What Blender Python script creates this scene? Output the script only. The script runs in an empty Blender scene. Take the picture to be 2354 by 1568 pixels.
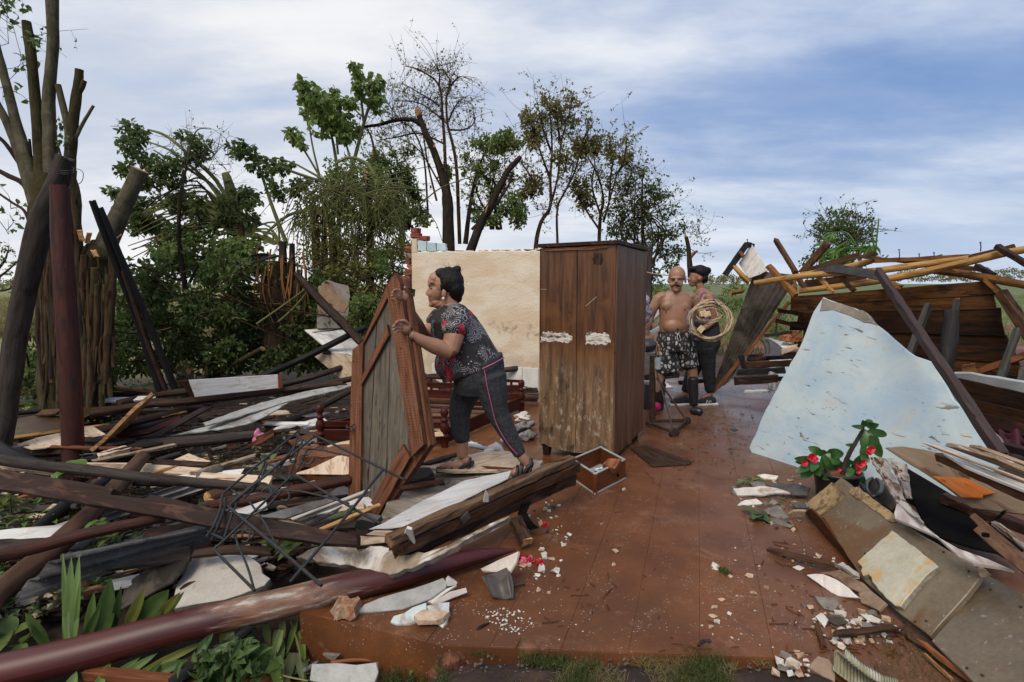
import bpy,bmesh,math,random
import numpy as np
from mathutils import Vector,Matrix,noise as mnoise
# ------------------------------------------------------------------ camera, sky, sun, exposure
SC=bpy.context.scene
COL=SC.collection
F,CX,CY,HOR,H=1307.0,1176.5,784.0,652.0,1.45      # photograph measured at 2353 px wide
PITCH=math.atan((CY-HOR)/F)
CP,SP=math.cos(PITCH),math.sin(PITCH)
cam=bpy.data.cameras.new('camera');camo=bpy.data.objects.new('camera',cam);COL.objects.link(camo)
cam.sensor_width=36;cam.lens=F/2353*36;cam.clip_start=0.05;cam.clip_end=6000
camo.location=(0,0,H);camo.rotation_euler=(math.pi/2-PITCH,0,0)
SC.camera=camo
SC.view_settings.view_transform='Standard';SC.view_settings.look='None'
SC.view_settings.exposure=0.0;SC.view_settings.gamma=1.0;SC.view_settings.use_curve_mapping=False
SC.cycles.max_bounces=6;SC.cycles.diffuse_bounces=3;SC.cycles.transparent_max_bounces=6
SC.cycles.use_denoising=True
SUN_EL,SUN_AZ=math.radians(38),math.radians(-62)        # azimuth from +Y, towards the left, behind thin cloud
sun=bpy.data.lights.new('sun','SUN');suno=bpy.data.objects.new('sun',sun);COL.objects.link(suno)
sun.energy=2.5;sun.angle=math.radians(28);sun.color=(1.0,0.90,0.76)
SUN_LAMP_AZ=math.radians(-158)
sd=Vector((math.sin(SUN_LAMP_AZ)*math.cos(SUN_EL),math.cos(SUN_LAMP_AZ)*math.cos(SUN_EL),math.sin(SUN_EL)*1.5))
suno.rotation_euler=sd.to_track_quat('Z','Y').to_euler();suno.location=(-5,-3,8)
W=bpy.data.worlds.new('World');SC.world=W;W.use_nodes=True
wn,wl=W.node_tree.nodes,W.node_tree.links
wn.clear()
def N(nt,typ,**kw):
 n=nt.nodes.new(typ)
 for k,v in kw.items():
  if k.startswith('i_'):n.inputs[k[2:].replace('_',' ')].default_value=v
  else:setattr(n,k,v)
 return n
def mathn(nt,op,a,b=None,c=None,clamp=False):
 n=nt.nodes.new('ShaderNodeMath');n.operation=op;n.use_clamp=clamp
 for i,x in enumerate((a,b,c)):
  if x is None:continue
  if isinstance(x,(int,float)):n.inputs[i].default_value=x
  else:nt.links.new(x,n.inputs[i])
 return n.outputs[0]
def ramp(nt,fac,stops,interp='LINEAR'):
 n=nt.nodes.new('ShaderNodeValToRGB');n.color_ramp.interpolation=interp
 while len(n.color_ramp.elements) < len(stops):n.color_ramp.elements.new(0.5)
 for e,(p,c) in zip(n.color_ramp.elements,stops):
  e.position=p;e.color=(*c,1) if len(c) == 3 else c
 nt.links.new(fac,n.inputs[0]);return n.outputs[0]
def mixc(nt,fac,a,b,mode='MIX'):
 n=nt.nodes.new('ShaderNodeMix');n.data_type='RGBA';n.blend_type=mode
 for s,x in ((0,fac),(6,a),(7,b)):
  if isinstance(x,(int,float)):n.inputs[s].default_value=x
  elif isinstance(x,tuple):n.inputs[s].default_value=(*x,1)
  else:nt.links.new(x,n.inputs[s])
 return n.outputs[2]
def smooth(nt,x,lo,hi,a=0.0,b=1.0):
 n=nt.nodes.new('ShaderNodeMapRange');n.interpolation_type='SMOOTHSTEP'
 nt.links.new(x,n.inputs[0])
 for i,v in enumerate((lo,hi,a,b)):n.inputs[i+1].default_value=v
 return n.outputs[0]
def build_world():
 nt=W.node_tree
 out=N(nt,'ShaderNodeOutputWorld');bg=N(nt,'ShaderNodeBackground');bg.inputs[1].default_value=0.1
 sky=N(nt,'ShaderNodeTexSky',sky_type='NISHITA',sun_disc=False,sun_elevation=SUN_EL,sun_rotation=SUN_AZ,
   altitude=0,air_density=1.2,dust_density=0.6,ozone_density=2.4)
 tc=N(nt,'ShaderNodeTexCoord');sep=N(nt,'ShaderNodeSeparateXYZ');nt.links.new(tc.outputs['Generated'],sep.inputs[0])
 x,y,z=sep.outputs
 zz=mathn(nt,'MAXIMUM',z,0.0);den=mathn(nt,'ADD',zz,0.16)
 u=mathn(nt,'DIVIDE',x,den);v=mathn(nt,'DIVIDE',y,den)
 cmb=N(nt,'ShaderNodeCombineXYZ');nt.links.new(u,cmb.inputs[0]);nt.links.new(v,cmb.inputs[1])
 mp=N(nt,'ShaderNodeMapping');nt.links.new(cmb.outputs[0],mp.inputs[0])
 mp.inputs['Rotation'].default_value=(0,0,math.radians(24));mp.inputs['Scale'].default_value=(0.6,0.95,1)
 mp.inputs['Location'].default_value=(3.1,1.7,0)
 n1=N(nt,'ShaderNodeTexNoise',i_Scale=1.7,i_Detail=7.0,i_Roughness=0.52,i_Distortion=0.4);nt.links.new(mp.outputs[0],n1.inputs['Vector'])
 mp2=N(nt,'ShaderNodeMapping');nt.links.new(cmb.outputs[0],mp2.inputs[0]);mp2.inputs['Scale'].default_value=(0.6,1.1,1);mp2.inputs['Location'].default_value=(7.7,2.2,0)
 n2=N(nt,'ShaderNodeTexNoise',i_Scale=0.8,i_Detail=7.0,i_Roughness=0.6);nt.links.new(mp2.outputs[0],n2.inputs['Vector'])
 # the deck is thick on the left, where the low sun whitens it, and thins to blue on the right
 side=smooth(nt,x,-0.25,0.62)                           # 0 left .. 1 right
 cover=mathn(nt,'SUBTRACT',1.08,mathn(nt,'MULTIPLY',side,0.66))
 m=mathn(nt,'ADD',mathn(nt,'MULTIPLY',mathn(nt,'SUBTRACT',n1.outputs[0],0.5),1.75),cover)
 m=mathn(nt,'ADD',m,mathn(nt,'MULTIPLY',mathn(nt,'SUBTRACT',n2.outputs[0],0.5),1.0))
 low=smooth(nt,z,0.0,0.3,0.28,0.0)
 m=mathn(nt,'MINIMUM',mathn(nt,'MAXIMUM',mathn(nt,'ADD',m,low),0.1),0.97)
 # cloud tone: white lit edges, blue-grey bellies
 shade=smooth(nt,n2.outputs[0],0.36,0.62)
 light=mixc(nt,side,(9.4,9.4,9.5),(7.6,8.2,9.2));belly=mixc(nt,side,(5.9,6.5,7.7),(3.7,4.9,7.4))
 cl=mixc(nt,shade,belly,light)
 blue=mixc(nt,0.55,sky.outputs[0],(1.7,3.2,7.2))
 col=mixc(nt,m,blue,cl)
 ghz=smooth(nt,z,-0.02,0.22,0.62,0.0)
 col=mixc(nt,ghz,col,mixc(nt,side,(9.6,9.6,9.6),(6.2,7.2,8.8)))
 nt.links.new(col,bg.inputs[0]);nt.links.new(bg.outputs[0],out.inputs[0])
build_world()
# ------------------------------------------------------------------ measuring helpers
def ray(px,py):
 r=(px-CX)/F;u=-(py-CY)/F
 return np.array((r,CP+u*SP,-SP+u*CP))
CAM=np.array((0,0,H))
def at(px,py,d):                     # the place seen at that spot of the photograph, d metres ahead
 r=ray(px,py);return CAM+r*(d/r[1])
def gz(px,py,z=0.0):                 # ... at height z
 r=ray(px,py);return CAM+r*((z-H)/r[2])
def on_plane(px,py,p0,n):
 r=ray(px,py);return CAM+r*(np.dot(p0-CAM,n)/np.dot(r,n))
def t1(x,y):return (x/3,523+y/3)
def t2(x,y):return (x/3,1045+y/3)
def t3(x,y):return (574.5+x/3,1045+y/3)
def t4(x,y):return (1569+x/3,523+y/3)
def t5(x,y):return (1569+x/3,1045+y/3)
def t6(x,y):return (230+x/3,115+y/3)
def tc_(x,y):return (517+.33*x,517+.33*y)
def tq(x,y):return (1666+.4137*x,919+.4137*y)
def tg(x,y):return (402+.377*x,976.6+.377*y)
def nrm(v):v=np.asarray(v,float);return v/(np.linalg.norm(v)+1e-12)
R=random.Random(11)
NR=np.random.default_rng(5)
# ------------------------------------------------------------------ mesh builder
class MB:
 def __init__(s):s.V=[];s.UV=[];s.L=[];s.C=[];s.M=[];s.S=[];s.n=0
 def add(s,V,Fs,uv=None,mi=0,sm=True):
  V=np.asarray(V,float).reshape(-1,3)
  if isinstance(Fs,np.ndarray):
   c=np.full(len(Fs),Fs.shape[1]);flat=Fs.reshape(-1)
  else:
   c=np.array([len(f) for f in Fs]);flat=np.array([i for f in Fs for i in f],int)
  s.V.append(V);s.UV.append(np.asarray(uv,float) if uv is not None else V[:,:2].copy())
  s.L.append(flat+s.n);s.C.append(c);s.M.append(np.full(len(c),mi));s.S.append(np.full(len(c),sm));s.n += len(V)
  return s
 def build(s,name,mats,parent=None,origin=None,label=None,cat=None,group=None,kind=None):
  V=np.concatenate(s.V)
  if parent is None and label and (np.ptp(V,axis=0).max() > 2.6 or np.abs(V[:,1]).max() > 14 or V[:,2].max() > 3 or V[:,2].min() <-.5):print('FAR',label,V.min(0).round(2),V.max(0).round(2))
  UV=np.concatenate(s.UV);L=np.concatenate(s.L);C=np.concatenate(s.C)
  if origin is None:
   origin=np.array((V[:,0].mean(),V[:,1].mean(),V[:,2].min() if parent is None else V[:,2].mean()))
  origin=np.asarray(origin,float)
  me=bpy.data.meshes.new(name)
  me.vertices.add(len(V));me.vertices.foreach_set('co',(V-origin).astype(np.float32).ravel())
  me.loops.add(len(L));me.loops.foreach_set('vertex_index',L.astype(np.int32))
  me.polygons.add(len(C));st=np.zeros(len(C),np.int32);st[1:]=np.cumsum(C)[:-1]
  me.polygons.foreach_set('loop_start',st)
  me.polygons.foreach_set('material_index',np.concatenate(s.M).astype(np.int32))
  me.polygons.foreach_set('use_smooth',np.concatenate(s.S).astype(bool))
  uvl=me.uv_layers.new(name='UVMap');uvl.data.foreach_set('uv',UV[L].astype(np.float32).ravel())
  me.update(calc_edges=True);me.validate()
  for m in (mats if isinstance(mats,(list,tuple)) else [mats]):me.materials.append(m)
  o=bpy.data.objects.new(name,me);COL.objects.link(o)
  if parent is not None and name in ('foliage','twig','vine','stem','stalk','leaf_mass','strand'):kind='stuff'
  if parent is not None:
   o.parent=parent;o.location=Vector(origin)-wloc(parent)
  else:o.location=Vector(origin)
  return tag(o,label,cat,group,kind)
def wloc(o):
 v=Vector((0,0,0))
 while o is not None:v=v+o.location;o=o.parent
 return v
def tag(o,label=None,cat=None,group=None,kind=None):
 for k,v in (('label',label),('category',cat),('group',group),('kind',kind)):
  if v:o[k]=v
 return o
def thing(name,label,cat,loc,group=None):
 o=bpy.data.objects.new(name,None);o.empty_display_size=.1;COL.objects.link(o);o.location=Vector(loc)
 return tag(o,label,cat,group)
def crom(P,n):
 P=np.asarray(P,float)
 if len(P) < 3:
  t=np.linspace(0,1,n*(len(P)-1)+1)[:,None];return P[0]*(1-t)+P[-1]*t
 Q=np.vstack([2*P[0]-P[1],P,2*P[-1]-P[-2]]);out=[]
 for i in range(1,len(Q)-2):
  a,b,c,d=Q[i-1:i+3]
  for t in np.arange(n)/n:
   out.append(.5*(2*b+(c-a)*t+(2*a-5*b+4*c-d)*t*t+(3*b-a-3*c+d)*t ** 3))
 out.append(P[-1]);return np.array(out)
def tube(mb,P,rad,seg=10,sub=4,rough=0.0,caps=True,mi=0,capmi=None,flat=1.0,sm=True,jag=0.0):
 """a round log, limb, bar or wire through the points P; rad one per point"""
 P=np.asarray(P,float);rad=np.atleast_1d(np.asarray(rad,float))
 if len(rad) == 1:rad=np.repeat(rad,2)
 Q=crom(P,sub)
 rr=np.interp(np.linspace(0,1,len(Q)),np.linspace(0,1,len(rad)),rad)
 T=np.gradient(Q,axis=0);T /= np.linalg.norm(T,axis=1)[:,None]+1e-12
 up=np.array((0,0,1.)) if abs(T[0][2]) < .9 else np.array((0,1.,0))
 a=nrm(np.cross(T[0],up));V=[];UV=[]
 ln=np.concatenate([[0],np.cumsum(np.linalg.norm(np.diff(Q,axis=0),axis=1))])
 ang=np.linspace(0,2*math.pi,seg+1)
 off=NR.uniform(0,50);
 for i in range(len(Q)):
  a=nrm(a-T[i]*np.dot(a,T[i]));b=np.cross(T[i],a)
  for k,t in enumerate(ang):
   r=rr[i]
   if rough:
    kk=k % seg
    r *= 1+rough*mnoise.noise((math.cos(t)*1.3+off,math.sin(t)*1.3,ln[i]/max(.02,rr[i])*.35))
   e=0
   if jag and i in (0,len(Q)-1):e=jag*NR.uniform(-1,1)*(1 if k < seg else 0)
   V.append(Q[i]+(a*math.cos(t)+b*math.sin(t)*flat)*r+T[i]*e);UV.append((ln[i],t*rr[i]))
 m=seg+1
 Fq=[(i*m+k,i*m+k+1,(i+1)*m+k+1,(i+1)*m+k) for i in range(len(Q)-1) for k in range(seg)]
 mb.add(V,np.array(Fq),UV,mi,sm)
 if caps:
  for i,s_ in ((0,-1),(len(Q)-1,1)):
   ring=np.array(V[i*m:i*m+seg]);c=ring.mean(0)
   vv=np.vstack([ring,c+T[i]*s_*rr[i]*.04]);uu=[(math.cos(t)*rr[i]*.3+9,math.sin(t)*rr[i]*.3) for t in ang[:-1]]+[(9,0)]
   fs=[(k,seg,(k+1) % seg) if s_ < 0 else (k,(k+1) % seg,seg) for k in range(seg)]
   mb.add(vv,np.array(fs),uu,mi if capmi is None else capmi,False)
def beam(mb,A,B,w,h,up=(0,0,1),nseg=6,jit=.004,bow=0.0,mi=0,endmi=None,jag=0.0,taper=1.0):
 """sawn timber from A to B: w wide, h high, chamfered, a little worn"""
 A=np.asarray(A,float);B=np.asarray(B,float);T=nrm(B-A);Ls=np.linalg.norm(B-A)
 s_=nrm(np.cross(T,np.asarray(up,float)));u=np.cross(s_,T)
 c=min(w,h)*.09
 pr=[(-w/2+c,-h/2),(w/2-c,-h/2),(w/2,-h/2+c),(w/2,h/2-c),(w/2-c,h/2),(-w/2+c,h/2),(-w/2,h/2-c),(-w/2,-h/2+c)]
 per=[0,w,w,w+h,w+h,2*w+h,2*w+h,2*w+2*h];V=[];UV=[];o_=NR.uniform(0,20)
 for i in range(nseg+1):
  t=i/nseg;k=1+(taper-1)*t
  q=A+T*Ls*t+u*bow*math.sin(math.pi*t)
  for j,(x,y) in enumerate(pr):
   e=NR.uniform(-1,1)*jag if i in (0,nseg) else 0
   V.append(q+s_*(x*k+NR.uniform(-jit,jit))+u*(y*k+NR.uniform(-jit,jit))+T*e);UV.append((Ls*t+o_,per[j]+o_))
 Fq=[(i*8+k,i*8+(k+1) % 8,(i+1)*8+(k+1) % 8,(i+1)*8+k) for i in range(nseg) for k in range(8)]
 mb.add(V,np.array(Fq),UV,mi,False)
 n0=nseg*8;em=mi if endmi is None else endmi
 mb.add([V[k] for k in range(8)],[tuple(range(7,-1,-1))],[(pr[k][0]*.3,pr[k][1]*.3) for k in range(8)],em,False)
 mb.add([V[n0+k] for k in range(8)],[tuple(range(8))],[(pr[k][0]*.3,pr[k][1]*.3) for k in range(8)],em,False)
def ragged(P,step,amp):
 out=[]
 for i in range(len(P)):
  a,b=P[i],P[(i+1) % len(P)];l=np.linalg.norm(b-a);n=max(1,int(l/step));pn=np.array((-(b-a)[1],(b-a)[0]))/(l+1e-9)
  for k in range(n):
   t=k/n;j=0 if k == 0 else amp*NR.uniform(-1,1)
   out.append(a+(b-a)*t+pn*j)
 return np.array(out)
def slab3(mb,P3,t,rag=0.0,step=.06,bev=.004,mi=0,edgemi=None,away=None,lift=0.0,backmi=None):
 """flat piece with the outline P3 (3D, one plane), thickness t behind it"""
 P3=np.asarray(P3,float);c=P3.mean(0)
 n=np.zeros(3)
 for i in range(len(P3)):n += np.cross(P3[i]-c,P3[(i+1) % len(P3)]-c)
 n=nrm(n);aw=CAM if away is None else np.asarray(away,float)
 if np.dot(n,aw-c) < 0:n=-n;P3=P3[::-1]
 e=[np.linalg.norm(P3[(i+1) % len(P3)]-P3[i]) for i in range(len(P3))];i=int(np.argmax(e))
 U=nrm(P3[(i+1) % len(P3)]-P3[i]);U=nrm(U-n*np.dot(U,n));Vv=np.cross(n,U)
 p2=np.array([((p-c) @ U,(p-c) @ Vv) for p in P3])
 if rag:p2=ragged(p2,step,rag)
 else:p2=ragged(p2,9,0)
 m=len(p2);c2=p2.mean(0)
 tan=np.roll(p2,-1,0)-np.roll(p2,1,0);tan /= np.linalg.norm(tan,axis=1)[:,None]+1e-9
 inn=np.stack([-tan[:,1],tan[:,0]],1)*bev
 off=NR.uniform(0,20,2)
 def lift3(q,h):return c+np.outer(q[:,0],U)+np.outer(q[:,1],Vv)+n*(h+lift)
 rings=[lift3(p2+inn,0),lift3(p2,-bev),lift3(p2+(NR.uniform(-1,1,p2.shape)*rag*.5),-t)]
 uv0=p2+off
 V=np.vstack(rings);UV=np.vstack([uv0,uv0,uv0+0.03])
 fs=[tuple(range(m))];mb.add(rings[0],fs,uv0,mi,False)
 q1=[(m+k,m+(k+1) % m,(k+1) % m,k) for k in range(m)]
 q2=[(2*m+k,2*m+(k+1) % m,m+(k+1) % m,m+k) for k in range(m)]
 mb.add(V,np.array(q1),UV,mi,False);mb.add(V,np.array(q2),UV+.4,mi if edgemi is None else edgemi,False)
 mb.add(rings[2],[tuple(range(m-1,-1,-1))],uv0,mi if backmi is None else backmi,False)
 return n
def plane_of(pts):
 a,b,c=[np.asarray(p,float) for p in pts];return a,nrm(np.cross(b-a,c-a))
def poly_on(poly,pl):
 return [on_plane(x,y,pl[0],pl[1]) for x,y in poly]
def wave_sheet(mb,A,B,C,D,waves,amp,t=.006,nu=40,nv=10,rag=.0,mi=0,bend=0.0):
 """corrugated sheet over the patch A-B (ridges run A->B), D-C opposite"""
 A,B,C,D=[np.asarray(p,float) for p in (A,B,C,D)]
 n=nrm(np.cross(B-A,D-A));
 if np.dot(n,CAM-A) < 0:n=-n
 nw=max(8,int(waves*8));V=[];UV=[]
 lu=np.linalg.norm(B-A);lv=np.linalg.norm(D-A)
 for s_ in (0,1):
  for j in range(nw+1):
   v=j/nw
   for i in range(nv+1):
    u=i/nv;du=rag*mnoise.noise((v*9+lu,3.3*(i == 0)+7,lv)) if i in (0,nv) else 0
    p=(A*(1-u)+B*u)*(1-v)+(D*(1-u)+C*u)*v
    p=p+nrm(B-A)*du+n*(amp*math.cos(v*waves*2*math.pi)-s_*t+bend*math.sin(math.pi*u)+.3*amp*mnoise.noise((u*3,v*3,lu)))
    V.append(p);UV.append((u*lu,v*lv))
 k=nv+1;o=(nw+1)*k;Fq=[]
 for j in range(nw):
  for i in range(nv):
   a=j*k+i;Fq.append((a,a+1,a+k+1,a+k));Fq.append((o+a,o+a+k,o+a+k+1,o+a+1))
 for j in range(nw):
  for i in (0,nv):a=j*k+i;Fq.append((a,a+k,o+a+k,o+a))
 for i in range(nv):
  for j in (0,nw):a=j*k+i;Fq.append((a,a+1,o+a+1,o+a))
 mb.add(V,np.array(Fq),UV,mi,True)
def rock(mb,c,r,mi=0,sq=(1,1,.7),sub=1,rough=.35,sm=False):
 bm=bmesh.new();bmesh.ops.create_icosphere(bm,subdivisions=sub,radius=1);o=NR.uniform(0,99)
 V=np.array([v.co[:] for v in bm.verts]);Fs=np.array([[v.index for v in f.verts] for f in bm.faces]);bm.free()
 k=np.array([1+rough*mnoise.noise((p[0]*1.4+o,p[1]*1.4,p[2]*1.4))*1.6 for p in V])
 V=V*k[:,None]*np.asarray(sq)*r;a=NR.uniform(0,6.28);ca,sa=math.cos(a),math.sin(a)
 V=np.stack([V[:,0]*ca-V[:,1]*sa,V[:,0]*sa+V[:,1]*ca,V[:,2]],1)+np.asarray(c)
 mb.add(V,Fs,None,mi,sm)
def leaves(mb,P,D,Nn,L,Wd,mi=0,fold=.25,droop=.15):
 """many folded leaf blades at once: base P, direction D, face normal Nn, length L, width Wd"""
 P=np.asarray(P,float);n=len(P)
 if not n:return
 D=D/(np.linalg.norm(D,axis=1)[:,None]+1e-9);S=np.cross(D,Nn);S /= np.linalg.norm(S,axis=1)[:,None]+1e-9;Nn=np.cross(S,D)
 L=np.broadcast_to(L,(n,))[:,None];Wd=np.broadcast_to(Wd,(n,))[:,None]
 b=P;m=P+D*L*.5+Nn*L*.05;t=P+D*L-Nn*L*droop
 l=P+D*L*.38+S*Wd*.5+Nn*Wd*fold;r=P+D*L*.38-S*Wd*.5+Nn*Wd*fold
 l2=P+D*L*.75+S*Wd*.3+Nn*(Wd*fold*.6-L*droop*.4);r2=P+D*L*.75-S*Wd*.3+Nn*(Wd*fold*.6-L*droop*.4)
 V=np.stack([b,l,l2,t,r2,r,m],1).reshape(-1,3);base=np.arange(n)[:,None]*7
 T_=np.concatenate([base+np.array([0,6,1]),base+np.array([6,2,1]),base+np.array([6,3,2]),base+np.array([0,5,6]),base+np.array([6,5,4]),base+np.array([6,4,3])],0)
 uv1=np.array([(0,.5),(.38,1),(.75,.9),(1,.5),(.75,.1),(.38,0),(.5,.5)]);rnd=NR.uniform(0,1,n)
 UV=np.tile(uv1,(n,1));UV[:,0]=UV[:,0]*.08+np.repeat(rnd,7)*9
 mb.add(V,T_,UV,mi,False)
def rdir(n,up=0.0,sp=1.0):
 v=NR.normal(0,1,(n,3))*sp;v[:,2] += up;return v/(np.linalg.norm(v,axis=1)[:,None]+1e-9)
# ------------------------------------------------------------------ materials
def newmat(name):
 m=bpy.data.materials.new(name);m.use_nodes=True;nt=m.node_tree;nt.nodes.clear()
 o=nt.nodes.new('ShaderNodeOutputMaterial');b=nt.nodes.new('ShaderNodeBsdfPrincipled');nt.links.new(b.outputs[0],o.inputs[0])
 return m,nt,b
def setin(nt,b,name,v):
 if isinstance(v,(int,float)):b.inputs[name].default_value=v
 elif isinstance(v,tuple):b.inputs[name].default_value=(*v,1)
 else:nt.links.new(v,b.inputs[name])
def coords(nt,kind,scale,rnd=True):
 tc=N(nt,'ShaderNodeTexCoord');mp=N(nt,'ShaderNodeMapping');mp.inputs['Scale'].default_value=scale
 nt.links.new(tc.outputs[kind],mp.inputs[0])
 if rnd:
  oi=N(nt,'ShaderNodeObjectInfo');r=mathn(nt,'MULTIPLY',oi.outputs['Random'],37.0)
  c=N(nt,'ShaderNodeCombineXYZ');[nt.links.new(r,c.inputs[i]) for i in range(3)]
  nt.links.new(c.outputs[0],mp.inputs['Location'])
 return mp.outputs[0]
def noisef(nt,vec,scale,detail=4.0,rough=.55,dist=0.0):
 n=N(nt,'ShaderNodeTexNoise');n.inputs['Scale'].default_value=scale;n.inputs['Detail'].default_value=detail
 n.inputs['Roughness'].default_value=rough;n.inputs['Distortion'].default_value=dist;nt.links.new(vec,n.inputs['Vector']);return n.outputs[0]
def bump(nt,b,h,strength=.4,dist=.01):
 n=N(nt,'ShaderNodeBump');n.inputs['Strength'].default_value=strength;n.inputs['Distance'].default_value=dist
 nt.links.new(h,n.inputs['Height']);nt.links.new(n.outputs[0],b.inputs['Normal'])
def orand(nt):
 return N(nt,'ShaderNodeObjectInfo').outputs['Random']
def wood(name,dark,light,rough=.6,grain=(2.2,42),stain=None,paint=None,pamt=.5,pscale=(1.6,9),bmp=.35,wet=.0,vary=.25,spec=.18):
 """sawn or round timber; the grain follows the length (UV u)"""
 m,nt,b=newmat(name)
 g=coords(nt,'UV',(grain[0],grain[1],1));lo=coords(nt,'UV',(1.3,5,1))
 f=noisef(nt,g,1.0,6,.62,.5);f2=noisef(nt,lo,1.6,4,.6,.3)
 f3=noisef(nt,coords(nt,'UV',(3,17,1)),1.3,5,.65,.9);k=mathn(nt,'ADD',mathn(nt,'ADD',mathn(nt,'MULTIPLY',f,.4),mathn(nt,'MULTIPLY',f2,.25)),mathn(nt,'MULTIPLY',f3,.35))
 c=ramp(nt,k,[(.39,dark),(.5,tuple((a+d)/2 for a,d in zip(dark,light))),(.61,light)])
 if stain:
  c=mixc(nt,smooth(nt,noisef(nt,lo,3.1,5,.6,.8),.5,.66),c,stain)
 kv=N(nt,'ShaderNodeTexVoronoi');kv.inputs['Scale'].default_value=1.0;nt.links.new(coords(nt,'UV',(5,22,1)),kv.inputs['Vector']);c=mixc(nt,smooth(nt,kv.outputs['Distance'],.13,.05,0,.8),c,tuple(x*.3 for x in dark))
 v=mathn(nt,'ADD',mathn(nt,'MULTIPLY',orand(nt),2*vary),1-vary)
 hs=N(nt,'ShaderNodeHueSaturation');nt.links.new(v,hs.inputs['Value']);nt.links.new(c,hs.inputs['Color']);c=hs.outputs[0]
 if paint:
  pv=coords(nt,'UV',(pscale[0],pscale[1],1));pm=noisef(nt,pv,1.7,7,.68,.4)
  c=mixc(nt,smooth(nt,pm,.62-pamt*.35-.012,.62-pamt*.35+.02),c,paint)
 setin(nt,b,'Base Color',c)
 r=ramp(nt,f2,[(.35,(min(1,rough+.12-wet*.6),)*3),(.65,(min(1,rough+.25),)*3)]);setin(nt,b,'Roughness',r)
 b.inputs['Specular IOR Level'].default_value=spec
 bump(nt,b,f,bmp,.008);return m
def stone(name,c1,c2,scale=6,rough=.8,dirt=None,damt=.4,bmp=.4,dscale=3.0,speck=None,vary=.12,fine=60,spec=.3):
 """plaster, cement, fired clay, soil"""
 m,nt,b=newmat(name)
 v=coords(nt,'Object',(1,1,1));f=noisef(nt,v,scale,8,.62);fi=noisef(nt,v,fine,4,.6)
 c=ramp(nt,mathn(nt,'ADD',mathn(nt,'MULTIPLY',f,.7),mathn(nt,'MULTIPLY',fi,.3)),[(.38,c1),(.62,c2)])
 if dirt:
  d=noisef(nt,v,dscale,7,.68,.6);c=mixc(nt,smooth(nt,d,.68-damt*.4,.82-damt*.4),c,dirt)
 if speck:c=mixc(nt,smooth(nt,noisef(nt,v,fine*.7,2,.5),.66,.72),c,speck)
 k=mathn(nt,'ADD',mathn(nt,'MULTIPLY',orand(nt),2*vary),1-vary)
 hs=N(nt,'ShaderNodeHueSaturation');nt.links.new(k,hs.inputs['Value']);nt.links.new(c,hs.inputs['Color'])
 setin(nt,b,'Base Color',hs.outputs[0]);setin(nt,b,'Roughness',rough);b.inputs['Specular IOR Level'].default_value=spec
 bump(nt,b,mathn(nt,'ADD',f,mathn(nt,'MULTIPLY',fi,.35)),bmp,.012);return m
def plain(name,c,rough=.5,metal=0.0,var=.15,scale=12,bmp=0.0,c2=None):
 m,nt,b=newmat(name);v=coords(nt,'Object',(1,1,1));f=noisef(nt,v,scale,5,.6)
 c2=c2 or tuple(x*(1+var) for x in c);setin(nt,b,'Base Color',ramp(nt,f,[(.35,tuple(x*(1-var) for x in c)),(.65,c2)]))
 setin(nt,b,'Roughness',rough);b.inputs['Metallic'].default_value=metal
 if bmp:bump(nt,b,f,bmp,.01)
 return m
def leafmat(name,c1,c2,rough=.5,trans=.3,spec=.35):
 m,nt,b=newmat(name);out=[n for n in nt.nodes if n.type == 'OUTPUT_MATERIAL'][0]
 uv=coords(nt,'UV',(1,1,1),False);f=noisef(nt,uv,2.3,3,.6);g=noisef(nt,coords(nt,'Object',(1,1,1)),.9,3,.6)
 c=ramp(nt,mathn(nt,'ADD',mathn(nt,'MULTIPLY',f,.6),mathn(nt,'MULTIPLY',g,.4)),[(.36,c1),(.64,c2)])
 setin(nt,b,'Base Color',c);setin(nt,b,'Roughness',rough);b.inputs['Specular IOR Level'].default_value=spec
 tr=N(nt,'ShaderNodeBsdfTranslucent');nt.links.new(mixc(nt,.35,c,tuple(x*1.4 for x in c2)),tr.inputs[0])
 mx=N(nt,'ShaderNodeMixShader');mx.inputs[0].default_value=trans
 nt.links.new(b.outputs[0],mx.inputs[1]);nt.links.new(tr.outputs[0],mx.inputs[2]);nt.links.new(mx.outputs[0],out.inputs[0]);return m
M={}
M['log_brown']=wood('log_brown',(0.018,0.0101,0.0072),(0.0706,0.0403,0.0274),.55,(1.2,26),stain=(.014,.009,.008),wet=.2,bmp=.6)
M['log_grey']=wood('log_grey',(0.019,0.015,0.0136),(0.068,0.053,0.0449),.62,(1.2,24),stain=(.024,.016,.014),wet=.2,bmp=.6)
M['log_black']=wood('log_black',(0.0056,0.0056,0.0063),(0.0224,0.0196,0.0196),.5,(1.6,26),wet=.15,bmp=.6)
M['log_red']=wood('log_red',(0.0288,0.0104,0.0072),(0.084,0.028,0.0192),.5,(1.0,20),stain=(.016,.010,.009),wet=.2,bmp=.5)
M['beam_dark']=wood('beam_dark',(0.0099,0.005,0.0043),(0.0384,0.018,0.0136),.5,(1.8,46),stain=(.085,.04,.026),wet=.2,bmp=.4)
M['beam_wet']=wood('beam_wet',(0.0165,0.0083,0.0045),(0.09,0.0435,0.0195),.42,(2,40),stain=(.03,.014,.008),wet=.2,bmp=.45)
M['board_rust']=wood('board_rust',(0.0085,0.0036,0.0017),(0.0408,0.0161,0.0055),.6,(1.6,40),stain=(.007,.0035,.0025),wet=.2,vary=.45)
M['board_rust_lit']=wood('board_rust_lit',(.026,.010,.003),(.10,.042,.012),.55,(1.6,40),stain=(.016,.007,.004),wet=.2,vary=.3)  # brighter copy of board_rust, the lit look put into its colour
M['board_pale']=wood('board_pale',(.04,.028,.016),(.15,.11,.065),.65,(1.6,40),stain=(.02,.01,.006),paint=(.018,.010,.007),pamt=.5,vary=.2)
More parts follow.
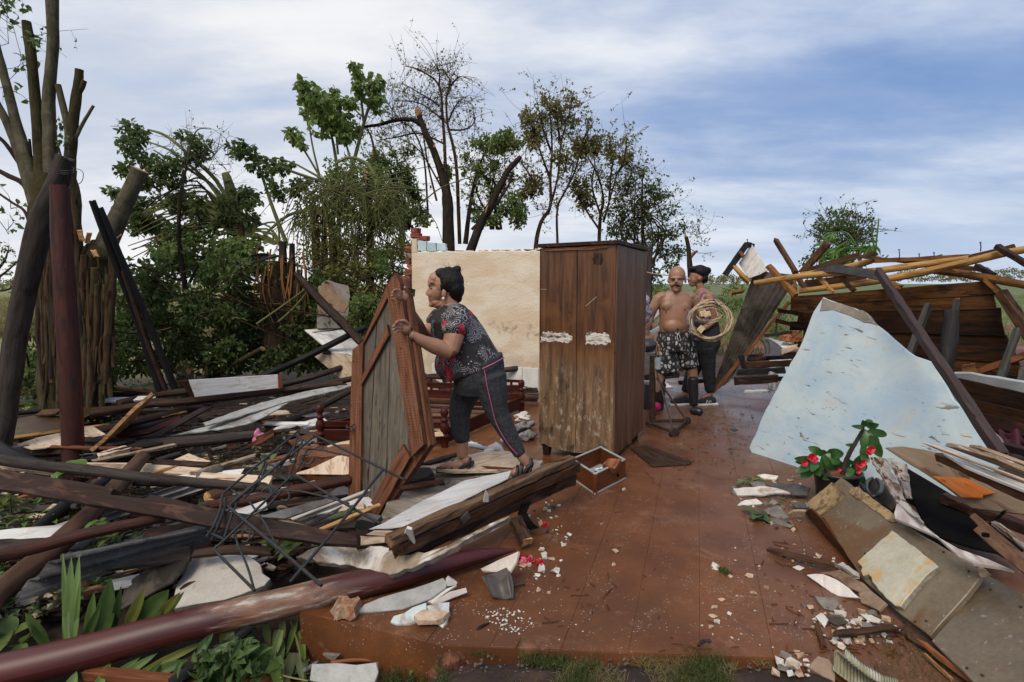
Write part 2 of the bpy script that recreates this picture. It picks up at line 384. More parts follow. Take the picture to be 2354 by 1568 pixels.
M['pole_yellow']=wood('pole_yellow',(.25,.125,.037),(.46,.265,.085),.5,(1.4,16),stain=(.13,.06,.02),wet=.1,vary=.12,bmp=.25)
M['pole_orange']=wood('pole_orange',(.10,.04,.012),(.26,.115,.035),.5,(1.4,18),stain=(.05,.022,.01),wet=.15,vary=.25)
M['raw_wood']=wood('raw_wood',(.28,.13,.05),(.5,.29,.13),.65,(2,40),stain=(.1,.045,.02))
M['orange_plank']=wood('orange_plank',(.12,.042,.018),(.27,.10,.042),.5,(2,40),stain=(.07,.028,.014),wet=.1)
M['raf_brown']=wood('raf_brown',(0.034,0.0153,0.0076),(0.1105,0.0527,0.0238),.5,(1.8,30),stain=(.02,.01,.006),wet=.2)
M['white_board']=wood('white_board',(.55,.53,.50),(.74,.73,.71),.55,(2.4,60),stain=(.50,.44,.37),paint=(.24,.16,.10),pamt=-.12,pscale=(3,22),vary=.06,bmp=.3)
M['cream_board']=wood('cream_board',(.46,.34,.235),(.66,.53,.40),.6,(1.6,20),stain=(.36,.24,.15),paint=(.2,.12,.07),pamt=-.1,pscale=(3,14),vary=.08,bmp=.2)
M['weather_panel']=wood('weather_panel',(0.06,0.0496,0.04),(0.188,0.156,0.12),.8,(1.8,34),stain=(.12,.11,.10),paint=(.045,.038,.034),pamt=.02,pscale=(2,16),vary=.06,bmp=.5)
M['door_orange']=wood('door_orange',(.155,.058,.03),(.285,.118,.066),.6,(5,30),stain=(.19,.09,.055),vary=.05,bmp=.45)
def dooro():
 m,nt,b=newmat('door_orange');uv=coords(nt,'UV',(1,1,1));w=N(nt,'ShaderNodeTexWave');w.inputs['Scale'].default_value=21;w.inputs['Distortion'].default_value=5;w.inputs['Detail'].default_value=3;w.inputs['Detail Scale'].default_value=.9;nt.links.new(coords(nt,'UV',(1,.5,1)),w.inputs['Vector'])
 f=noisef(nt,coords(nt,'UV',(3,40,1)),1.2,6,.65,.5);g=noisef(nt,uv,6,6,.68);k=mathn(nt,'ADD',mathn(nt,'MULTIPLY',f,.7),mathn(nt,'MULTIPLY',w.outputs[0],.035))
 c=ramp(nt,k,[(.29,(.10,.038,.019)),(.43,(.215,.09,.050))]);c=mixc(nt,smooth(nt,g,.52,.68,0,.8),c,(.16,.085,.058));c=mixc(nt,smooth(nt,g,.36,.28,0,.8),c,(.07,.03,.018))
 setin(nt,b,'Base Color',c);setin(nt,b,'Roughness',.8);b.inputs['Specular IOR Level'].default_value=.2;bump(nt,b,mathn(nt,'ADD',f,mathn(nt,'MULTIPLY',w.outputs[0],.2)),.5,.006);return m
M['door_orange']=dooro()
M['door_edge']=wood('door_edge',(.06,.025,.014),(.16,.07,.035),.65,(3,34),stain=(.035,.02,.014),vary=.1)
M['mahogany']=wood('mahogany',(0.0304,0.0056,0.004),(0.068,0.0144,0.0096),.3,(1.5,20),wet=.1,vary=.15,bmp=.08)
M['ward_front']=wood('ward_front',(.032,.014,.006),(.098,.046,.019),.38,(1.5,22),stain=(.022,.010,.005),wet=.1,vary=.06,bmp=.12)
M['ward_side']=wood('ward_side',(.062,.026,.014),(.155,.072,.042),.5,(1.2,26),stain=(.05,.022,.013),wet=.1,vary=.14,bmp=.15)
M['drawer']=wood('drawer',(.075,.022,.008),(.14,.045,.016),.3,(1.6,22),wet=.08,vary=.05,bmp=.08)
M['ply_orange']=wood('ply_orange',(.30,.075,.014),(.52,.16,.03),.42,(2,26),stain=(.34,.15,.07),vary=.05,bmp=.1)
M['grey_ply']=wood('grey_ply',(.16,.11,.075),(.30,.225,.16),.5,(2,20),stain=(.10,.05,.025),vary=.08,bmp=.15)
M['rot_white']=wood('rot_white',(.20,.17,.15),(.48,.45,.42),.7,(2,26),stain=(.10,.055,.03),paint=(.10,.04,.016),pamt=.12,pscale=(2.6,12),vary=.06,bmp=.7)
M['pink_white']=wood('pink_white',(.42,.37,.35),(.62,.57,.55),.55,(2.5,28),stain=(.34,.28,.26),vary=.04,bmp=.25)
M['column']=None
def colmat():
 m,nt,b=newmat('column_paint');uv=coords(nt,'UV',(1,1,1),False)
 f=noisef(nt,coords(nt,'UV',(2.4,10,1),False),1.4,7,.7,.5);lo=noisef(nt,coords(nt,'UV',(.7,2,1),False),1.7,3,.5)
 c=ramp(nt,lo,[(.35,(.045,.007,.008)),(.65,(.088,.018,.014))])
 sep=N(nt,'ShaderNodeSeparateXYZ');nt.links.new(uv,sep.inputs[0])
 ub=mathn(nt,'SUBTRACT',1.0,mathn(nt,'ABSOLUTE',mathn(nt,'DIVIDE',mathn(nt,'SUBTRACT',sep.outputs[0],1.22),.42)))   # bare stretch in the middle
 k=mathn(nt,'ADD',mathn(nt,'MULTIPLY',ub,.42),f)
 bare=ramp(nt,noisef(nt,coords(nt,'UV',(3,14,1),False),2,5,.6),[(.35,(.15,.06,.028)),(.52,(.21,.12,.08)),(.66,(.42,.38,.34))])
 c=mixc(nt,smooth(nt,k,.60,.84),c,bare)
 sc=noisef(nt,coords(nt,'UV',(2,26,1),False),2.3,6,.75,1.2);c=mixc(nt,smooth(nt,sc,.66,.70,0,.7),c,(.30,.15,.10))
 sw=noisef(nt,coords(nt,'UV',(7,9,1),False),2.0,2,.5);c=mixc(nt,smooth(nt,sw,.80,.815),c,(.7,.66,.62))
 setin(nt,b,'Base Color',c);setin(nt,b,'Roughness',ramp(nt,k,[(.5,(.46,)*3),(.9,(.7,)*3)]));bump(nt,b,f,.12,.006);return m
M['column']=colmat()
M['post_maroon']=wood('post_maroon',(0.0289,0.0081,0.0064),(0.0697,0.0221,0.017),.5,(.9,14),stain=(.022,.013,.012),wet=.15,vary=.02,bmp=.25)
M['cement']=stone('cement',(.17,.15,.125),(.27,.24,.205),5,.85,dirt=(.11,.085,.06),damt=.4,bmp=.25)
M['sheet_cement']=stone('sheet_cement',(.092,.070,.046),(.165,.130,.088),2.6,.34,dirt=(.12,.065,.032),damt=.48,bmp=.12,dscale=2.0,speck=(.2,.18,.16))
M['fibre_grey']=stone('fibre_grey',(.27,.27,.25),(.42,.42,.40),8,.8,dirt=(.15,.14,.12),damt=.45,bmp=.4)
M['fibre_dark']=stone('fibre_dark',(.036,.036,.038),(.088,.087,.088),7,.55,dirt=(.022,.021,.021),damt=.4,bmp=.35,speck=(.16,.16,.155))
M['fibre_wet']=stone('fibre_wet',(.11,.105,.10),(.22,.215,.21),8,.5,dirt=(.07,.065,.06),damt=.4,bmp=.35)
M['asbestos_roof']=stone('asbestos_roof',(.042,.034,.028),(.10,.082,.067),5,.7,dirt=(.02,.016,.013),damt=.5,bmp=.4)
M['plaster_white']=stone('plaster_white',(.56,.54,.50),(.76,.74,.70),7,.8,dirt=(.36,.29,.21),damt=.42,bmp=.4)
M['plaster_cream']=stone('plaster_cream',(.50,.40,.29),(.66,.55,.42),3.2,.85,dirt=(.40,.26,.15),damt=.30,bmp=.25,dscale=1.6)
M['plaster_back']=stone('plaster_back',(.2,.165,.125),(.36,.31,.25),9,.9,dirt=(.09,.065,.045),damt=.4,bmp=.6)
M['brick']=stone('brick',(.23,.075,.032),(.36,.14,.07),9,.85,dirt=(.42,.34,.26),damt=.3,bmp=.6,vary=.25)
M['stain_chip']=stone('stain_chip',(.35,.33,.25),(.48,.455,.36),7,.7,dirt=(.47,.30,.13),damt=.52,bmp=.45,dscale=6,vary=.04)
M['stain_brown']=stone('stain_brown',(.23,.15,.07),(.38,.27,.14),9,.6,dirt=(.10,.06,.03),damt=.5,bmp=.7,dscale=9,vary=.04)
M['chip_white']=stone('chip_white',(.46,.43,.38),(.64,.61,.56),20,.8,dirt=(.45,.33,.22),damt=.35,bmp=.5,dscale=14,vary=.15)
M['chip_grey']=stone('chip_grey',(.12,.105,.09),(.24,.215,.185),16,.7,dirt=(.2,.11,.06),damt=.3,bmp=.5,dscale=10,vary=.3)
M['chip_slate']=stone('chip_slate',(.05,.045,.04),(.12,.105,.09),16,.5,dirt=(.13,.07,.04),damt=.3,bmp=.4,vary=.3)
M['chip_tan']=stone('chip_tan',(.33,.22,.14),(.52,.40,.29),16,.75,dirt=(.22,.10,.05),damt=.35,bmp=.5,vary=.2)
M['soil_lump']=stone('soil_lump',(.10,.036,.015),(.25,.095,.045),9,.9,dirt=(.05,.02,.01),damt=.4,bmp=.9)
M['iron']=plain('iron',(.022,.023,.025),.42,.35,.3,30,.2)
M['rust_iron']=plain('rust_iron',(.05,.028,.018),.6,.3,.4,22,.3)
M['tin_dark']=plain('tin_dark',(.07,.066,.07),.42,.3,.35,8,.2)
M['tin_rust']=plain('tin_rust',(.062,.034,.012),.5,.2,.4,3,.2)
M['tin_grey']=plain('tin_grey',(.36,.39,.40),.45,.1,.2,5,.15)
M['tarp']=plain('tarp',(.006,.0055,.0055),.95,0,.4,5,.3);M['tarp'].node_tree.nodes['Principled BSDF'].inputs['Specular IOR Level'].default_value=.05  # near-black; on the gap sheet and the hole disc it stands for shade
M['paper']=plain('paper',(.72,.70,.67),.7,0,.15,20,.3)
M['bamboo']=wood('bamboo',(.035,.06,.018),(.08,.13,.04),.4,(1,14),stain=(.05,.05,.02))
M['bark_green']=wood('bark_green',(.020,.016,.007),(.078,.064,.028),.8,(7,6),stain=(.05,.038,.018),vary=.1,bmp=.7)
M['bark_grey']=wood('bark_grey',(.036,.033,.02),(.135,.12,.078),.8,(9,5),stain=(.06,.055,.03),vary=.1,bmp=.6)
M['bark_dark']=wood('bark_dark',(.009,.007,.006),(.036,.028,.021),.85,(3,14),stain=(.05,.03,.02),vary=.2,bmp=.9)
M['bark_brown']=wood('bark_brown',(.026,.015,.009),(.09,.055,.03),.85,(3,14),stain=(.02,.012,.008),vary=.2,bmp=.9)
M['stem_green']=wood('stem_green',(.06,.07,.022),(.16,.17,.065),.6,(3,8),vary=.2,bmp=.2)
M['twig']=plain('twig',(.035,.03,.022),.8,0,.4,20)
M['leaf_dark']=leafmat('leaf_dark',(0.0343,0.0586,0.0179),(0.1273,0.1847,0.0479),trans=.42)
M['leaf_mid']=leafmat('leaf_mid',(0.0685,0.1131,0.0279),(0.2079,0.2828,0.0717),trans=.42)
M['leaf_olive']=leafmat('leaf_olive',(0.0767,0.0829,0.0224),(0.2412,0.2241,0.0671),trans=.42)
M['leaf_bright']=leafmat('leaf_bright',(.055,.12,.02),(.16,.28,.055),.4)
M['leaf_strap']=leafmat('leaf_strap',(.085,.145,.035),(.23,.33,.095),.4,.25)
M['leaf_strap_y']=leafmat('leaf_strap_y',(.13,.15,.03),(.30,.30,.07),.4,.25)
M['leaf_plant']=leafmat('leaf_plant',(.02,.065,.014),(.055,.15,.035),.35,.2,.5)
M['flower_red']=leafmat('flower_red',(.50,.012,.03),(.75,.035,.07),.5,.25)
M['flower_pink']=leafmat('flower_pink',(.65,.06,.12),(.85,.4,.42),.5,.25)
M['grass']=leafmat('grass',(.03,.052,.012),(.105,.12,.032),.6,.3)
M['grass_field']=leafmat('grass_field',(.075,.12,.025),(.22,.26,.075),.7,.3)
M['grass_dry']=leafmat('grass_dry',(.11,.10,.035),(.25,.21,.085),.7,.3)
def hairmat():
 m,nt,b=newmat('hair_black');v=coords(nt,'Object',(40,40,14));f=noisef(nt,v,2,4,.6)
 setin(nt,b,'Base Color',ramp(nt,f,[(.3,(.0025,.002,.002)),(.7,(.009,.0075,.007))]));setin(nt,b,'Roughness',.5);b.inputs['Specular IOR Level'].default_value=.22;bump(nt,b,f,.8,.012);return m
M['hair']=hairmat()
def skinmat(name,c1,c2,red):
 m,nt,b=newmat(name);v=coords(nt,'Object',(1,1,1),False);f=noisef(nt,v,9,5,.6);g=noisef(nt,v,3.5,3,.6)
 c=mixc(nt,smooth(nt,g,.48,.72,0,.6),ramp(nt,f,[(.35,c1),(.65,c2)]),red)
 setin(nt,b,'Base Color',c);setin(nt,b,'Roughness',.48);b.inputs['Subsurface Weight'].default_value=.12
 b.inputs['Subsurface Radius'].default_value=(.012,.005,.003);bump(nt,b,noisef(nt,v,70,3,.6),.12,.003);return m
M['skin_w']=skinmat('skin_w',(.27,.135,.082),(.37,.195,.125),(.34,.14,.09))
M['skin_m']=skinmat('skin_m',(.235,.12,.073),(.325,.175,.112),(.33,.13,.09))
M['skin_y']=skinmat('skin_y',(.25,.12,.07),(.33,.165,.10),(.30,.12,.075))
def shirtmat():
 m,nt,b=newmat('paisley_cloth');v=coords(nt,'Object',(1,1,1),False)
 w=N(nt,'ShaderNodeTexNoise');w.inputs['Scale'].default_value=9;nt.links.new(v,w.inputs['Vector'])
 vo=N(nt,'ShaderNodeTexVoronoi');vo.inputs['Scale'].default_value=20;nt.links.new(mixc(nt,.06,v,w.outputs['Color']),vo.inputs['Vector'])
 sp=mathn(nt,'FRACT',mathn(nt,'ADD',mathn(nt,'MULTIPLY',vo.outputs['Distance'],5.2),mathn(nt,'MULTIPLY',w.outputs[0],2.2)))
 zone=noisef(nt,v,7,3,.5)
 line=mathn(nt,'MULTIPLY',smooth(nt,sp,.60,.75),smooth(nt,zone,.46,.54))
 c=mixc(nt,mathn(nt,'MULTIPLY',line,.7),(.012,.010,.012),(.42,.40,.42))
 grey=noisef(nt,v,15,5,.65);c=mixc(nt,smooth(nt,grey,.56,.68,0,.5),c,(.11,.09,.12))
 v2=N(nt,'ShaderNodeTexVoronoi');v2.inputs['Scale'].default_value=10.5;nt.links.new(mixc(nt,.12,v,w.outputs['Color']),v2.inputs['Vector'])
 s2=N(nt,'ShaderNodeSeparateColor');nt.links.new(v2.outputs['Color'],s2.inputs[0])
 red=mathn(nt,'MULTIPLY',smooth(nt,v2.outputs['Distance'],.40,.33),smooth(nt,s2.outputs[0],.66,.68))
 c=mixc(nt,red,c,ramp(nt,grey,[(.4,(.16,.006,.014)),(.62,(.50,.035,.055))]))
 d=N(nt,'ShaderNodeTexVoronoi');d.inputs['Scale'].default_value=62;nt.links.new(v,d.inputs['Vector'])
 dots=mathn(nt,'MULTIPLY',smooth(nt,d.outputs['Distance'],.22,.16),smooth(nt,noisef(nt,v,11,2,.5),.56,.6))
 c=mixc(nt,dots,c,(.6,.58,.58))
 setin(nt,b,'Base Color',c);setin(nt,b,'Roughness',.75);bump(nt,b,noisef(nt,v,14,4,.6),.5,.02);return m
M['shirt']=shirtmat()
def shortsmat():
 m,nt,b=newmat('pebble_print_cloth');v=coords(nt,'Object',(1,1,.8),False)
 d=N(nt,'ShaderNodeTexVoronoi',feature='DISTANCE_TO_EDGE');d.inputs['Scale'].default_value=25;nt.links.new(v,d.inputs['Vector'])
 c_=N(nt,'ShaderNodeTexVoronoi');c_.inputs['Scale'].default_value=25;nt.links.new(v,c_.inputs['Vector'])
 s=N(nt,'ShaderNodeSeparateColor');nt.links.new(c_.outputs['Color'],s.inputs[0])
 tone=ramp(nt,s.outputs[1],[(.15,(.012,.012,.013)),(.3,(.12,.12,.125)),(.55,(.24,.24,.25)),(.85,(.46,.45,.44))])
 c=mixc(nt,smooth(nt,d.outputs['Distance'],.13,.19),(.010,.010,.011),tone)
 setin(nt,b,'Base Color',c);setin(nt,b,'Roughness',.8);bump(nt,b,noisef(nt,v,12,4,.6),.5,.02);return m
M['shorts']=shortsmat()
def cloth(name,c1,c2,rough=.85,scale=(30,30,6)):
 m,nt,b=newmat(name);v=coords(nt,'Object',scale);f=noisef(nt,v,3,5,.65)
 setin(nt,b,'Base Color',ramp(nt,f,[(.35,c1),(.65,c2)]));setin(nt,b,'Roughness',rough)
 bump(nt,b,noisef(nt,coords(nt,'Object',(8,8,14)),1.5,4,.6),.55,.025);return m
M['leggings']=cloth('leggings',(.014,.015,.018),(.034,.036,.042))
M['trouser']=cloth('trouser',(.009,.010,.012),(.022,.023,.027))
M['pink_trim']=plain('pink_trim',(.40,.09,.19),.7)
M['tank']=None
def tankmat():
 m,nt,b=newmat('striped_top');v=coords(nt,'Object',(1,1,1),False);f=noisef(nt,v,26,2,.5,1.0)
 setin(nt,b,'Base Color',ramp(nt,f,[(.36,(.30,.04,.14)),(.44,(.05,.05,.10)),(.50,(.07,.22,.34)),(.57,(.10,.11,.16)),(.66,(.34,.06,.17))],'CONSTANT'));setin(nt,b,'Roughness',.8);return m
M['tank']=tankmat()
M['rubber']=plain('rubber',(.012,.012,.0125),.38,0,.3,20)
M['sandal']=plain('sandal',(.016,.015,.015),.6,0,.3,30)
M['sandal_sole']=plain('sandal_sole',(.06,.03,.022),.7)
M['white_plastic']=plain('white_plastic',(.7,.7,.7),.4,0,.08)
M['pearl']=plain('pearl',(.75,.72,.68),.25,0,.05)
M['eye']=plain('eye',(.02,.012,.008),.2)
M['lip']=plain('lip',(.23,.075,.06),.45)
M['cable']=plain('cable',(.42,.32,.20),.5,0,.3,40)
M['block_cream']=plain('block_cream',(.62,.48,.28),.6,0,.15)
M['plastic_black']=plain('plastic_black',(.02,.02,.022),.4,0,.2)
M['pink_plastic']=plain('pink_plastic',(.55,.16,.27),.3,0,.35,30)
M['magenta']=plain('magenta',(.42,.012,.09),.5)
M['rag_grey']=cloth('rag_grey',(.06,.055,.06),(.3,.28,.28),.9,(6,6,6))
M['rag_white']=cloth('rag_white',(.5,.44,.40),(.7,.64,.6),.9,(6,6,6))
M['rag_blue']=cloth('rag_blue',(.01,.012,.03),(.35,.34,.4),.9,(9,9,9))
M['maroon_cloth']=cloth('maroon_cloth',(.035,.004,.014),(.07,.008,.024))
M['copper']=plain('copper',(.4,.2,.09),.5,.2)
M['motor']=plain('motor',(.05,.055,.06),.45,.3,.3)
def slabmat():
 m,nt,b=newmat('blue_slab');v=coords(nt,'UV',(1,1,1),False);o=coords(nt,'Object',(1,1,1),False)
 f=noisef(nt,v,2.3,6,.6,.4);f2=noisef(nt,coords(nt,'UV',(2.6,.8,1),False),1.9,5,.6,.6)
 c=mixc(nt,smooth(nt,f,.36,.66),(.31,.41,.50),(.42,.495,.515));c=mixc(nt,smooth(nt,f2,.52,.72,0,.75),c,(.49,.53,.52))
 c=mixc(nt,smooth(nt,noisef(nt,v,5.5,8,.75,.8),.53,.66,0,.6),c,(.44,.42,.37));c=mixc(nt,smooth(nt,noisef(nt,v,21,6,.7),.56,.70,0,.45),c,(.30,.30,.28))
 c=mixc(nt,smooth(nt,noisef(nt,v,9,4,.6),.69,.72),c,(.24,.16,.11))
 s=noisef(nt,coords(nt,'UV',(20,4.5,1),False),1.2,4,.6,.9);zone=smooth(nt,noisef(nt,v,1.4,2,.5),.48,.58)
 c=mixc(nt,mathn(nt,'MULTIPLY',smooth(nt,s,.615,.66),zone),c,(.13,.12,.10))
 setin(nt,b,'Base Color',c);setin(nt,b,'Roughness',.72);bump(nt,b,noisef(nt,v,8,8,.65),.3,.012);return m
M['blue_slab']=slabmat()
def wallmat():
 m,nt,b=newmat('cream_wall');v=coords(nt,'UV',(1,1,1),False);sep=N(nt,'ShaderNodeSeparateXYZ');nt.links.new(v,sep.inputs[0]);z=sep.outputs[1]
 f=noisef(nt,coords(nt,'UV',(1,2.2,1),False),1.7,6,.6,.5);g=noisef(nt,v,5,7,.68,.6)
 c=mixc(nt,smooth(nt,f,.38,.62),(.62,.49,.35),(.70,.62,.50));c=mixc(nt,smooth(nt,f,.60,.72,0,.7),c,(.76,.73,.66))
 band=mathn(nt,'MULTIPLY',smooth(nt,mathn(nt,'ABSOLUTE',mathn(nt,'SUBTRACT',mathn(nt,'ADD',z,mathn(nt,'MULTIPLY',f,.3)),1.0)),.13,.02),smooth(nt,g,.50,.60))
 c=mixc(nt,mathn(nt,'MULTIPLY',band,.7),c,(.25,.21,.15))
 lowd=mathn(nt,'MULTIPLY',smooth(nt,z,.75,.3),smooth(nt,g,.36,.6));c=mixc(nt,mathn(nt,'MULTIPLY',lowd,.6),c,(.30,.24,.18))
 c=mixc(nt,smooth(nt,noisef(nt,v,26,3,.5),.70,.73,0,.6),c,(.22,.14,.08))
 setin(nt,b,'Base Color',c);setin(nt,b,'Roughness',.85);bump(nt,b,mathn(nt,'ADD',g,noisef(nt,v,34,4,.7)),.5,.014);return m
M['cream_wall']=wallmat()
def floormat():
 m,nt,b=newmat('red_cement');v=coords(nt,'Object',(1,1,1),False)
 tcg=N(nt,'ShaderNodeNewGeometry');p=tcg.outputs['Position']
 f=noisef(nt,p,1.3,6,.62,.5);g=noisef(nt,p,5.5,7,.66);fi=noisef(nt,p,70,4,.65)
 c=mixc(nt,smooth(nt,f,.36,.62),(.100,.030,.008),(.178,.061,.018));c=mixc(nt,smooth(nt,g,.5,.7,0,.6),c,(.15,.064,.032));c=mixc(nt,smooth(nt,noisef(nt,p,.55,6,.66,.8),.46,.6,0,.7),c,(.075,.029,.012))
 sep=N(nt,'ShaderNodeSeparateXYZ');nt.links.new(p,sep.inputs[0])
 c=mixc(nt,mathn(nt,'MULTIPLY',smooth(nt,sep.outputs[0],.7,2.2),smooth(nt,f,.34,.56)),c,(.15,.075,.046))
 c=mixc(nt,smooth(nt,noisef(nt,p,2.6,7,.68,.7),.52,.66,0,.75),c,(.085,.032,.013));c=mixc(nt,smooth(nt,noisef(nt,p,3.7,8,.74,.4),.55,.68,0,.55),c,(.27,.14,.08));c=mixc(nt,smooth(nt,fi,.42,.62,0,.45),c,(.10,.042,.018))
 vo=N(nt,'ShaderNodeTexVoronoi');vo.inputs['Scale'].default_value=58;nt.links.new(p,vo.inputs['Vector'])
 sk=mathn(nt,'MULTIPLY',smooth(nt,vo.outputs['Distance'],.20,.13),smooth(nt,g,.47,.6));c=mixc(nt,mathn(nt,'MULTIPLY',sk,.75),c,(.46,.37,.29))
 sc=noisef(nt,p,9,2,.5,2.5);c=mixc(nt,mathn(nt,'MULTIPLY',smooth(nt,mathn(nt,'ABSOLUTE',mathn(nt,'SUBTRACT',sc,.5)),.006,.002),smooth(nt,f,.55,.65)),c,(.33,.2,.13))
 setin(nt,b,'Base Color',c)
 wet=smooth(nt,noisef(nt,p,1.0,4,.6,.4),.40,.60);far=smooth(nt,sep.outputs[1],3.2,5.2)
 wetk=mathn(nt,'MAXIMUM',mathn(nt,'MULTIPLY',wet,.55),mathn(nt,'MULTIPLY',far,mathn(nt,'ADD',mathn(nt,'MULTIPLY',wet,.5),.5)))
 r=N(nt,'ShaderNodeMapRange');nt.links.new(wetk,r.inputs[0]);r.inputs[3].default_value=.72;r.inputs[4].default_value=.22;b.inputs['Specular IOR Level'].default_value=.38
 setin(nt,b,'Roughness',r.outputs[0]);bump(nt,b,mathn(nt,'ADD',g,mathn(nt,'MULTIPLY',fi,.5)),.22,.008);return m
M['floor']=floormat()
def groundmat():
 m,nt,b=newmat('ground_soil');p=N(nt,'ShaderNodeNewGeometry').outputs['Position']
 f=noisef(nt,p,.9,7,.65,.3);g=noisef(nt,p,7,7,.68)
 soil=ramp(nt,g,[(.36,(.012,.007,.005)),(.5,(.030,.015,.009)),(.66,(.07,.033,.018))])
 sep=N(nt,'ShaderNodeSeparateXYZ');nt.links.new(p,sep.inputs[0]);x,y,z=sep.outputs
 big=noisef(nt,p,.05,5,.6)
 f8=noisef(nt,p,.22,7,.7,.4);field=ramp(nt,mathn(nt,'ADD',mathn(nt,'MULTIPLY',f,.5),mathn(nt,'MULTIPLY',f8,.5)),[(.38,(.03,.055,.012)),(.48,(.085,.12,.03)),(.56,(.15,.155,.05)),(.64,(.13,.07,.04))])
 redf=ramp(nt,f,[(.35,(.12,.045,.025)),(.65,(.22,.09,.05))])
 c=mixc(nt,smooth(nt,mathn(nt,'ADD',y,mathn(nt,'MULTIPLY',f,6)),14,19),soil,redf)
 c=mixc(nt,smooth(nt,mathn(nt,'ADD',y,mathn(nt,'MULTIPLY',mathn(nt,'SUBTRACT',f,.5),16)),22,26),c,field)
 c=mixc(nt,mathn(nt,'MULTIPLY',smooth(nt,x,-3,-6),smooth(nt,y,9,12)),c,ramp(nt,f,[(.3,(.09,.11,.03)),(.7,(.24,.22,.08))]))
 setin(nt,b,'Base Color',c);setin(nt,b,'Roughness',.85);bump(nt,b,g,.8,.03);return m
M['ground']=groundmat()
M['log_flaked']=wood('log_flaked',(.010,.007,.006),(.05,.028,.018),.5,(1.6,24),stain=(.07,.034,.018),paint=(.42,.37,.32),pamt=-.16,pscale=(5,12),bmp=.6)
M['log_tan']=wood('log_tan',(0.0413,0.021,0.0128),(0.1275,0.069,0.0435),.6,(1.0,18),stain=(.07,.035,.022),vary=.08,bmp=.4)
M['fibre_log']=wood('fibre_log',(.3,.3,.3),(.5,.5,.5),.6)
M['plaster_cream_w']=stone('plaster_cream_w',(.44,.40,.35),(.60,.56,.51),5,.75,dirt=(.28,.23,.19),damt=.35,bmp=.3)
M['plaster_brown']=stone('plaster_brown',(.20,.12,.075),(.30,.20,.13),8,.9,dirt=(.13,.075,.045),damt=.4,bmp=.6)
M['plaster_chipped']=stone('plaster_chipped',(.26,.19,.13),(.40,.32,.24),6,.7,dirt=(.66,.62,.56),damt=.5,bmp=.5,dscale=4.5)
M['plaster_pink']=stone('plaster_pink',(.50,.42,.37),(.64,.57,.52),9,.8,dirt=(.40,.25,.18),damt=.35,bmp=.4)
M['plaster_aqua']=stone('plaster_aqua',(.50,.56,.55),(.64,.68,.66),9,.8,dirt=(.34,.30,.25),damt=.3,bmp=.4)
M['brick_tan']=stone('brick_tan',(.34,.22,.13),(.48,.34,.23),14,.8,dirt=(.30,.12,.05),damt=.5,bmp=.6,dscale=9)
M['tin_flash']=plain('tin_flash',(.14,.115,.095),.5,.1,.5,6,.2,c2=(.07,.06,.055))
M['white_lath']=wood('white_lath',(.32,.30,.27),(.58,.52,.45),.6,(2,30),stain=(.14,.12,.11),vary=.04)
M['grooved_white']=wood('grooved_white',(.40,.385,.37),(.66,.64,.62),.5,(.9,120),stain=(.48,.44,.40),paint=(.20,.165,.14),pamt=-.14,pscale=(4,10),vary=.03,bmp=.6)
M['wet_panel']=wood('wet_panel',(.13,.105,.085),(.31,.26,.21),.4,(1.2,7),stain=(.36,.31,.26),paint=(.10,.08,.065),pamt=-.02,pscale=(2,4),wet=.15,vary=.03,bmp=.2)
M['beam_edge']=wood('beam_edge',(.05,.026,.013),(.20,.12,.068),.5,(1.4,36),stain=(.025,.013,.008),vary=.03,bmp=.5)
M['beam_brown']=wood('beam_brown',(0.0336,0.0168,0.0096),(0.092,0.0496,0.0296),.5,(1.2,26),stain=(.02,.011,.007),vary=.03,bmp=.6)
M['beam_flaked']=wood('beam_flaked',(.03,.014,.008),(.10,.05,.026),.55,(2,26),stain=(.02,.01,.006),paint=(.45,.41,.37),pamt=-.08,pscale=(6,14),bmp=.5)
M['soil_step_w']=stone('soil_step_w',(.09,.038,.018),(.20,.085,.042),7,.85,dirt=(.05,.02,.01),damt=.4,bmp=.8)
def ribbed():
 m,nt,b=newmat('ribbed_grey');uv=coords(nt,'UV',(1,1,1),False);w=N(nt,'ShaderNodeTexWave');w.inputs['Scale'].default_value=34;w.inputs['Distortion'].default_value=1.2;w.bands_direction='Y'
 nt.links.new(uv,w.inputs['Vector']);f=noisef(nt,uv,7,6,.65);setin(nt,b,'Base Color',ramp(nt,f,[(.35,(.27,.26,.245)),(.65,(.46,.45,.43))]));setin(nt,b,'Roughness',.85)
 bump(nt,b,mathn(nt,'ADD',mathn(nt,'MULTIPLY',w.outputs[0],.5),f),.4,.006);return m
M['ribbed_grey']=ribbed()
M['leaf_strap_d']=leafmat('leaf_strap_d',(.03,.06,.014),(.085,.14,.038),.45,.2);M['twig_leaf']=leafmat('twig_leaf',(.03,.025,.012),(.09,.07,.03),.6,.1)
M['clay_slab']=stone('clay_slab',(.19,.125,.085),(.30,.21,.15),9,.65,dirt=(.12,.055,.028),damt=.4,bmp=.3);M['plaster_pinkw']=stone('plaster_pinkw',(.50,.46,.43),(.66,.62,.59),14,.7,dirt=(.33,.2,.13),damt=.28,bmp=.3)
M['ply_brown']=wood('ply_brown',(.05,.018,.006),(.13,.05,.018),.4,(2,20));M['weather_board']=wood('weather_board',(.16,.10,.06),(.38,.30,.22),.7,(2,34),stain=(.12,.06,.03),paint=(.55,.52,.48),pamt=-.02,pscale=(3,16));M['notch_board']=wood('notch_board',(.12,.06,.033),(.26,.15,.095),.6,(1.6,34),stain=(.09,.045,.028),vary=.03)
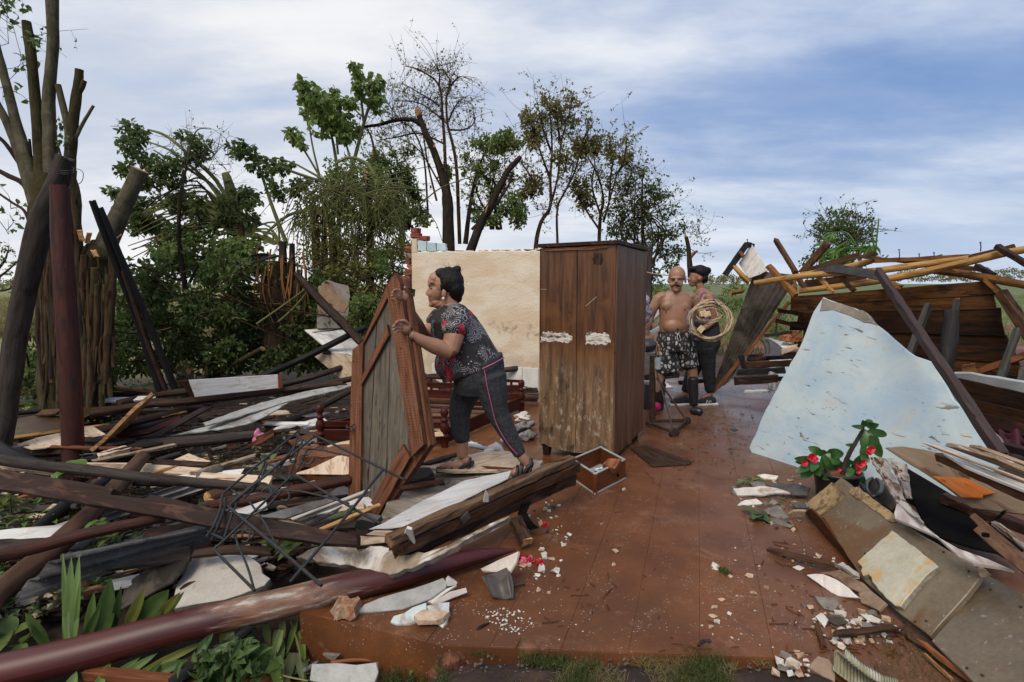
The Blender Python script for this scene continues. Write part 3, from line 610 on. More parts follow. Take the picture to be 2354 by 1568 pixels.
def fibreglass():
 m,nt,b=newmat('ribbed_scrap');uv=coords(nt,'UV',(1,1,1),False);w=N(nt,'ShaderNodeTexWave');w.inputs['Scale'].default_value=26;w.inputs['Distortion'].default_value=.6;w.bands_direction='X';nt.links.new(uv,w.inputs['Vector'])
 f=noisef(nt,uv,9,6,.65);c=ramp(nt,f,[(.35,(.15,.13,.06)),(.5,(.30,.28,.19)),(.65,(.48,.46,.38))]);setin(nt,b,'Base Color',c);setin(nt,b,'Roughness',.7);bump(nt,b,w.outputs[0],.6,.01);return m
M['fibreglass']=fibreglass()
M['orange_dk']=wood('orange_dk',(.06,.022,.010),(.15,.06,.03),.45,(2,30))
M['leaf_wilt']=leafmat('leaf_wilt',(.04,.05,.02),(.11,.115,.05),.55,.2)
M['leaf_olive_b']=leafmat('leaf_olive_b',(.09,.12,.05),(.2,.23,.11),.5,.3)
M['thorn']=wood('thorn',(.012,.010,.008),(.05,.04,.03),.8,(8,8))
# ------------------------------------------------------------------ ground, floor
AX=math.radians(18);HU=np.array((math.sin(AX),math.cos(AX),0));HV=np.array((math.cos(AX),-math.sin(AX),0))   # axes of the house
def uv_of(p):return float(p @ HU),float(p @ HV)
GZ=-0.2
FRONT=[uv_of(gz(*p)) for p in ((690,1405),(840,1440),(1000,1480),(1400,1497),(1800,1512),(2100,1580))]
VL=FRONT[0][1]
def front_u(v):
 vs=[f[1] for f in FRONT];us=[f[0] for f in FRONT]
 if v < VL:return uv_of(gz(620,1062))[0]
 return float(np.interp(v,vs,us))
def ground():
 n=240;t=np.linspace(-1,1,n);s=np.sign(t)*(np.abs(t) ** 3.6*2500+np.abs(t)*9)
 X,Y=np.meshgrid(s,s+4);Z=np.zeros_like(X)
 for i in range(n):
  for j in range(n):
   x,y=X[i,j],Y[i,j];d=math.hypot(x,y)
   if d < 120:
    a=1/(1+(d/30) ** 2)
    Z[i,j]=a*(.05*mnoise.noise((x*1.3,y*1.3,0))+.025*mnoise.noise((x*5,y*5,3)))
    u,v=x*HU[0]+y*HU[1],x*HV[0]+y*HV[1]
    if d < 8 and u < front_u(max(v,VL))+.3:q=min(1,max(0,(v-VL-.45)/.35));Z[i,j] += (.18-(Z[i,j]*.7))*q*q*(3-2*q)
    if -3.2 < v < 2.7 and front_u(v)+.05 < u < 9.5:Z[i,j] -= .12
 V=np.stack([X,Y,Z+GZ],-1).reshape(-1,3)
 idx=np.arange(n*n).reshape(n,n);Fq=np.stack([idx[:-1,:-1],idx[:-1,1:],idx[1:,1:],idx[1:,:-1]],-1).reshape(-1,4)
 MB().add(V,Fq).build('ground',M['ground'],origin=(0,0,0),kind='structure')
ground()
def house_floor():
 v0,v1,st=-3.1,2.5,.262;u1=9.2
 mb=MB();vs=np.unique(np.concatenate([np.linspace(v0,v1,40),[VL-1e-3,VL]]));top=[]
 for v in vs:top.append(HU*(front_u(v)-.004)+HV*v)
 P=np.array(top+[HU*u1+HV*v1,HU*u1+HV*v0]);P[:,2]=-.0045;Q=P.copy();Q[:,2]=-.34;m=len(P)
 mb.add(np.vstack([P,Q]),[tuple(range(m))[::-1]]+[(k,(k+1) % m,m+(k+1) % m,m+k) for k in range(m)],sm=False)
 fl=mb.build('floor',M['floor'],origin=(0,4,0),kind='structure')
 k=0;v=v0;nt=0
 while v < v1-.05:
  w=st*NR.uniform(.94,1.06);a=v;b=min(v+w,v1);v += w
  cuts=[None];u=max(front_u(a),front_u(b))+NR.uniform(.5,1.6)
  while u < u1-.4:cuts.append(u);u += NR.uniform(1.2,2.3)
  cuts.append(u1)
  for i in range(len(cuts)-1):
   g=.0007
   if cuts[i] is None:ua,ub=front_u(a+g),front_u(b-g)
   else:ua=ub=cuts[i]+g
   uc=cuts[i+1]-g;dz=NR.uniform(-.0015,.0015,4);nseg=3
   Vt=[]
   for (uu,vv,z) in ((ua,a+g,dz[0]),(ub,b-g,dz[1]),(uc,b-g,dz[2]),(uc,a+g,dz[3])):
    p=HU*uu+HV*vv;Vt.append((p[0],p[1],z))
   Vt=np.array(Vt);Vb=Vt.copy();Vb[:,2]=-.03
   cI=Vt+(Vt.mean(0)-Vt)*.002;Vt2=Vt.copy();Vt2[:,2] -= .0012
   t=MB();t.add(np.vstack([cI,Vt2,Vb]),[(0,1,2,3)]+[(4+q,4+(q+1) % 4,(q+1) % 4,q) for q in range(4)]+[(8+q,8+(q+1) % 4,4+(q+1) % 4,4+q) for q in range(4)],sm=False)
   t.build('floor_tile',M['floor'],fl)
 return fl
FLOOR=house_floor()
# ------------------------------------------------------------------ the standing piece of wall
def cream_wall():
 p0=gz(947,905,0);p1=p0+HV*0
 # right end behind the wardrobe
 k=0
 while True:
  q=p0+HV*k;px=CX+q[0]*F/(q[1]*CP+(H)*SP)
  if px > 1466 or k > 6:break
  k += .02
 root=thing('broken_wall','cream plastered wall of the wrecked house still standing behind the wardrobe','wall',p0+HV*k/2)
 hz=1.86;th=.14;mb=MB();n=60;V=[];UV=[]
 for i in range(n+1):
  s=k*i/n;z=hz+(.012*mnoise.noise((s*7,0,0))+.006*NR.uniform(-1,1))-.01*s
  for (dz,back) in ((0,0),(z-.012,0),(z,.006),(z,th),(0,th)):
   p=p0+HV*(s+(.028 if i == 0 else 0))+HU*back;V.append((p[0],p[1],dz));UV.append((s,dz+back))
 Fq=[(i*5+j,(i+1)*5+j,(i+1)*5+j+1,i*5+j+1) for i in range(n) for j in range(4)]
 mb.add(V,np.array(Fq),UV,0,False);mb.add([V[j] for j in range(5)],[(0,1,2,3,4)],sm=False);mb.add([V[n*5+j] for j in range(5)],[(4,3,2,1,0)],sm=False)
 mb.build('plaster',M['cream_wall'],root)
 # torn brick edge at the left, brick by brick, and the thin row along the top
 z=.02;i=0
 while z < hz+.03:
  h=NR.uniform(.062,.085);w=NR.uniform(.07,.12);b=MB()
  c=p0+HV*(.03-w/2+NR.uniform(-.012,.012))+HU*(th/2+.005)+np.array((0,0,z+h/2))
  yw=HV*NR.uniform(-.022,.022);beam(b,c-HU*th*.48-yw,c+HU*th*.48+yw,w*NR.uniform(.7,1.2),h-.010,nseg=4,jit=.015,jag=.02)
  b.build('brick',M[R.choice(('brick','soil_lump','plaster_brown','soil_lump'))],root);z += h;i += 1
 s=.62
 while s < k-.1:
  w=NR.uniform(.06,.14)
  b=MB();c=p0+HV*(s+w/2)+HU*(th/2)+np.array((0,0,hz-.005*s+.004))
  beam(b,c-HV*(w/2-.006),c+HV*(w/2-.006),th*.8,NR.uniform(.008,.018),nseg=2,jit=.006);b.build('brick',M['plaster_cream' if R.random() < .6 else 'brick'],root);s += w+NR.uniform(0,.12)
 # higher stub at the corner with blue tiles and two hollow bricks on it
 ty=p0+HU*.0
 b=MB();P=[p0+HV*a+np.array((0,0,zz)) for a,zz in ((.028,hz-.01),(.11,hz-.01),(.105,hz+.16),(.03,hz+.165))]
 slab3(b,[p-HU*.004 for p in P],.13,rag=.006);b.build('plaster_stub',M['plaster_cream'],root)
 for j in range(3):
  a=.115+j*.135;hh=(.125,.105,.09)[j]
  P=[p0+HV*aa+np.array((0,0,zz))-HU*.006 for aa,zz in ((a,hz+.005),(a+.128,hz+.0),(a+.125,hz+hh),(a+.004,hz+hh+.012))]
  b=MB();slab3(b,P,.05,rag=.006,step=.03);b.build('wall_tile',M['tile_blue'],root)
 for j,(a,zz,L_) in enumerate(((.01,hz+.17,.12),(.13,hz+.135,.11),(.02,hz+.235,.09))):
  b=MB();c=p0+HV*(a+L_/2)+HU*.06+np.array((0,0,zz+.033));beam(b,c-HV*L_/2,c+HV*L_/2,.11,.062,nseg=3,jit=.006)
  b.build('hollow_brick',M['brick_red'],root)
 # skirting band in pale tiles low on the wall
 s=.3
 while s < k-.12:
  b=MB();P=[p0+HV*aa+np.array((0,0,zz))-HU*.012 for aa,zz in ((s,.1),(s+.2,.1),(s+.2,.42),(s,.42))]
  slab3(b,P,.01);b.build('skirting_tile',M['skirt'] if int(s*5) % 5 else M['tile_blue'],root);s += .205
M['tile_blue']=stone('tile_blue',(.42,.56,.60),(.55,.66,.68),7,.5,dirt=(.22,.25,.26),damt=.25,bmp=.15)
M['brick_red']=stone('brick_red',(.16,.03,.02),(.27,.07,.045),9,.8,dirt=(.42,.33,.29),damt=.28,bmp=.5)
M['skirt']=stone('skirt',(.55,.54,.52),(.68,.67,.64),7,.6,dirt=(.4,.33,.26),damt=.3,bmp=.15)
cream_wall()
# ------------------------------------------------------------------ trees
def P3(pts,d,sc=0.25):
 out=[]
 for p in pts:out.append(at(p[0],p[1],d+(p[2] if len(p) > 2 else 0)))
 return np.array(out)
def pxm(d):return d/F
def stem(root,d,pts,rpx,mat,name='limb',seg=9,rough=.12,sub=4,capmi=None,cap=None):
 mb=MB();tube(mb,P3(pts,d),np.array(rpx)*pxm(d),seg,sub,rough,capmi=1 if cap else None)
 return mb.build(name,[mat,cap] if cap else mat,root)
def clump(mb,d,cl,Lpx,wr=.75,dens=1.0,down=.35,dsp=1.0,wind=0.0,twmb=None):
 """leaves packed round a shoot tip: centre and radii measured in the photograph, real depth"""
 for c in cl:
  px,py,rx,ry=c[:4];k=pxm(d);n=max(6,int(dens*rx*ry*.085/max(.4,(Lpx/15) ** 2)))
  ctr=at(px,py,d+NR.uniform(-.35,.35)*dsp)
  q=NR.normal(0,1,(n,3));q /= np.linalg.norm(q,axis=1)[:,None];q *= (NR.uniform(0,1,n) ** .42)[:,None]
  pos=ctr+q*np.array((rx,(rx+ry)/2,ry))*k
  D=q*.9+NR.normal(0,.55,(n,3));D[:,2] -= down;D[:,0] -= wind
  leaves(mb,pos,D,NR.normal(0,1,(n,3))+np.array((0,-.25,.5)),NR.uniform(.6,1.25,n)*Lpx*k,NR.uniform(.6,1.15,n)*Lpx*wr*k,fold=NR.uniform(.1,.3),droop=.22)
  if twmb is not None:
   for _ in range(max(2,n // 16)):
    e=ctr+NR.normal(0,.6,3)*np.array((rx,rx,ry))*k;tube(twmb,[ctr-np.array((0,0,ry*k*1.1)),(ctr+e)/2,e],[.9*k,.5*k],4,2,caps=False)
def twigs(mb,lmb,P,n,Lm,r,spread=.9,leafL=.07,nl=4,up=.4):
 P=np.asarray(P)
 for _ in range(n):
  i=R.randrange(len(P));p=P[i];dv=rdir(1,up,spread)[0];L_=Lm*NR.uniform(.4,1.2)
  m=p+dv*L_*.5+NR.normal(0,.06,3)*L_;e=p+dv*L_+NR.normal(0,.12,3)*L_
  tube(mb,[p,m,e],[r,r*.7,r*.3],4,3,caps=False)
  for _k in range(2):
   a=m+(e-m)*NR.uniform(0,.8);b=a+(rdir(1,up*.5)[0])*L_*.35;tube(mb,[a,(a+b)/2+NR.normal(0,.03,3)*L_,b],[r*.45,r*.35,r*.2],3,2,caps=False)
   if lmb is not None:
    pp=np.array([a+(b-a)*NR.uniform(.3,1) for _q in range(nl)]);leaves(lmb,pp,rdir(nl,-.3),rdir(nl,.5),leafL*NR.uniform(.6,1.2,nl),leafL*.6)
def treething(name,label,d,base,group='storm-broken trees behind the house'):
 b=at(base[0],base[1],d);b[2]=GZ;return thing(name,label,'tree',b,group)
def ficus():
 d=6.6;r=treething('fig_tree','pollarded fig tree with sawn upright limbs and hanging roots beside the maroon post',d,(170,880))
 S=lambda pts,rp,m='bark_green',n='limb',**k:stem(r,d,pts,rp,M[m],n,12,**k)
 S([(152,985),(142,760),(125,600),(112,480),(105,400)],[46,42,40,36,26],n='trunk',rough=.3)
 S([(218,985),(212,760),(212,660),(222,600),(240,565)],[40,38,44,40,26],n='trunk',rough=.34)
 S([(182,985,-.1),(172,760,-.1),(160,600,-.1),(155,470),(150,390)],[32,30,30,26,18],n='trunk',rough=.34)
 cut=M['raw_wood']
 S([(119,430),(114,300),(112,231),(120,130),(122,60),(118,-40)],[17,13,12,11,11.5,13],'bark_grey')
 S([(100,430),(93,360),(84,264),(72,132),(60,50)],[17,13,11,10,9],'bark_green',cap=cut)
 S([(92,470),(56,350),(36,280),(20,214),(0,139),(-12,95)],[18,13,10,9,8,8],'bark_grey')
 S([(80,470),(50,370),(26,307),(0,250),(-20,215)],[13,10,8.5,7.5,7],'bark_grey')
 S([(152,480),(160,380),(165,313),(173,240),(180,190),(182,160)],[15,12,11,10.5,9,8],'bark_green',cap=cut)
 S([(178,218),(188,200),(194,185)],[6,6,5],'bark_green',cap=cut)
 S([(156,420),(158,313),(148,257),(133,195)],[9,8,7,6],'bark_grey')
 S([(168,330),(190,285),(215,243)],[4,3.6,3],'bark_grey',cap=cut)
 S([(235,590),(252,545),(282,478),(305,430),(322,390)],[25,22,18.5,17,17],'bark_grey',cap=cut)
 S([(85,480),(56,425),(20,405),(-8,390)],[8,6,5.5,5],'bark_dark')
 S([(75,430),(43,373),(12,330),(-8,312)],[7,5,4,4],'bark_dark')
 S([(70,520),(56,485),(28,466),(-4,444)],[4,3,2.6,2.4],'bark_dark')
 S([(72,400),(70,350),(68,320)],[4,3,2.5],'bark_dark');S([(132,330),(146,380),(160,430)],[2,2.2,2.4],'bark_dark')
 S([(110,560,.1),(108,640,.1),(118,740,.1),(128,800,.1)],[10,13,12,6],'bark_dark',n='aerial_root',rough=.5)
 for j in range(96):                                             # aerial roots clinging to the trunks
  x=R.uniform(92,262);y0=R.uniform(430,640) if x < 180 else R.uniform(585,680);y1=R.uniform(y0+160,960);k=R.uniform(-14,14)
  xs=[x+R.uniform(-6,6)+k*t+(x-165)*-.12*t for t in (0,.35,.7,1)];dd=-.19-.06*math.cos((x-170)/60)
  rr=R.choice((1.2,1.6,2.2,3.2,5.5,7))
  stem(r,d,[(xs[i],y0+(y1-y0)*t,dd+R.uniform(-.03,.03)) for i,t in enumerate((0,.35,.7,1))],[rr,rr*1.05,rr,rr*.7],M[R.choice(('bark_green','bark_brown','bark_brown','bark_green','bark_dark'))],'aerial_root',6,.2,3)
 mb=MB();tw=MB()
 for (x,y) in ((5,30),(30,60),(20,100),(10,160),(-5,60),(35,170),(15,530),(25,480),(60,90),(5,200)):
  p=at(x,y,d+R.uniform(-.5,.5));twigs(tw,mb,[p],3,.6,.004,leafL=.09,nl=2)
 clump(mb,d,[(5,14,12,10),(78,92,14,10),(140,285,12,10),(143,320,12,9),(60,20,6,12)],13,dens=1.4)
 mb.build('foliage',M['leaf_dark'],r);tw.build('twig',M['twig'],r)
 # raw splinters where the cut limb leaves the trunk
 for (a,b) in (((190,555),(182,530)),((200,560),(205,535)),((278,540),(262,552)),((214,575),(222,590))):
  m=MB();beam(m,at(*a,d-.28),at(*b,d-.32),.05,.012,jag=.01);m.build('splinter',M['raw_wood'],r)
ficus()
def arching():
 d=9.0;r=treething('broken_tree','wind-bent tree with bunched leaves arching left beside the thick sawn limb',d,(540,700))
 T=lambda *p:[t6(*q) for q in p]
 S=lambda pts,rp,m='stem_green',n='limb':stem(r,d,pts,rp,M[m],n,7)
 S(T((1000,1568),(980,1350),(975,1180)),[9,8,7],'bark_brown','trunk')
 S(T((980,1200),(800,900),(650,760),(520,640),(430,580),(330,550)),[6,4.5,4,3.4,3,2])
 S(T((930,1190),(760,930),(600,780),(480,690),(320,630)),[5,4,3,2.5,1.6])
 S(T((960,1180),(800,960),(620,830),(450,740),(370,690)),[4,3.4,2.8,2.2,1.4])
 S(T((1290,1350),(1190,1090),(1120,880),(1060,720)),[5,4,3.2,2])
 S(T((1700,960),(1600,930),(1300,830),(1130,740),(1000,720)),[4,3.6,3,2.5,1.6])
 S(T((1600,930),(1480,860),(1330,780),(1200,740)),[3,2.6,2,1.4]);S(T((975,1190),(940,1030),(990,980),(1130,1080)),[4,3,3,2])
 S(T((1500,1090),(1300,1140),(1150,1260),(1060,1350)),[4,3.4,3,2.5])
 for j in range(26):
  y=R.uniform(1000,1330);S(T((R.uniform(850,1000),R.uniform(1150,1260)),(R.uniform(600,750),y-R.uniform(0,120)),(R.uniform(380,500),y),(R.uniform(190,330),y+R.uniform(40,160))),[2.4,2,1.6,1.0],R.choice(('stem_green','bark_brown')))
 for j in range(12):
  S(T((R.uniform(1180,1300),1340),(R.uniform(950,1200),R.uniform(1180,1290)),(R.uniform(700,1000),R.uniform(1100,1350)),(R.uniform(600,900),R.uniform(1250,1500))),[2.6,2.2,1.6,1.0])
 mb=MB();mb2=MB();tw=MB()
 up=[(200,540,75,45),(250,600,80,50),(180,640,50,40),(230,700,80,50),(330,760,85,45),(160,830,55,42),(180,800,45,25),(100,975,52,42),(120,1010,35,25),(280,560,50,30),
   (570,595,50,28),(640,610,45,22),(690,660,75,55),(700,720,60,40),(620,740,80,40),(1000,670,65,45),(960,720,60,35),(1090,740,35,30),(900,660,18,22),(1060,790,50,40),(1200,790,85,45),(1250,830,60,35),(1140,830,25,35),(1310,790,30,25),
   (1200,940,50,45),(1230,990,50,45),(1400,920,75,30),(1340,970,55,45),(1030,1070,35,35),(480,880,90,60),(340,900,90,70),(430,800,90,50),(1010,970,20,20),(1110,850,25,20),(530,790,60,40)]
 clump(mb,d,[(*t6(a,b),c/3,e/3) for a,b,c,e in up],12,dens=2.2,wind=.2,twmb=tw)
 lo=[(R.uniform(200,1050),R.uniform(980,1560),R.uniform(45,95),R.uniform(40,75)) for _ in range(60)]
 clump(mb,d+.4,[(*t6(a,b),c/3,e/3) for a,b,c,e in lo],12,dens=1.5,dsp=1.6,twmb=tw)
 lo=[(R.uniform(780,1150),R.uniform(1330,1560),R.uniform(60,95),R.uniform(50,75)) for _ in range(16)]+[(540,1330,70,50),(470,1370,90,60),(560,1400,80,60)]
 clump(mb2,d-.3,[(*t6(a,b),c/3,e/3) for a,b,c,e in lo],16,dens=1.3)
 mb.build('foliage',M['leaf_dark'],r);mb2.build('foliage',M['leaf_mid'],r)
 for _ in range(60):
  p=at(*t6(R.uniform(350,900),R.uniform(640,1000)),d+R.uniform(-.6,.6));twigs(tw,None,[p],1,.5,.005)
 tw.build('twig',M['twig'],r)
 d=9.4;r=treething('snapped_tree','snapped yellow-green trunk with splintered top among the bent branches',d,(545,700))
 stem(r,d,T((960,1568),(955,1180),(920,1030),(880,900),(862,850)),[14,13,12,10,8],M['stem_green'],'trunk',10,cap=M['raw_wood'])
 m=MB();tube(m,P3(T((850,850),(858,870),(880,910)),d-.05),[.01,.03,.05],6);m.build('splinter',M['stem_green'],r)
 d=8.4;r=treething('dead_sapling','thin dark leafless sapling rising in front of the bent branches',d,(428,820))
 stem(r,d,[(430,830),(428,740),(425,660),(412,560),(412,480),(420,420),(428,385)],[7,7,6,5,4.2,3.4,2.4],M['bark_dark'],'trunk',8)
 stem(r,d,[(428,665),(450,620),(470,580)],[4,3,2],M['bark_dark']);stem(r,d,[(412,480),(425,400),(440,330),(455,298),(485,297)],[3,2.4,1.8,1.3,.8],M['twig'])
 tw=MB();lm=MB();
 for (x,y) in ((420,420),(428,385),(440,330),(470,360),(500,340),(520,320),(415,500),(455,410),(480,390)):twigs(tw,lm,[at(x,y,d)],5,.55,.004,leafL=.035,nl=2)
 tw.build('twig',M['twig'],r);lm.build('foliage',M['leaf_dark'],r)
arching()
def bigleaf():
 d=9.6;r=treething('bigleaf_tree','tall young tree with drooping bunches of large green leaves above the vines',d,(790,700))
 T=lambda *p:[t6(*q) for q in p]
 S=lambda pts,rp,m='stem_green',n='limb':stem(r,d,pts,rp,M[m],n,7)
 S(T((1640,1560),(1645,1300),(1640,900),(1610,660),(1580,540)),[6,5,4,3.2,2],n='trunk')
 S(T((1650,1100),(1740,800),(1820,500),(1880,300),(1890,210)),[5,4.4,3.6,2.6,1.4]);S(T((1820,510),(1795,300),(1770,130)),[3,2.4,1.4])
 S(T((1900,1250),(1915,900),(1880,640),(1840,540)),[4,3.4,2.6,1.6],'bark_brown');S(T((1520,900),(1460,640),(1430,420)),[2.6,2,1.2]);S(T((1520,880),(1400,680),(1350,620),(1310,570)),[2.6,2.2,1.8,1.2])
 S(T((1740,800),(1690,620),(1700,560)),[2.6,2,1.4]);S(T((1820,470),(1720,380),(1690,350)),[1.6,1.3,1]);S(T((1600,600),(1540,400),(1420,250)),[2.4,2,1.2]);S(T((1640,720),(1620,500),(1605,330)),[2.6,2,1.2])
 mb=MB();tw=MB()
 cl=[(1765,125,35,42),(1775,180,42,45),(1790,250,38,38),(1785,300,32,30),(1895,230,50,48),(1885,290,55,45),(1870,350,45,35),(1400,240,45,38),(1440,300,52,42),(1490,285,40,38),(1440,360,40,45),(1500,350,60,45),(1530,410,45,40),
   (1600,350,55,60),(1570,430,65,55),(1640,440,70,60),(1580,500,75,50),(1650,530,70,50),(1680,590,50,40),(1700,350,55,35),(1730,370,40,35),(1740,530,40,45),(1710,600,45,30),(1420,430,28,40),(1470,480,30,30),(1500,470,35,35),
   (1330,580,48,42),(1360,620,45,35),(1395,655,25,22),(1470,565,22,22),(1545,570,25,22),(1920,330,25,30),(1900,400,28,18),(1600,290,20,30)]
 clump(mb,d,[(*t6(a,b),c/3,e/3) for a,b,c,e in cl],15,.85,dens=2.7,down=.7,twmb=tw)
 mb.build('foliage',M['leaf_mid'],r);tw.build('twig',M['stem_green'],r)
bigleaf()
def vines():
 d=8.9;r=treething('vine_tree','tree stump smothered in hanging green vines behind the leaning beam',d,(770,760))
 T=lambda *p:[t6(*q) for q in p]
 S=lambda pts,rp,m,n='limb':stem(r,d,pts,rp,M[m],n,7)
 S(T((1500,1800),(1490,1400),(1475,1080)),[10,10,8],'bark_brown','trunk');S(T((1620,1800),(1610,1400),(1590,1120)),[12,11,9],'bark_brown','trunk')
 S(T((1560,1800),(1545,1350),(1550,1060)),[8,7,5],'bark_dark','trunk');S(T((1860,1700),(1860,1200),(1840,860)),[10,9,6],'bark_dark','trunk')
 S(T((1905,1180),(1910,950),(1870,820),(1780,755),(1700,745),(1620,790)),[6,6,5,4,3,2],'stem_green');
 m=MB();slab3(m,P3(T((1810,810),(1825,815),(1840,880),(1832,940)),d-.1),.02);m.build('splinter',M['raw_wood'],r)
 m=MB();slab3(m,P3(T((1892,955),(1900,950),(1905,1060),(1893,1065)),d-.1),.02);m.build('splinter',M['raw_wood'],r)
 vn=MB();lf=MB();lf2=MB()
 for j in range(250):
  x=R.uniform(1360,2100);y0=R.uniform(880,1240)-60*math.exp(-((x-1700)/160) ** 2);L_=R.uniform(120,430);c=R.gauss(0,95);dd=R.uniform(-.7,.6)
  pts=T((x-c*.6,y0+60),(x,y0),(x+c,y0+L_*.45),(x+c*1.5+R.uniform(-30,30),y0+L_));P=np.array([at(p[0],p[1],d+dd) for p in pts])
  tube(vn,P,np.array([1.1,1.1,.9,.5])*pxm(d),4,4,caps=False)
  q=crom(P,5);n=9;pp=q[NR.integers(4,len(q),n)];leaves(lf if j % 3 else lf2,pp,rdir(n,-.8),rdir(n,.3),NR.uniform(6,13,n)*pxm(d),NR.uniform(2.5,6,n)*pxm(d))
 for j in range(34):                                              # fan of thin straight shoots
  a=T((R.uniform(1540,1760),R.uniform(940,1060)));b=T((R.uniform(1180,2320),R.uniform(760,1120)));mid=((a[0][0]+b[0][0])/2,(a[0][1]+b[0][1])/2-R.uniform(0,22))
  tube(vn,P3([a[0],mid,b[0]],d+R.uniform(-.5,.5)),np.array([1.8,1.3,.8])*pxm(d),5,4,caps=False)
 tube(vn,P3(T((1760,1290),(2050,1160),(2200,1070),(2352,950),(2600,860)),d),np.array([2.2,2,1.8,1.5,1])*pxm(d),5,4,caps=False)
 clump(lf,d,[(*t6(R.uniform(1390,2060),R.uniform(990,1760)),R.uniform(14,26),R.uniform(14,30)) for _ in range(56)],8,.6,dens=1.2,down=.6)
 clump(lf2,d+.5,[(*t6(R.uniform(1560,1960),R.uniform(770,1000)),R.uniform(12,24),R.uniform(10,22)) for _ in range(26)],8,.6,dens=1.4)
 clump(lf2,d-.6,[(*t6(1950,1420),26,20),(*t6(1930,1480),22,22),(*t6(1990,1390),20,14)],10,.6,dens=1.6)
 vn.build('vine',M['stem_green'],r);lf.build('foliage',M['leaf_olive'],r);lf2.build('foliage',M['leaf_mid'],r)
vines()
def backtrees():
 c2=lambda *p:[(574.5+.33*a,.33*b) for a,b in p];c3=lambda *p:[(1149+.33*a,115+.33*b) for a,b in p]
 d=10.2;r=treething('snapped_tree','tall blackened trunk snapped off at an orange tip behind the cream wall',d,(1032,640))
 stem(r,d,[(1034,680)]+c2((1380,1568),(1372,1380),(1350,1250),(1270,1030),(1215,910),(1175,800)),[15,13.5,11.5,10,8,7,5.5],M['bark_dark'],'trunk',12,.22)
 stem(r,d,c2((1178,806),(1162,770),(1160,742)),[6,5,2],M['raw_wood'],'broken_tip',8,.3)
 stem(r,d,c2((1190,870),(1120,832),(1000,842),(900,870),(800,885),(740,920)),[5.5,5,4.2,3.6,3,2.2],M['bark_dark'])
 m=MB();slab3(m,P3(c2((1285,1030),(1292,995),(1282,990),(1275,1020)),d-.12),.02);m.build('splinter',M['raw_wood'],r)
 tw=MB();lm=MB()
 for x,y in c2((800,885),(740,920),(900,870),(1000,842),(860,800),(950,780),(1060,850)):twigs(tw,lm,[at(x,y,d)],6,.6,.005,leafL=.05,nl=3)
 tw.build('twig',M['twig'],r);lm.build('foliage',M['leaf_olive'],r)
 d=10.8;r=treething('bare_tree','slender stripped tree with fine bare twigs behind the snapped black trunk',d,(1050,640))
 stems=[c2((1365,1700),(1360,1150),(1340,800),(1312,590),(1180,490),(1080,460)),c2((1460,1700),(1440,1200),(1410,1000),(1375,860),(1372,650),(1440,548),(1475,535)),c2((1380,870),(1300,800),(1180,720),(1000,700)),
    c2((1345,1000),(1180,930),(1000,960),(880,980)),c2((1240,1500),(1210,1100),(1130,900),(1060,850),(940,700)),c2((1390,905),(1480,905),(1550,870),(1565,790)),c2((1315,600),(1320,520),(1300,460)),c2((1375,660),(1390,560),(1340,480)),c2((1380,850),(1430,740),(1485,680)),c2((1320,740),(1250,690),(1060,580)),c2((1300,1400),(1240,1150),(1200,900),(1180,800)),c2((1330,1300),(1180,1050),(1010,950))]
 tw=MB();lm=MB()
 for s in stems:
  P=P3(s,d);w=4.4 if len(s) > 5 else 2.4;tube(tw,P,np.linspace(w,.9,len(s))*pxm(d),6,4,.1);q=crom(P,5);twigs(tw,lm,q[len(q) // 3:],26,.75,.0045,leafL=.05,nl=2,up=.25)
 clump(lm,d,[(574.5+.33*a,.33*b,c,e) for a,b,c,e in ((1190,480,9,7),(1110,500,6,5),(1305,465,4,4),(1445,530,5,4),(1150,660,6,6),(1080,640,6,7),(1035,600,5,6),(1240,490,5,5),(900,935,9,6),(1090,860,12,6))],6,dens=2)
 tw.build('trunk',M['bark_brown'],r);lm.build('foliage',M['leaf_olive'],r)
 d=10.0;r=treething('leaning_tree','dark broken trunk leaning right with a pale snapped end above the cream wall',d,(1075,640))
 stem(r,d,[(1050,660)]+c2((1600,1568),(1650,1480),(1700,1380),(1790,1200),(1850,1130),(1885,1092)),[11,10,9,8,7.2,6,5.2],M['bark_dark'],'trunk',10,.25,cap=M['raw_wood'])
 stem(r,d,c2((1790,1200),(1795,1170),(1795,1155)),[5,4,3],M['raw_wood'],'splinter',6);stem(r,d,c2((1600,1568),(1700,1440),(1800,1290),(1820,1200)),[4,3.4,2.6,2],M['bark_dark'])
 m=MB();slab3(m,P3(c2((1640,1490),(1660,1430),(1655,1425),(1640,1455)),d-.12),.02);m.build('splinter',M['raw_wood'],r)
 # leafy shrubs seen between the trunks over the wall top
 def shrub(label,d,base,stems,cl,L_,mat,dens=1.6,name='tree',rw=3.2,tmat='bark_brown',ntw=10,tl=.6,group='storm-broken trees behind the house'):
  r=treething(name,label,d,base,group);tw=MB();lm=MB()
  for i,s in enumerate(stems):
   P=P3(s,d+(0 if i == 0 else R.uniform(-.4,.4)));tube(tw,P,np.linspace(rw*(1.9 if i == 0 else 1),.9,len(s))*pxm(d),6,4,.1);q=crom(P,5)
   if ntw:twigs(tw,lm,q[len(q) // 3:],ntw,tl,.004,leafL=L_*.8*pxm(d),nl=4)
  clump(lm,d,cl,L_,dens=dens,twmb=tw,wind=.1);tw.build('trunk',M[tmat],r);lm.build('foliage',M[mat],r)
 c3c=lambda L_:[(1149+.33*a,115+.33*b,c*.33,e*.33) for a,b,c,e in L_]
 c2c=lambda L_:[(574.5+.33*a,.33*b,c*.33,e*.33) for a,b,c,e in L_]
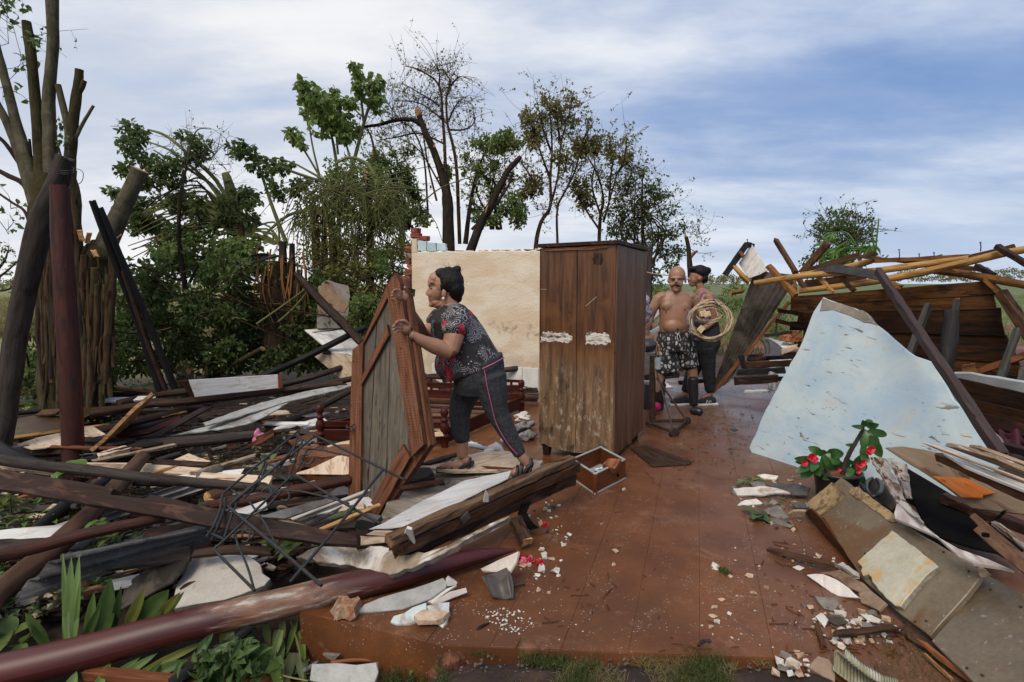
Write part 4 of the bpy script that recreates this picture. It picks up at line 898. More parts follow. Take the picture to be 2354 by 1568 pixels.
 shrub('leafy multi-stemmed tree with a ragged crown rising above the wardrobe',11.0,(1240,640),
   [c3((240,1600),(250,1360),(285,1200),(350,1090),(350,900),(362,700),(352,500),(340,380)),c3((330,1150),(400,900),(425,650),(480,450),(500,330)),c3((390,1100),(520,850),(570,650),(650,500)),c3((350,900),(260,650),(200,450)),c3((300,1010),(200,860),(130,760)),c3((400,1360),(400,1100),(470,950),(520,780)),c3((360,720),(300,550),(260,370)),c3((420,660),(400,500),(390,380))],
   c3c([(200,470,55,40),(160,460,25,25),(230,540,65,45),(215,600,60,45),(340,370,42,40),(310,340,25,25),(380,400,45,45),(400,440,45,35),(450,470,50,45),(500,320,28,30),(490,370,40,35),(510,500,45,40),(290,470,50,35),(270,600,55,40),(220,650,45,45),(230,900,70,60),(220,970,80,55),(170,1000,55,40),(420,740,70,45),(450,790,50,50),(130,1100,60,60),(40,640,60,50),(60,590,35,35),(120,1180,60,60),(10,690,45,35),(190,410,20,18),(540,370,20,25)]),8,'leaf_olive',1.9,rw=3,ntw=34)
 shrub('thin-stemmed tree with rounded leaf balls at its tips above the fence post',11.4,(1390,640),
   [c3((690,1600),(690,1350),(700,1150),(720,1050),(690,900),(620,760),(560,690)),c3((720,1200),(765,1040),(820,850),(870,780)),c3((700,1150),(640,950),(660,800),(650,700)),c3((760,1050),(770,880),(790,760),(770,690)),c3((690,1250),(560,1050),(520,900),(600,760)),c3((820,850),(860,800),(875,690),(880,620)),c3((870,780),(915,830),(900,900),(820,1000))],
   c3c([(565,660,48,55),(560,720,45,35),(655,640,50,40),(660,690,45,40),(770,680,32,45),(775,730,30,35),(880,750,40,38),(880,630,10,20),(780,600,25,14),(530,650,25,25),(750,940,20,20),(560,960,60,60),(600,1050,70,60)]),9,'leaf_olive',2.3,rw=2.6,ntw=26,tl=.75)
 cl=[(960,810,22,28),(995,870,42,45),(975,850,30,30),(1110,915,22,24),(900,930,55,45),(870,980,45,35),(930,890,30,25),(1040,960,60,40),(1100,1010,65,50),(1170,1000,32,38),(1030,1080,70,50),(1200,1110,48,48),(1140,1150,60,50),(1280,1220,42,55),(850,1150,75,65),(1000,1170,80,70),(880,1270,85,70),(1090,1280,85,70),(1200,1280,70,60),(990,1380,95,70),(1150,1400,90,70),(830,1380,80,70),(780,1250,60,60),(770,1120,50,50),(1240,1400,70,70),(930,1060,60,50),(1010,1480,90,70),(1200,1500,90,70),(900,1480,90,60),(1060,1560,90,60),(1230,1590,80,60),(1060,1650,90,60),(820,1030,40,40)]
 shrub('dense bushy tree at the right end of the broken trees behind the bald man',11.8,(1480,640),
   [c3((1000,1700),(1000,1500),(990,1300),(990,1000),(995,860))]+[c3((1000+R.uniform(-80,80),1520),(960+R.uniform(-150,200),1250),(920+R.uniform(-120,330),R.uniform(900,1120))) for _ in range(16)],[(x,y,a*.72,e*.72) for x,y,a,e in c3c(cl)],8,'leaf_dark',1.5,ntw=15,rw=2.4,tl=.8)
 r=treething('broken_stub','short splintered tree stub with a torn orange limb behind the bald man',11.0,(1585,650))
 stem(r,11,c3((1330,1620),(1320,1500),(1312,1380),(1295,1300)),[7,6,5,4],M['bark_dark'],'trunk');stem(r,11,c3((1292,1310),(1288,1265)),[3,1],M['raw_wood'],'broken_tip');stem(r,11,c3((1322,1450),(1345,1420),(1374,1400)),[4,4,2.5],M['pole_orange'],'limb')
 tw=MB();lm=MB();twigs(tw,lm,P3(c3((1312,1380),(1330,1290),(1370,1300),(1390,1280)),11),26,.5,.004,leafL=.04);tw.build('twig',M['twig'],r);lm.build('foliage',M['leaf_dark'],r)
 shrub('scraggly shrub showing between the black trunk and the vines',11.2,(930,640),[c2((1060,1700),(1050,1450),(980,1200),(920,1080))]+[c2((1100+R.uniform(-90,90),1600),(1050+R.uniform(-150,120),1350),(980+R.uniform(-120,150),R.uniform(1060,1280))) for _ in range(8)],
   c2c([(890,1090,45,30),(930,1130,40,35),(860,1130,40,30),(990,1060,22,30),(880,1190,40,40),(1020,1220,20,20),(1100,1200,45,40),(1090,1260,40,45),(1130,1320,45,35),(1150,1380,50,40),(1100,1050,40,35),(1380,1190,45,40),(1360,1230,40,35),(1000,1400,60,50),(1080,1480,80,50),(940,1500,60,50),(1180,1480,60,50),(1210,1540,60,40)]),9,'leaf_mid',2.4,ntw=22)
 shrub('loose leafy branches fanning over the pale snapped trunk end',10.9,(1130,640),[c2((1500,1700),(1530,1450),(1580,1200),(1640,1050))]+[c2((1600+R.uniform(-60,150),1600),(1600+R.uniform(-80,200),1350),(1620+R.uniform(-150,260),R.uniform(1000,1200))) for _ in range(9)],
   c2c([(1560,990,30,28),(1600,1000,45,30),(1650,1020,45,32),(1690,1050,35,25),(1640,950,25,25),(1740,960,55,40),(1800,990,60,45),(1860,1000,50,40),(1720,1010,50,40),(1790,920,40,25),(1490,1190,22,30),(1580,1170,25,35),(1610,1210,25,25),(1700,1150,35,30),(1665,1240,14,25),(1560,1450,50,40),(1590,1520,50,40),(1700,1530,60,40),(1840,1390,60,50),(1880,1480,60,50),(1500,1090,30,25),(1830,1240,35,30),(1780,1460,60,50)]),8,'leaf_mid',2.5,ntw=24)
 # the undergrowth and fallen branches in front of them
 for lab,d,x0,x1,y0,y1,n,mat,L_ in (('low dark bushes flattened among the fallen branches behind the logs',8.2,250,560,590,850,120,'leaf_dark',15),('tangle of dark undergrowth beneath the hanging vines',8.6,520,760,590,840,95,'leaf_dark',14),('green undergrowth between the vines and the cream wall',8.7,740,945,560,800,70,'leaf_olive',12),('bright low bush behind the tilted cement block',8.0,800,870,680,740,14,'leaf_mid',9),('dim undergrowth around the foot of the maroon post',7.4,30,260,745,900,46,'leaf_dark',14)):
  r=thing('bush',lab,'bush',at((x0+x1)/2,y1,d)*np.array((1,1,0))+np.array((0,0,GZ)),'undergrowth behind the debris');lm=MB();tw=MB()
  clump(lm,d,[(R.uniform(x0,x1),y0+(y1-y0)*R.uniform(0,1) ** .7,R.uniform(18,34),R.uniform(14,26)) for _ in range(n)],L_,.55,dens=1.6,down=.2,dsp=1.8,twmb=tw)
  for _ in range(n // 4):
   a=at(R.uniform(x0,x1),R.uniform(y0,y1),d-.5);b=a+np.array((R.uniform(-1,1),R.uniform(-.4,.4),R.uniform(-.4,.4)));tube(tw,[a,(a+b)/2+NR.normal(0,.08,3),b],[.012,.011,.006],5,3)
  lm.build('foliage',M[mat],r);tw.build('stem',M['bark_brown'],r)
 # dark torn trunk mass with the piece of roofing on it
 d=8.3;r=treething('torn_stump','torn dark stump with shredded bark carrying a bent roofing sheet',d,(640,800))
 for i,(x,y,yy,rr) in enumerate(((650,555,800,16),(632,600,800,20),(672,560,790,12),(610,610,790,12),(690,620,800,10))):stem(r,d,[(x+R.uniform(-8,8),yy),(x+R.uniform(-6,6),(y+yy)/2),(x,y)],[rr,rr*.9,rr*.5],M['bark_brown' if i % 2 else 'bark_dark'],'trunk',9,.45)
 for j in range(26):
  x=R.uniform(590,705);y=R.uniform(570,680);stem(r,d,[(x,y,-.2),(x+R.uniform(-12,12),y+60,-.25),(x+R.uniform(-25,25),y+R.uniform(90,150),-.25)],[2,1.6,.8],M[R.choice(('bark_brown','bark_dark','pole_orange'))],'bark_strip',5,.2,3)
 m=MB();wave_sheet(m,at(537,605,d-.3),at(600,582,d-.2),at(655,588,d+.1),at(550,618,d-.3),1.2,.015,bend=.05);o=m.build('roofing_sheet',M['tin_dark']);tag(o,'bent dark roofing sheet caught on the torn stump','roof sheet')
 # distant things
 def farmass(name,lab,x0,x1,ytop,ybase,d,mat,L_,n,kind=None,cat=None):
  mb=MB();tr=MB()
  for _ in range(n):
   x=R.uniform(x0,x1);t=.5+.5*mnoise.noise((x*.03,d,0));y=ybase-(ybase-ytop)*R.uniform(.1,1)*(.55+.45*t);clump(mb,d+R.uniform(-5,5),[(x,y,R.uniform(5,12),R.uniform(3,6))],L_,dens=2.5)
  o=mb.build(name,M[mat],kind=kind)
  if cat:tag(o,lab,cat)
 farmass('distant_hedge','',2060,2560,610,646,70,'leaf_olive',4,260,kind='stuff');farmass('distant_trees','',-120,420,634,668,60,'leaf_olive',4,260,kind='stuff');farmass('distant_hedge','',1590,1760,628,652,75,'leaf_olive',4,120,kind='stuff')
 shrub('small dark tree at the left edge beyond the field',22,(-20,690),[[(-40,700),(-20,640),(10,600),(20,570)],[(-20,650),(20,620),(50,590)],[(-20,670),(20,665),(48,640)]],[(15,575,12,8),(-10,600,20,12),(8,595,6,5),(30,605,12,4),(20,628,14,4),(35,650,12,5),(5,655,8,6),(-15,560,14,10)],6,'leaf_dark',1.6,ntw=8)
 shrub('sparse young tree in the field right of the two people',48,(1778,645),[[(1779,650),(1779,636),(1779,624)]],[(1776,634,6,7),(1782,628,5,6),(1779,640,8,6)],4,'leaf_mid',2.4,ntw=0)
 # plants rising behind the fallen roof
 q=lambda a,b:(1721+.33*a,402+.33*b)
 shr=[[q(650,640),q(650,520),q(640+260*math.cos(t),470-250*math.sin(t)*.9)] for t in np.linspace(.25,2.75,13)]
 shrub('dark small-leaved shrub standing behind the collapsed roof',9.5,(1935,650),shr,[(*q(640+rr*math.cos(t),470-rr*math.sin(t)*.92),9,8) for t in np.linspace(.1,2.95,17) for rr in (110,165,215+45*mnoise.noise((t*2.3,0,4))+20) if not (t > 2.0 and rr > 230)]+[(*q(450,520),9,8),(*q(410,560),8,6),(*q(375,600),8,10)],7,'leaf_dark',1.6,ntw=12,tl=.45,rw=1.6)
 d=8.6;r=treething('papaya_plant','bright green papaya top with limp fingered leaves flopped over the roof',d,(1930,650),'plants behind the fallen roof');st=MB();lf=MB()
 stem(r,d,[q(780,700),q(775,620),q(770,520)],[5,4,3.4],M['stem_green'],'trunk')
 for tx,ty in ((560,460),(520,560),(600,520),(690,560),(500,620),(640,600),(700,620),(600,400),(840,490),(560,600),(470,650),(740,580),(850,500),(650,490)):
  a=at(*q(770,530),d);b=at(*q(tx,ty),d+R.uniform(-.4,.3));m=(a+b)/2+np.array((0,0,.12));tube(st,[a,m,b],[.014,.011,.008],6,4)
  n=11;base=rdir(1)[0];D=NR.normal(0,.5,(n,3))+np.array((-.5,-.2,-.9));leaves(lf,np.repeat(b[None],n,0),D,rdir(n,.6),NR.uniform(.16,.28,n),NR.uniform(.05,.08,n),droop=.3)
 for a,b in (((850,350),(868,480)),((905,305),(884,500))):tube(st,P3([q(b[0],b[1]+80),q(*b),q(*a)],d),[.016,.014,.010],6,4)
 for a,b in (((930,600),(970,560)),((1250,590),(1290,570)),((1290,572),(1345,556))):tube(st,P3([q(*a),q(*b)],6.9),[.012,.008],5,3)
 st.build('stalk',M['leaf_bright'],r);lf.build('leaf_mass',M['leaf_bright'],r)
backtrees()
# ------------------------------------------------------------------ grass
def grass_patch(name,pts,mat,Lr,w,z=GZ,lean=.5):
 n=len(pts);P=np.array(pts);D=NR.normal(0,lean,(n,3));D[:,2]=1
 mb=MB();S=np.cross(D,rdir(n));S /= np.linalg.norm(S,axis=1)[:,None]+1e-9;Dn=D/np.linalg.norm(D,axis=1)[:,None]
 L_=NR.uniform(*Lr,n)[:,None];V=np.stack([P-S*w/2,P+S*w/2,P+Dn*L_*.55+S*w*.35,P+Dn*L_*.55-S*w*.35,P+Dn*L_+NR.normal(0,.25,(n,3))*L_-np.array((0,0,1))*L_*.1],1).reshape(-1,3)
 b=np.arange(n)[:,None]*5;UV=np.tile(np.array([(0,0),(0,1),(.5,1),(.5,0),(1,.5)]),(n,1))*.1+np.repeat(NR.uniform(0,9,n),5)[:,None]
 mb.add(V,np.concatenate([b+np.array([0,1,2]),b+np.array([0,2,3]),b+np.array([3,2,4])]),UV,0,False);return mb.build(name,M[mat],kind='stuff')
def in_poly(x,y,poly):
 c=False;j=len(poly)-1
 for i in range(len(poly)):
  if (poly[i][1] > y) != (poly[j][1] > y) and x < (poly[j][0]-poly[i][0])*(y-poly[i][1])/(poly[j][1]-poly[i][1]+1e-9)+poly[i][0]:c=not c
  j=i
 return c
def scatter(poly,n,z,dens=None):
 xs=[p[0] for p in poly];ys=[p[1] for p in poly];out=[];k=0
 while len(out) < n and k < n*30:
  k += 1;x=R.uniform(min(xs),max(xs));y=R.uniform(min(ys),max(ys))
  if in_poly(x,y,poly):
   p=gz(x,y,z)
   if dens and mnoise.noise((p[0]*dens,p[1]*dens,1.7)) <-.08:continue
   out.append(p)
 return out
grass_patch('grass',scatter([(1330,1534),(1420,1512),(1500,1522),(1560,1500),(1650,1512),(1740,1520),(1800,1640),(1240,1640)],5200,-.02,3.5),'grass',(.02,.06),.003,lean=.9)
grass_patch('grass',scatter([(1300,1534),(1420,1508),(1560,1494),(1760,1512),(1840,1640),(1200,1640)],3000,-.02,5),'grass_dry',(.02,.05),.0025,lean=1.2)
grass_patch('grass',scatter([(1010,1500),(1330,1510),(1340,1640),(1000,1640)],1500,-.03,4),'grass',(.015,.05),.003,lean=1.1)
grass_patch('grass',scatter([(900,1500),(990,1492),(1010,1520),(1000,1600),(880,1600)],900,GZ),'grass',(.05,.13),.003)
grass_patch('grass',scatter([(1190,1500),(1300,1508),(1340,1560),(1200,1530)],700,-.04),'grass',(.02,.06),.003)
grass_patch('grass',scatter([(2020,1500),(2140,1500),(2180,1600),(2000,1580)],900,-.04),'grass',(.03,.09),.0035)
fp=[]
for _ in range(9000):
 y=17+45*R.random() ** 1.6;x=R.uniform(-.95,-.55)*y;fp.append((x,y,GZ))
for _ in range(6000):
 y=17+45*R.random() ** 1.6;fp.append((R.uniform(-.55,-.3)*y,y,GZ))
grass_patch('field_grass',fp,'grass_dry',(.25,.75),.03,lean=.3)
fp=[];
for _ in range(12000):
 y=15+60*R.random() ** 1.5;x=R.uniform(.35,1.15)*y
 if x > 10 and y < 24 and mnoise.noise((x*.3,y*.3,0)) < .25:continue
 fp.append((x,y,GZ))
grass_patch('field_grass',fp,'grass_field',(.15,.5),.03,lean=.3)
fp=[]
for _ in range(5000):
 y=13+60*R.random() ** 1.5;fp.append((R.uniform(.12,.5)*y,y,GZ))
fp=[q for q in fp if q[1] > 19 or mnoise.noise((q[0]*.5,q[1]*.5,2)) > .1]
grass_patch('field_grass',fp,'grass',(.08,.26),.03,lean=.3)
# ------------------------------------------------------------------ pieces placed by where they lie and how high
def Q(p):
 """(x, y, z) -> world; a point without z takes 0"""
 return gz(p[0],p[1],p[2] if len(p) > 2 else 0)
G_LOG='fallen logs and poles in the debris';G_BRD='boards and planks in the debris';G_SHT='roofing and cement sheets in the debris'
def log(name,label,cat,pts,rpx,mat,group=G_LOG,seg=12,rough=.10,capmat=None,d=None,jag=.01,sub=5,parent=None):
 P=np.array([at(p[0],p[1],p[2]) if d else Q(p) for p in pts]);r=np.interp(np.linspace(0,1,len(P)),np.linspace(0,1,len(np.atleast_1d(rpx))),np.atleast_1d(rpx))*P[:,1]/F
 mb=MB();tube(mb,P,r,seg,sub,rough,capmi=1 if capmat else None,jag=jag)
 return mb.build(name,[M[mat],M[capmat]] if capmat else M[mat],parent,label=label,cat=cat,group=group)
def board(name,label,cat,poly,zz,t,mat,group=G_BRD,rag=0.0,step=.06,edge=None,parent=None,lift=0.0,pl=None,bev=.003,back=None):
 """flat piece: outline as measured, its plane from three of the corners with their heights zz = [(index, z) x3]"""
 if pl is None:pl=plane_of([gz(*poly[i],z) for i,z in zz])
 mb=MB();slab3(mb,poly_on(poly,pl),t,rag,step,bev,edgemi=1 if edge else None,lift=lift,backmi=1 if back else None)
 ms=[M[mat]]+([M[edge or back]] if (edge or back) else [])
 return mb.build(name,ms,parent,label=label,cat=cat,group=group)
def bar(name,label,cat,a,b,wpx,hm,mat,group=G_BRD,up=(0,0,1),jag=.01,nseg=8,jit=.003,bow=0,end=None,d=False,parent=None,taper=1.0):
 A=at(*a) if d else Q(a);B=at(*b) if d else Q(b);w=wpx*(A[1]+B[1])/2/F
 mb=MB();beam(mb,A,B,hm,w,up,nseg,jit,bow,0,1 if end else None,jag,taper)
 return mb.build(name,[M[mat],M[end]] if end else M[mat],parent,label=label,cat=cat,group=group)
# ------------------------------------------------------------------ wardrobe
def wardrobe():
 FR=gz(1407,1062);FL=gz(1238,1047);RR=gz(1477,1005);RL=FL+(RR-FR)
 zt=[1.735,1.755,1.74,1.72];zb=.075
 root=thing('wardrobe','tall battered brown wardrobe standing open to the weather on the red floor','wardrobe',(FL+RR)/2)
 ex,ey=nrm(FR-FL),nrm(RR-FR);wf,ws=np.linalg.norm(FR-FL),np.linalg.norm(RR-FR);nf=nrm(np.cross(ex,(0,0,1)));
 if np.dot(nf,CAM-FL) < 0:nf=-nf
 nsd=nrm(np.cross(ey,(0,0,1)))
 if np.dot(nsd,np.array((5,0,0))) < 0:nsd=-nsd
 up=np.array((0,0,1.))
 def vboard(name,o,e,n,a,b,z0,z1,t,mat,lift=0,rag=.0,nk=None):
  P=None if nk else [o+e*a+up*z0[0],o+e*b+up*z0[1],o+e*b+up*z1[1],o+e*a+up*z1[0]]
  if nk:P=[o+e*x+up*z for x,z in nk]
  m=MB();slab3(m,P,t,rag,.05,.0025,away=np.mean(P,0)+n*3,lift=lift);return m.build(name,M[mat],root)
 # front: two tall boards, their lower edge rotted away unevenly
 s=wf*.505
 g=.0016
 vboard('front_board',FL,ex,nf,0,s,0,0,.02,'ward_front',nk=[(0,.105),(.06,.10),(.075,.085),(s-.07,.055),(s-g,.05),(s-g,1.745),(0,1.735)])
 vboard('front_board',FL,ex,nf,s,wf,0,0,.02,'ward_front',nk=[(s+g,.05),(s+.12,.058),(wf-.1,.062),(wf-.03,.045),(wf,.06),(wf,1.755),(s+g,1.745)])
 cuts=[.012,.30,.62,.82,1.0];FRo=FR+nsd*.002
 for i in range(4):
  a,b=ws*cuts[i]+g,ws*cuts[i+1]-g;la=1.755-.02*cuts[i];lb=1.755-.02*cuts[i+1]
  za,zb2=(.03+.05*cuts[i],.03+.05*cuts[i+1]);vboard('side_board',FRo,ey,nsd,a,b,(za,zb2),(la,lb),.018,'ward_side',lift=.004*(i == 0))
 # left side, back, bottom so that it is a closed cupboard
 vboard('side_board',FL+ex*.004,ey,-nsd,.03,ws,(.08,.08),(1.735,1.72),.018,'ward_side');vboard('back_board',RL,ex,-nf,.02,wf-.02,(.08,.08),(1.72,1.735),.01,'ward_side')
 m=MB();P=[FL+up*.12,FR+up*.12,RR+up*.12,RL+up*.12];c=np.mean(P,0);slab3(m,[p+(c-p)*.05 for p in P],.02,away=(0,3,5));m.build('bottom_board',M['ward_side'],root)
 # top board with a small overhang and the orange lath under its front edge
 P=[FL-ex*.02+nf*.02+up*1.742,FR+nf*.02+nsd*.02+up*1.762,RR+nsd*.02+ey*.01+up*1.747,RL-ex*.02+up*1.73]
 m=MB();slab3(m,[p+up*.028 for p in P],.028,away=(0,3,9));m.build('top_board',M['beam_dark'],root)
 m=MB();beam(m,FL+ex*.045+nf*.006+up*1.722,FL+ex*wf*.89+nf*.006+up*1.738,.012,.022,nseg=4);m.build('lath',M['orange_plank'],root)
 for o,h in ((FL+ex*.05+ey*.05,.10),(FR-ex*.06+ey*.07,.09),(RR-ex*.06-ey*.05,.10),(RL+ex*.06-ey*.05,.1)):
  m=MB();beam(m,o,o+up*h,.05,.05,up=ey,nseg=2,taper=1.25);m.build('foot',M['beam_dark'],root)
 # torn strips of old paint and paper stuck across the front, rings of bare wood lower down
 def patch(name,a,z,w,h,mat,rag,off=.0035,n=12):
  pts=[(a+w*x,z+h*y) for x,y in ((0,0),(.2,.1),(.42,-.02),(.6,.12),(.8,0),(1,.25),(.97,.7),(.8,1),(.55,.92),(.3,1.02),(.05,.95))]
  P=[FL+ex*x+up*y for x,y in pts];m=MB();slab3(m,P,.0025,rag,.012,.0008,away=np.mean(P,0)+nf*3,lift=off);m.build(name,M[mat],root)
 patch('paint_strip',.01,.965,.27,.085,'peel',.008);patch('paint_strip',.385,.955,.2,.10,'peel',.01)
 patch('torn_veneer',.44,1.60,.07,.09,'beam_dark',.01)
 for a,b in (((.01,1.404),(.06,1.402)),((.385,1.27),(.47,1.345))):
  m=MB();beam(m,FL+ex*a[0]+up*a[1]+nf*.002,FL+ex*b[0]+up*b[1]+nf*.002,.003,.003,nseg=2,jit=.0006);m.build('scratch',M['cream_board'],root)
 for a,z in ((.235,1.47),(.25,1.22),(.62,.9),(.05,.5)):
  m=MB();rock(m,FL+ex*a+up*z+nf*.001,.007,sq=(1,1,1));m.build('nail_head',M['rust_iron'],root)
def peelmats():
 m,nt,b=newmat('peeling_paint');v=coords(nt,'Object',(9,9,30));f=noisef(nt,v,1.4,6,.65,.4)
 setin(nt,b,'Base Color',ramp(nt,f,[(.36,(.05,.035,.025)),(.45,(.20,.15,.11)),(.5,(.52,.48,.42)),(.62,(.66,.63,.57))]));setin(nt,b,'Roughness',.8);bump(nt,b,f,.6,.006);M['peel']=m
 # the front: dark varnish above, worn and blistered lower down
 m,nt,b=newmat('wardrobe_front');g=coords(nt,'Object',(16,16,1.3));o=coords(nt,'Object',(1,1,1));f=noisef(nt,g,1.6,6,.62,.4)
 c=ramp(nt,f,[(.36,(.040,.0135,.0045)),(.64,(.14,.054,.016))]);sep=N(nt,'ShaderNodeSeparateXYZ');tco=N(nt,'ShaderNodeTexCoord');nt.links.new(tco.outputs['Object'],sep.inputs[0])
 big=noisef(nt,o,3.0,5,.6,.4);c=mixc(nt,smooth(nt,big,.52,.66,0,.6),c,(.19,.075,.016))
 z=sep.outputs[2];low=smooth(nt,mathn(nt,'ADD',z,mathn(nt,'MULTIPLY',big,.25)),.62,.14)
 c=mixc(nt,mathn(nt,'MULTIPLY',low,.75),c,ramp(nt,f,[(.35,(.08,.042,.018)),(.65,(.25,.155,.08))]))
 bl=noisef(nt,coords(nt,'Object',(17,17,6)),1.5,9,.78,.25);c=mixc(nt,mathn(nt,'MULTIPLY',smooth(nt,bl,.52,.63,0,.75),smooth(nt,mathn(nt,'ADD',z,mathn(nt,'MULTIPLY',big,.5)),.72,.0)),c,(.42,.36,.28))
 c=mixc(nt,mathn(nt,'MULTIPLY',smooth(nt,noisef(nt,coords(nt,'Object',(7,7,2.5)),1.4,5,.6),.56,.68),low),c,(.03,.015,.008))
 setin(nt,b,'Base Color',c);r=N(nt,'ShaderNodeMapRange');nt.links.new(low,r.inputs[0]);r.inputs[3].default_value=.36;r.inputs[4].default_value=.7;setin(nt,b,'Roughness',r.outputs[0])
 bump(nt,b,mathn(nt,'ADD',f,mathn(nt,'MULTIPLY',bl,low)),.25,.01);M['ward_front']=m
peelmats();
M['ward_side']=None
def wside():
 m,nt,b=newmat('wardrobe_side');f=noisef(nt,coords(nt,'Object',(20,20,1.1)),1.6,6,.62,.5);g=noisef(nt,coords(nt,'Object',(8,8,.8)),1.2,4,.6)
 c=ramp(nt,f,[(.36,(.075,.029,.012)),(.64,(.185,.082,.038))]);c=mixc(nt,smooth(nt,g,.48,.68,0,.8),c,(.06,.024,.011));c=mixc(nt,smooth(nt,g,.42,.30,0,.45),c,(.19,.12,.09))
 setin(nt,b,'Base Color',c);setin(nt,b,'Roughness',.5);bump(nt,b,f,.2,.008);M['ward_side']=m
wside();wardrobe()
# ------------------------------------------------------------------ drawer on the floor, thin board beside it
def drawer():
 A,B,C=gz(1311,1098),gz(1367,1137),gz(1437,1100);D=A+C-B;up=np.array((0,0,1.));h=.142
 r=thing('drawer','reddish brown drawer lying on the wet floor in front of the wardrobe','drawer',(A+C)/2)
 for P,Q_ in ((A,B),(B,C),(C,D),(D,A)):
  t=nrm(Q_-P);n=nrm(np.cross(t,up));c0=(A+C)/2
  if np.dot(n,c0-P) < 0:n=-n
  m=MB();beam(m,P+n*.008+up*h/2,Q_+n*.008+up*h/2-t*.0,.015,h,nseg=3,jit=.0008);m.build('side_panel',M['drawer'],r)
  m=MB();beam(m,P+n*.008+up*(h+.003),Q_+n*.008+up*(h+.003),.017,.006,nseg=3,jit=.0008);m.build('rim',M['tin_grey'],r)
  if P is B or P is A:m=MB();beam(m,P-n*.002+up*.006,Q_-n*.002+up*.006,.004,.01,nseg=3,jit=.0008);m.build('rim',M['tin_grey'],r)
 m=MB();slab3(m,[p+up*.012 for p in (A,B,C,D)],.008,away=(0,2,4));m.build('base_panel',M['tin_grey'],r)
 m=MB();t=nrm(C-B);nn=nrm(np.cross(t,up));nn=nn if nn[1] < 0 else -nn;c=B+t*(.73*np.linalg.norm(C-B))+up*.055+nn*.001
 tube(m,[c-nn*.002,c+nn*.004],[.012,.012],12,1);m.build('key_hole',M['tarp'],r)
 m=MB();slab3(m,[gz(1385,1067,.16),gz(1398,1051,.20),gz(1428,1056,.19),gz(1412,1077,.15)],.05);o=m.build('wood_piece',M['orange_plank'],label='short wooden board tipped inside the drawer',cat='board')
 r=thing('socket','small white plastic fitting lying inside the drawer','fitting',gz(1378,1082,.12));
 for x,y,s in ((1372,1080,.018),(1381,1077,.016),(1387,1083,.012)):m=MB();beam(m,gz(x-4,y,.12),gz(x+4,y,.125),s,s,nseg=2);m.build('white_block',M['white_plastic'],r)
 m=MB();beam(m,gz(1368,1085,.11),gz(1390,1079,.12),.03,.012,nseg=2);m.build('black_base',M['plastic_black'],r)
drawer()
board('thin_panel','thin dark veneer board lying flat on the wet floor by the wardrobe corner','board',[(1448,1030),(1486,1022),(1590,1060),(1586,1066),(1500,1072)],[(0,.012),(2,.014),(4,.012)],.008,'beam_wet',None)
# ------------------------------------------------------------------ the door that the woman lifts
def door():
 A,D,B=at(910,628,3.32),at(974,1026,3.2),at(812,804,3.52);pl=plane_of([A,D,B]);n=pl[1] if np.dot(pl[1],CAM-A) > 0 else -pl[1]
 r=thing('door','old orange-brown plank door with weathered panels that the woman is lifting','door',on_plane(835,1190,*pl))
 def piece(name,poly,t,mat,lift,back=None):
  m=MB();slab3(m,poly_on(poly,pl),t,.0015,.12,.003,lift=lift,edgemi=1 if back else None);return m.build(name,[M[mat],M[back]] if back else M[mat],r)
 for a,b,c_,d in (((896,668),(864,722),(838,1188),(880,1180)),((862,726),(832,786),(826,1190),(837,1189)),((897,668),(902,690),(938,1040),(882,1170))):
  piece('panel_board',[a,b,c_,d],.018,'weather_panel',-.012)
 piece('stile',[(910,628),(921,652),(976,1022),(948,1050),(896,700),(889,662)],.03,'door_orange',.012,'door_edge')
 piece('stile',[(812,804),(836,784),(834,860),(829,1192),(800,1184),(803,1090),(808,900)],.026,'door_orange',.010,'door_edge')
 piece('rail',[(909,631),(888,660),(836,783),(834,795),(884,700),(893,680)],.024,'door_orange',.006,'door_edge')
 piece('brace',[(831,889),(832,868),(892,746),(896,772)],.02,'door_orange',.012,'door_edge')
 piece('rail',[(927,1021),(944,1052),(866,1194),(836,1192),(846,1168)],.026,'door_orange',.010,'door_edge')
 # second layer of boards behind, showing along the near edge
 e=n*-.028
 P=[p+e for p in poly_on([(911,633),(923,642),(980,1026),(970,1040),(866,1195),(850,1180),(930,1010)],pl)]
 m=MB();slab3(m,P,.02,.001,.12,.002);m.build('back_board',M['door_orange'],r)
 P=[p+n*-.049 for p in poly_on([(912,634),(925,646),(984,1025),(974,1040),(870,1195),(856,1180),(934,1000)],pl)]
 m=MB();slab3(m,P,.02,.001,.12,.002);m.build('back_board',M['door_edge'],r)
 h=thing('hook','','',on_plane(812,977,*pl));h.parent=r;h.location=h.location-r.location
 for k in ('label','category'):
  if k in h:del h[k]
 m=MB();P=[on_plane(806,975,*pl)+n*.03,on_plane(812,980,*pl)+n*.05,on_plane(820,978,*pl)+n*.05,on_plane(823,972,*pl)+n*.03];tube(m,P,[.004]*4,6,4);m.build('hook_wire',M['rust_iron'],h,origin=P[0])
 m=MB();tube(m,[on_plane(815,984,*pl)+n*.03+np.array((math.cos(t)*.014,0,math.sin(t)*.014)) for t in np.linspace(0,6.28,10)],[.003]*10,5,2);m.build('hook_ring',M['rust_iron'],h,origin=P[0])
 for x,y in ((924,664),(925,672)):
  m=MB();beam(m,on_plane(920,y,*pl)-n*.05,on_plane(936,y+6,*pl)-n*.06,.012,.02,nseg=2);m.build('hinge',M['rust_iron'],r)
 for x,y in ((815,830),(810,930),(818,1130),(905,690),(925,800),(945,950)):
  m=MB();rock(m,on_plane(x,y,*pl)+n*.014,.004,sq=(1,1,1));m.build('nail_head',M['rust_iron'],r)
door()
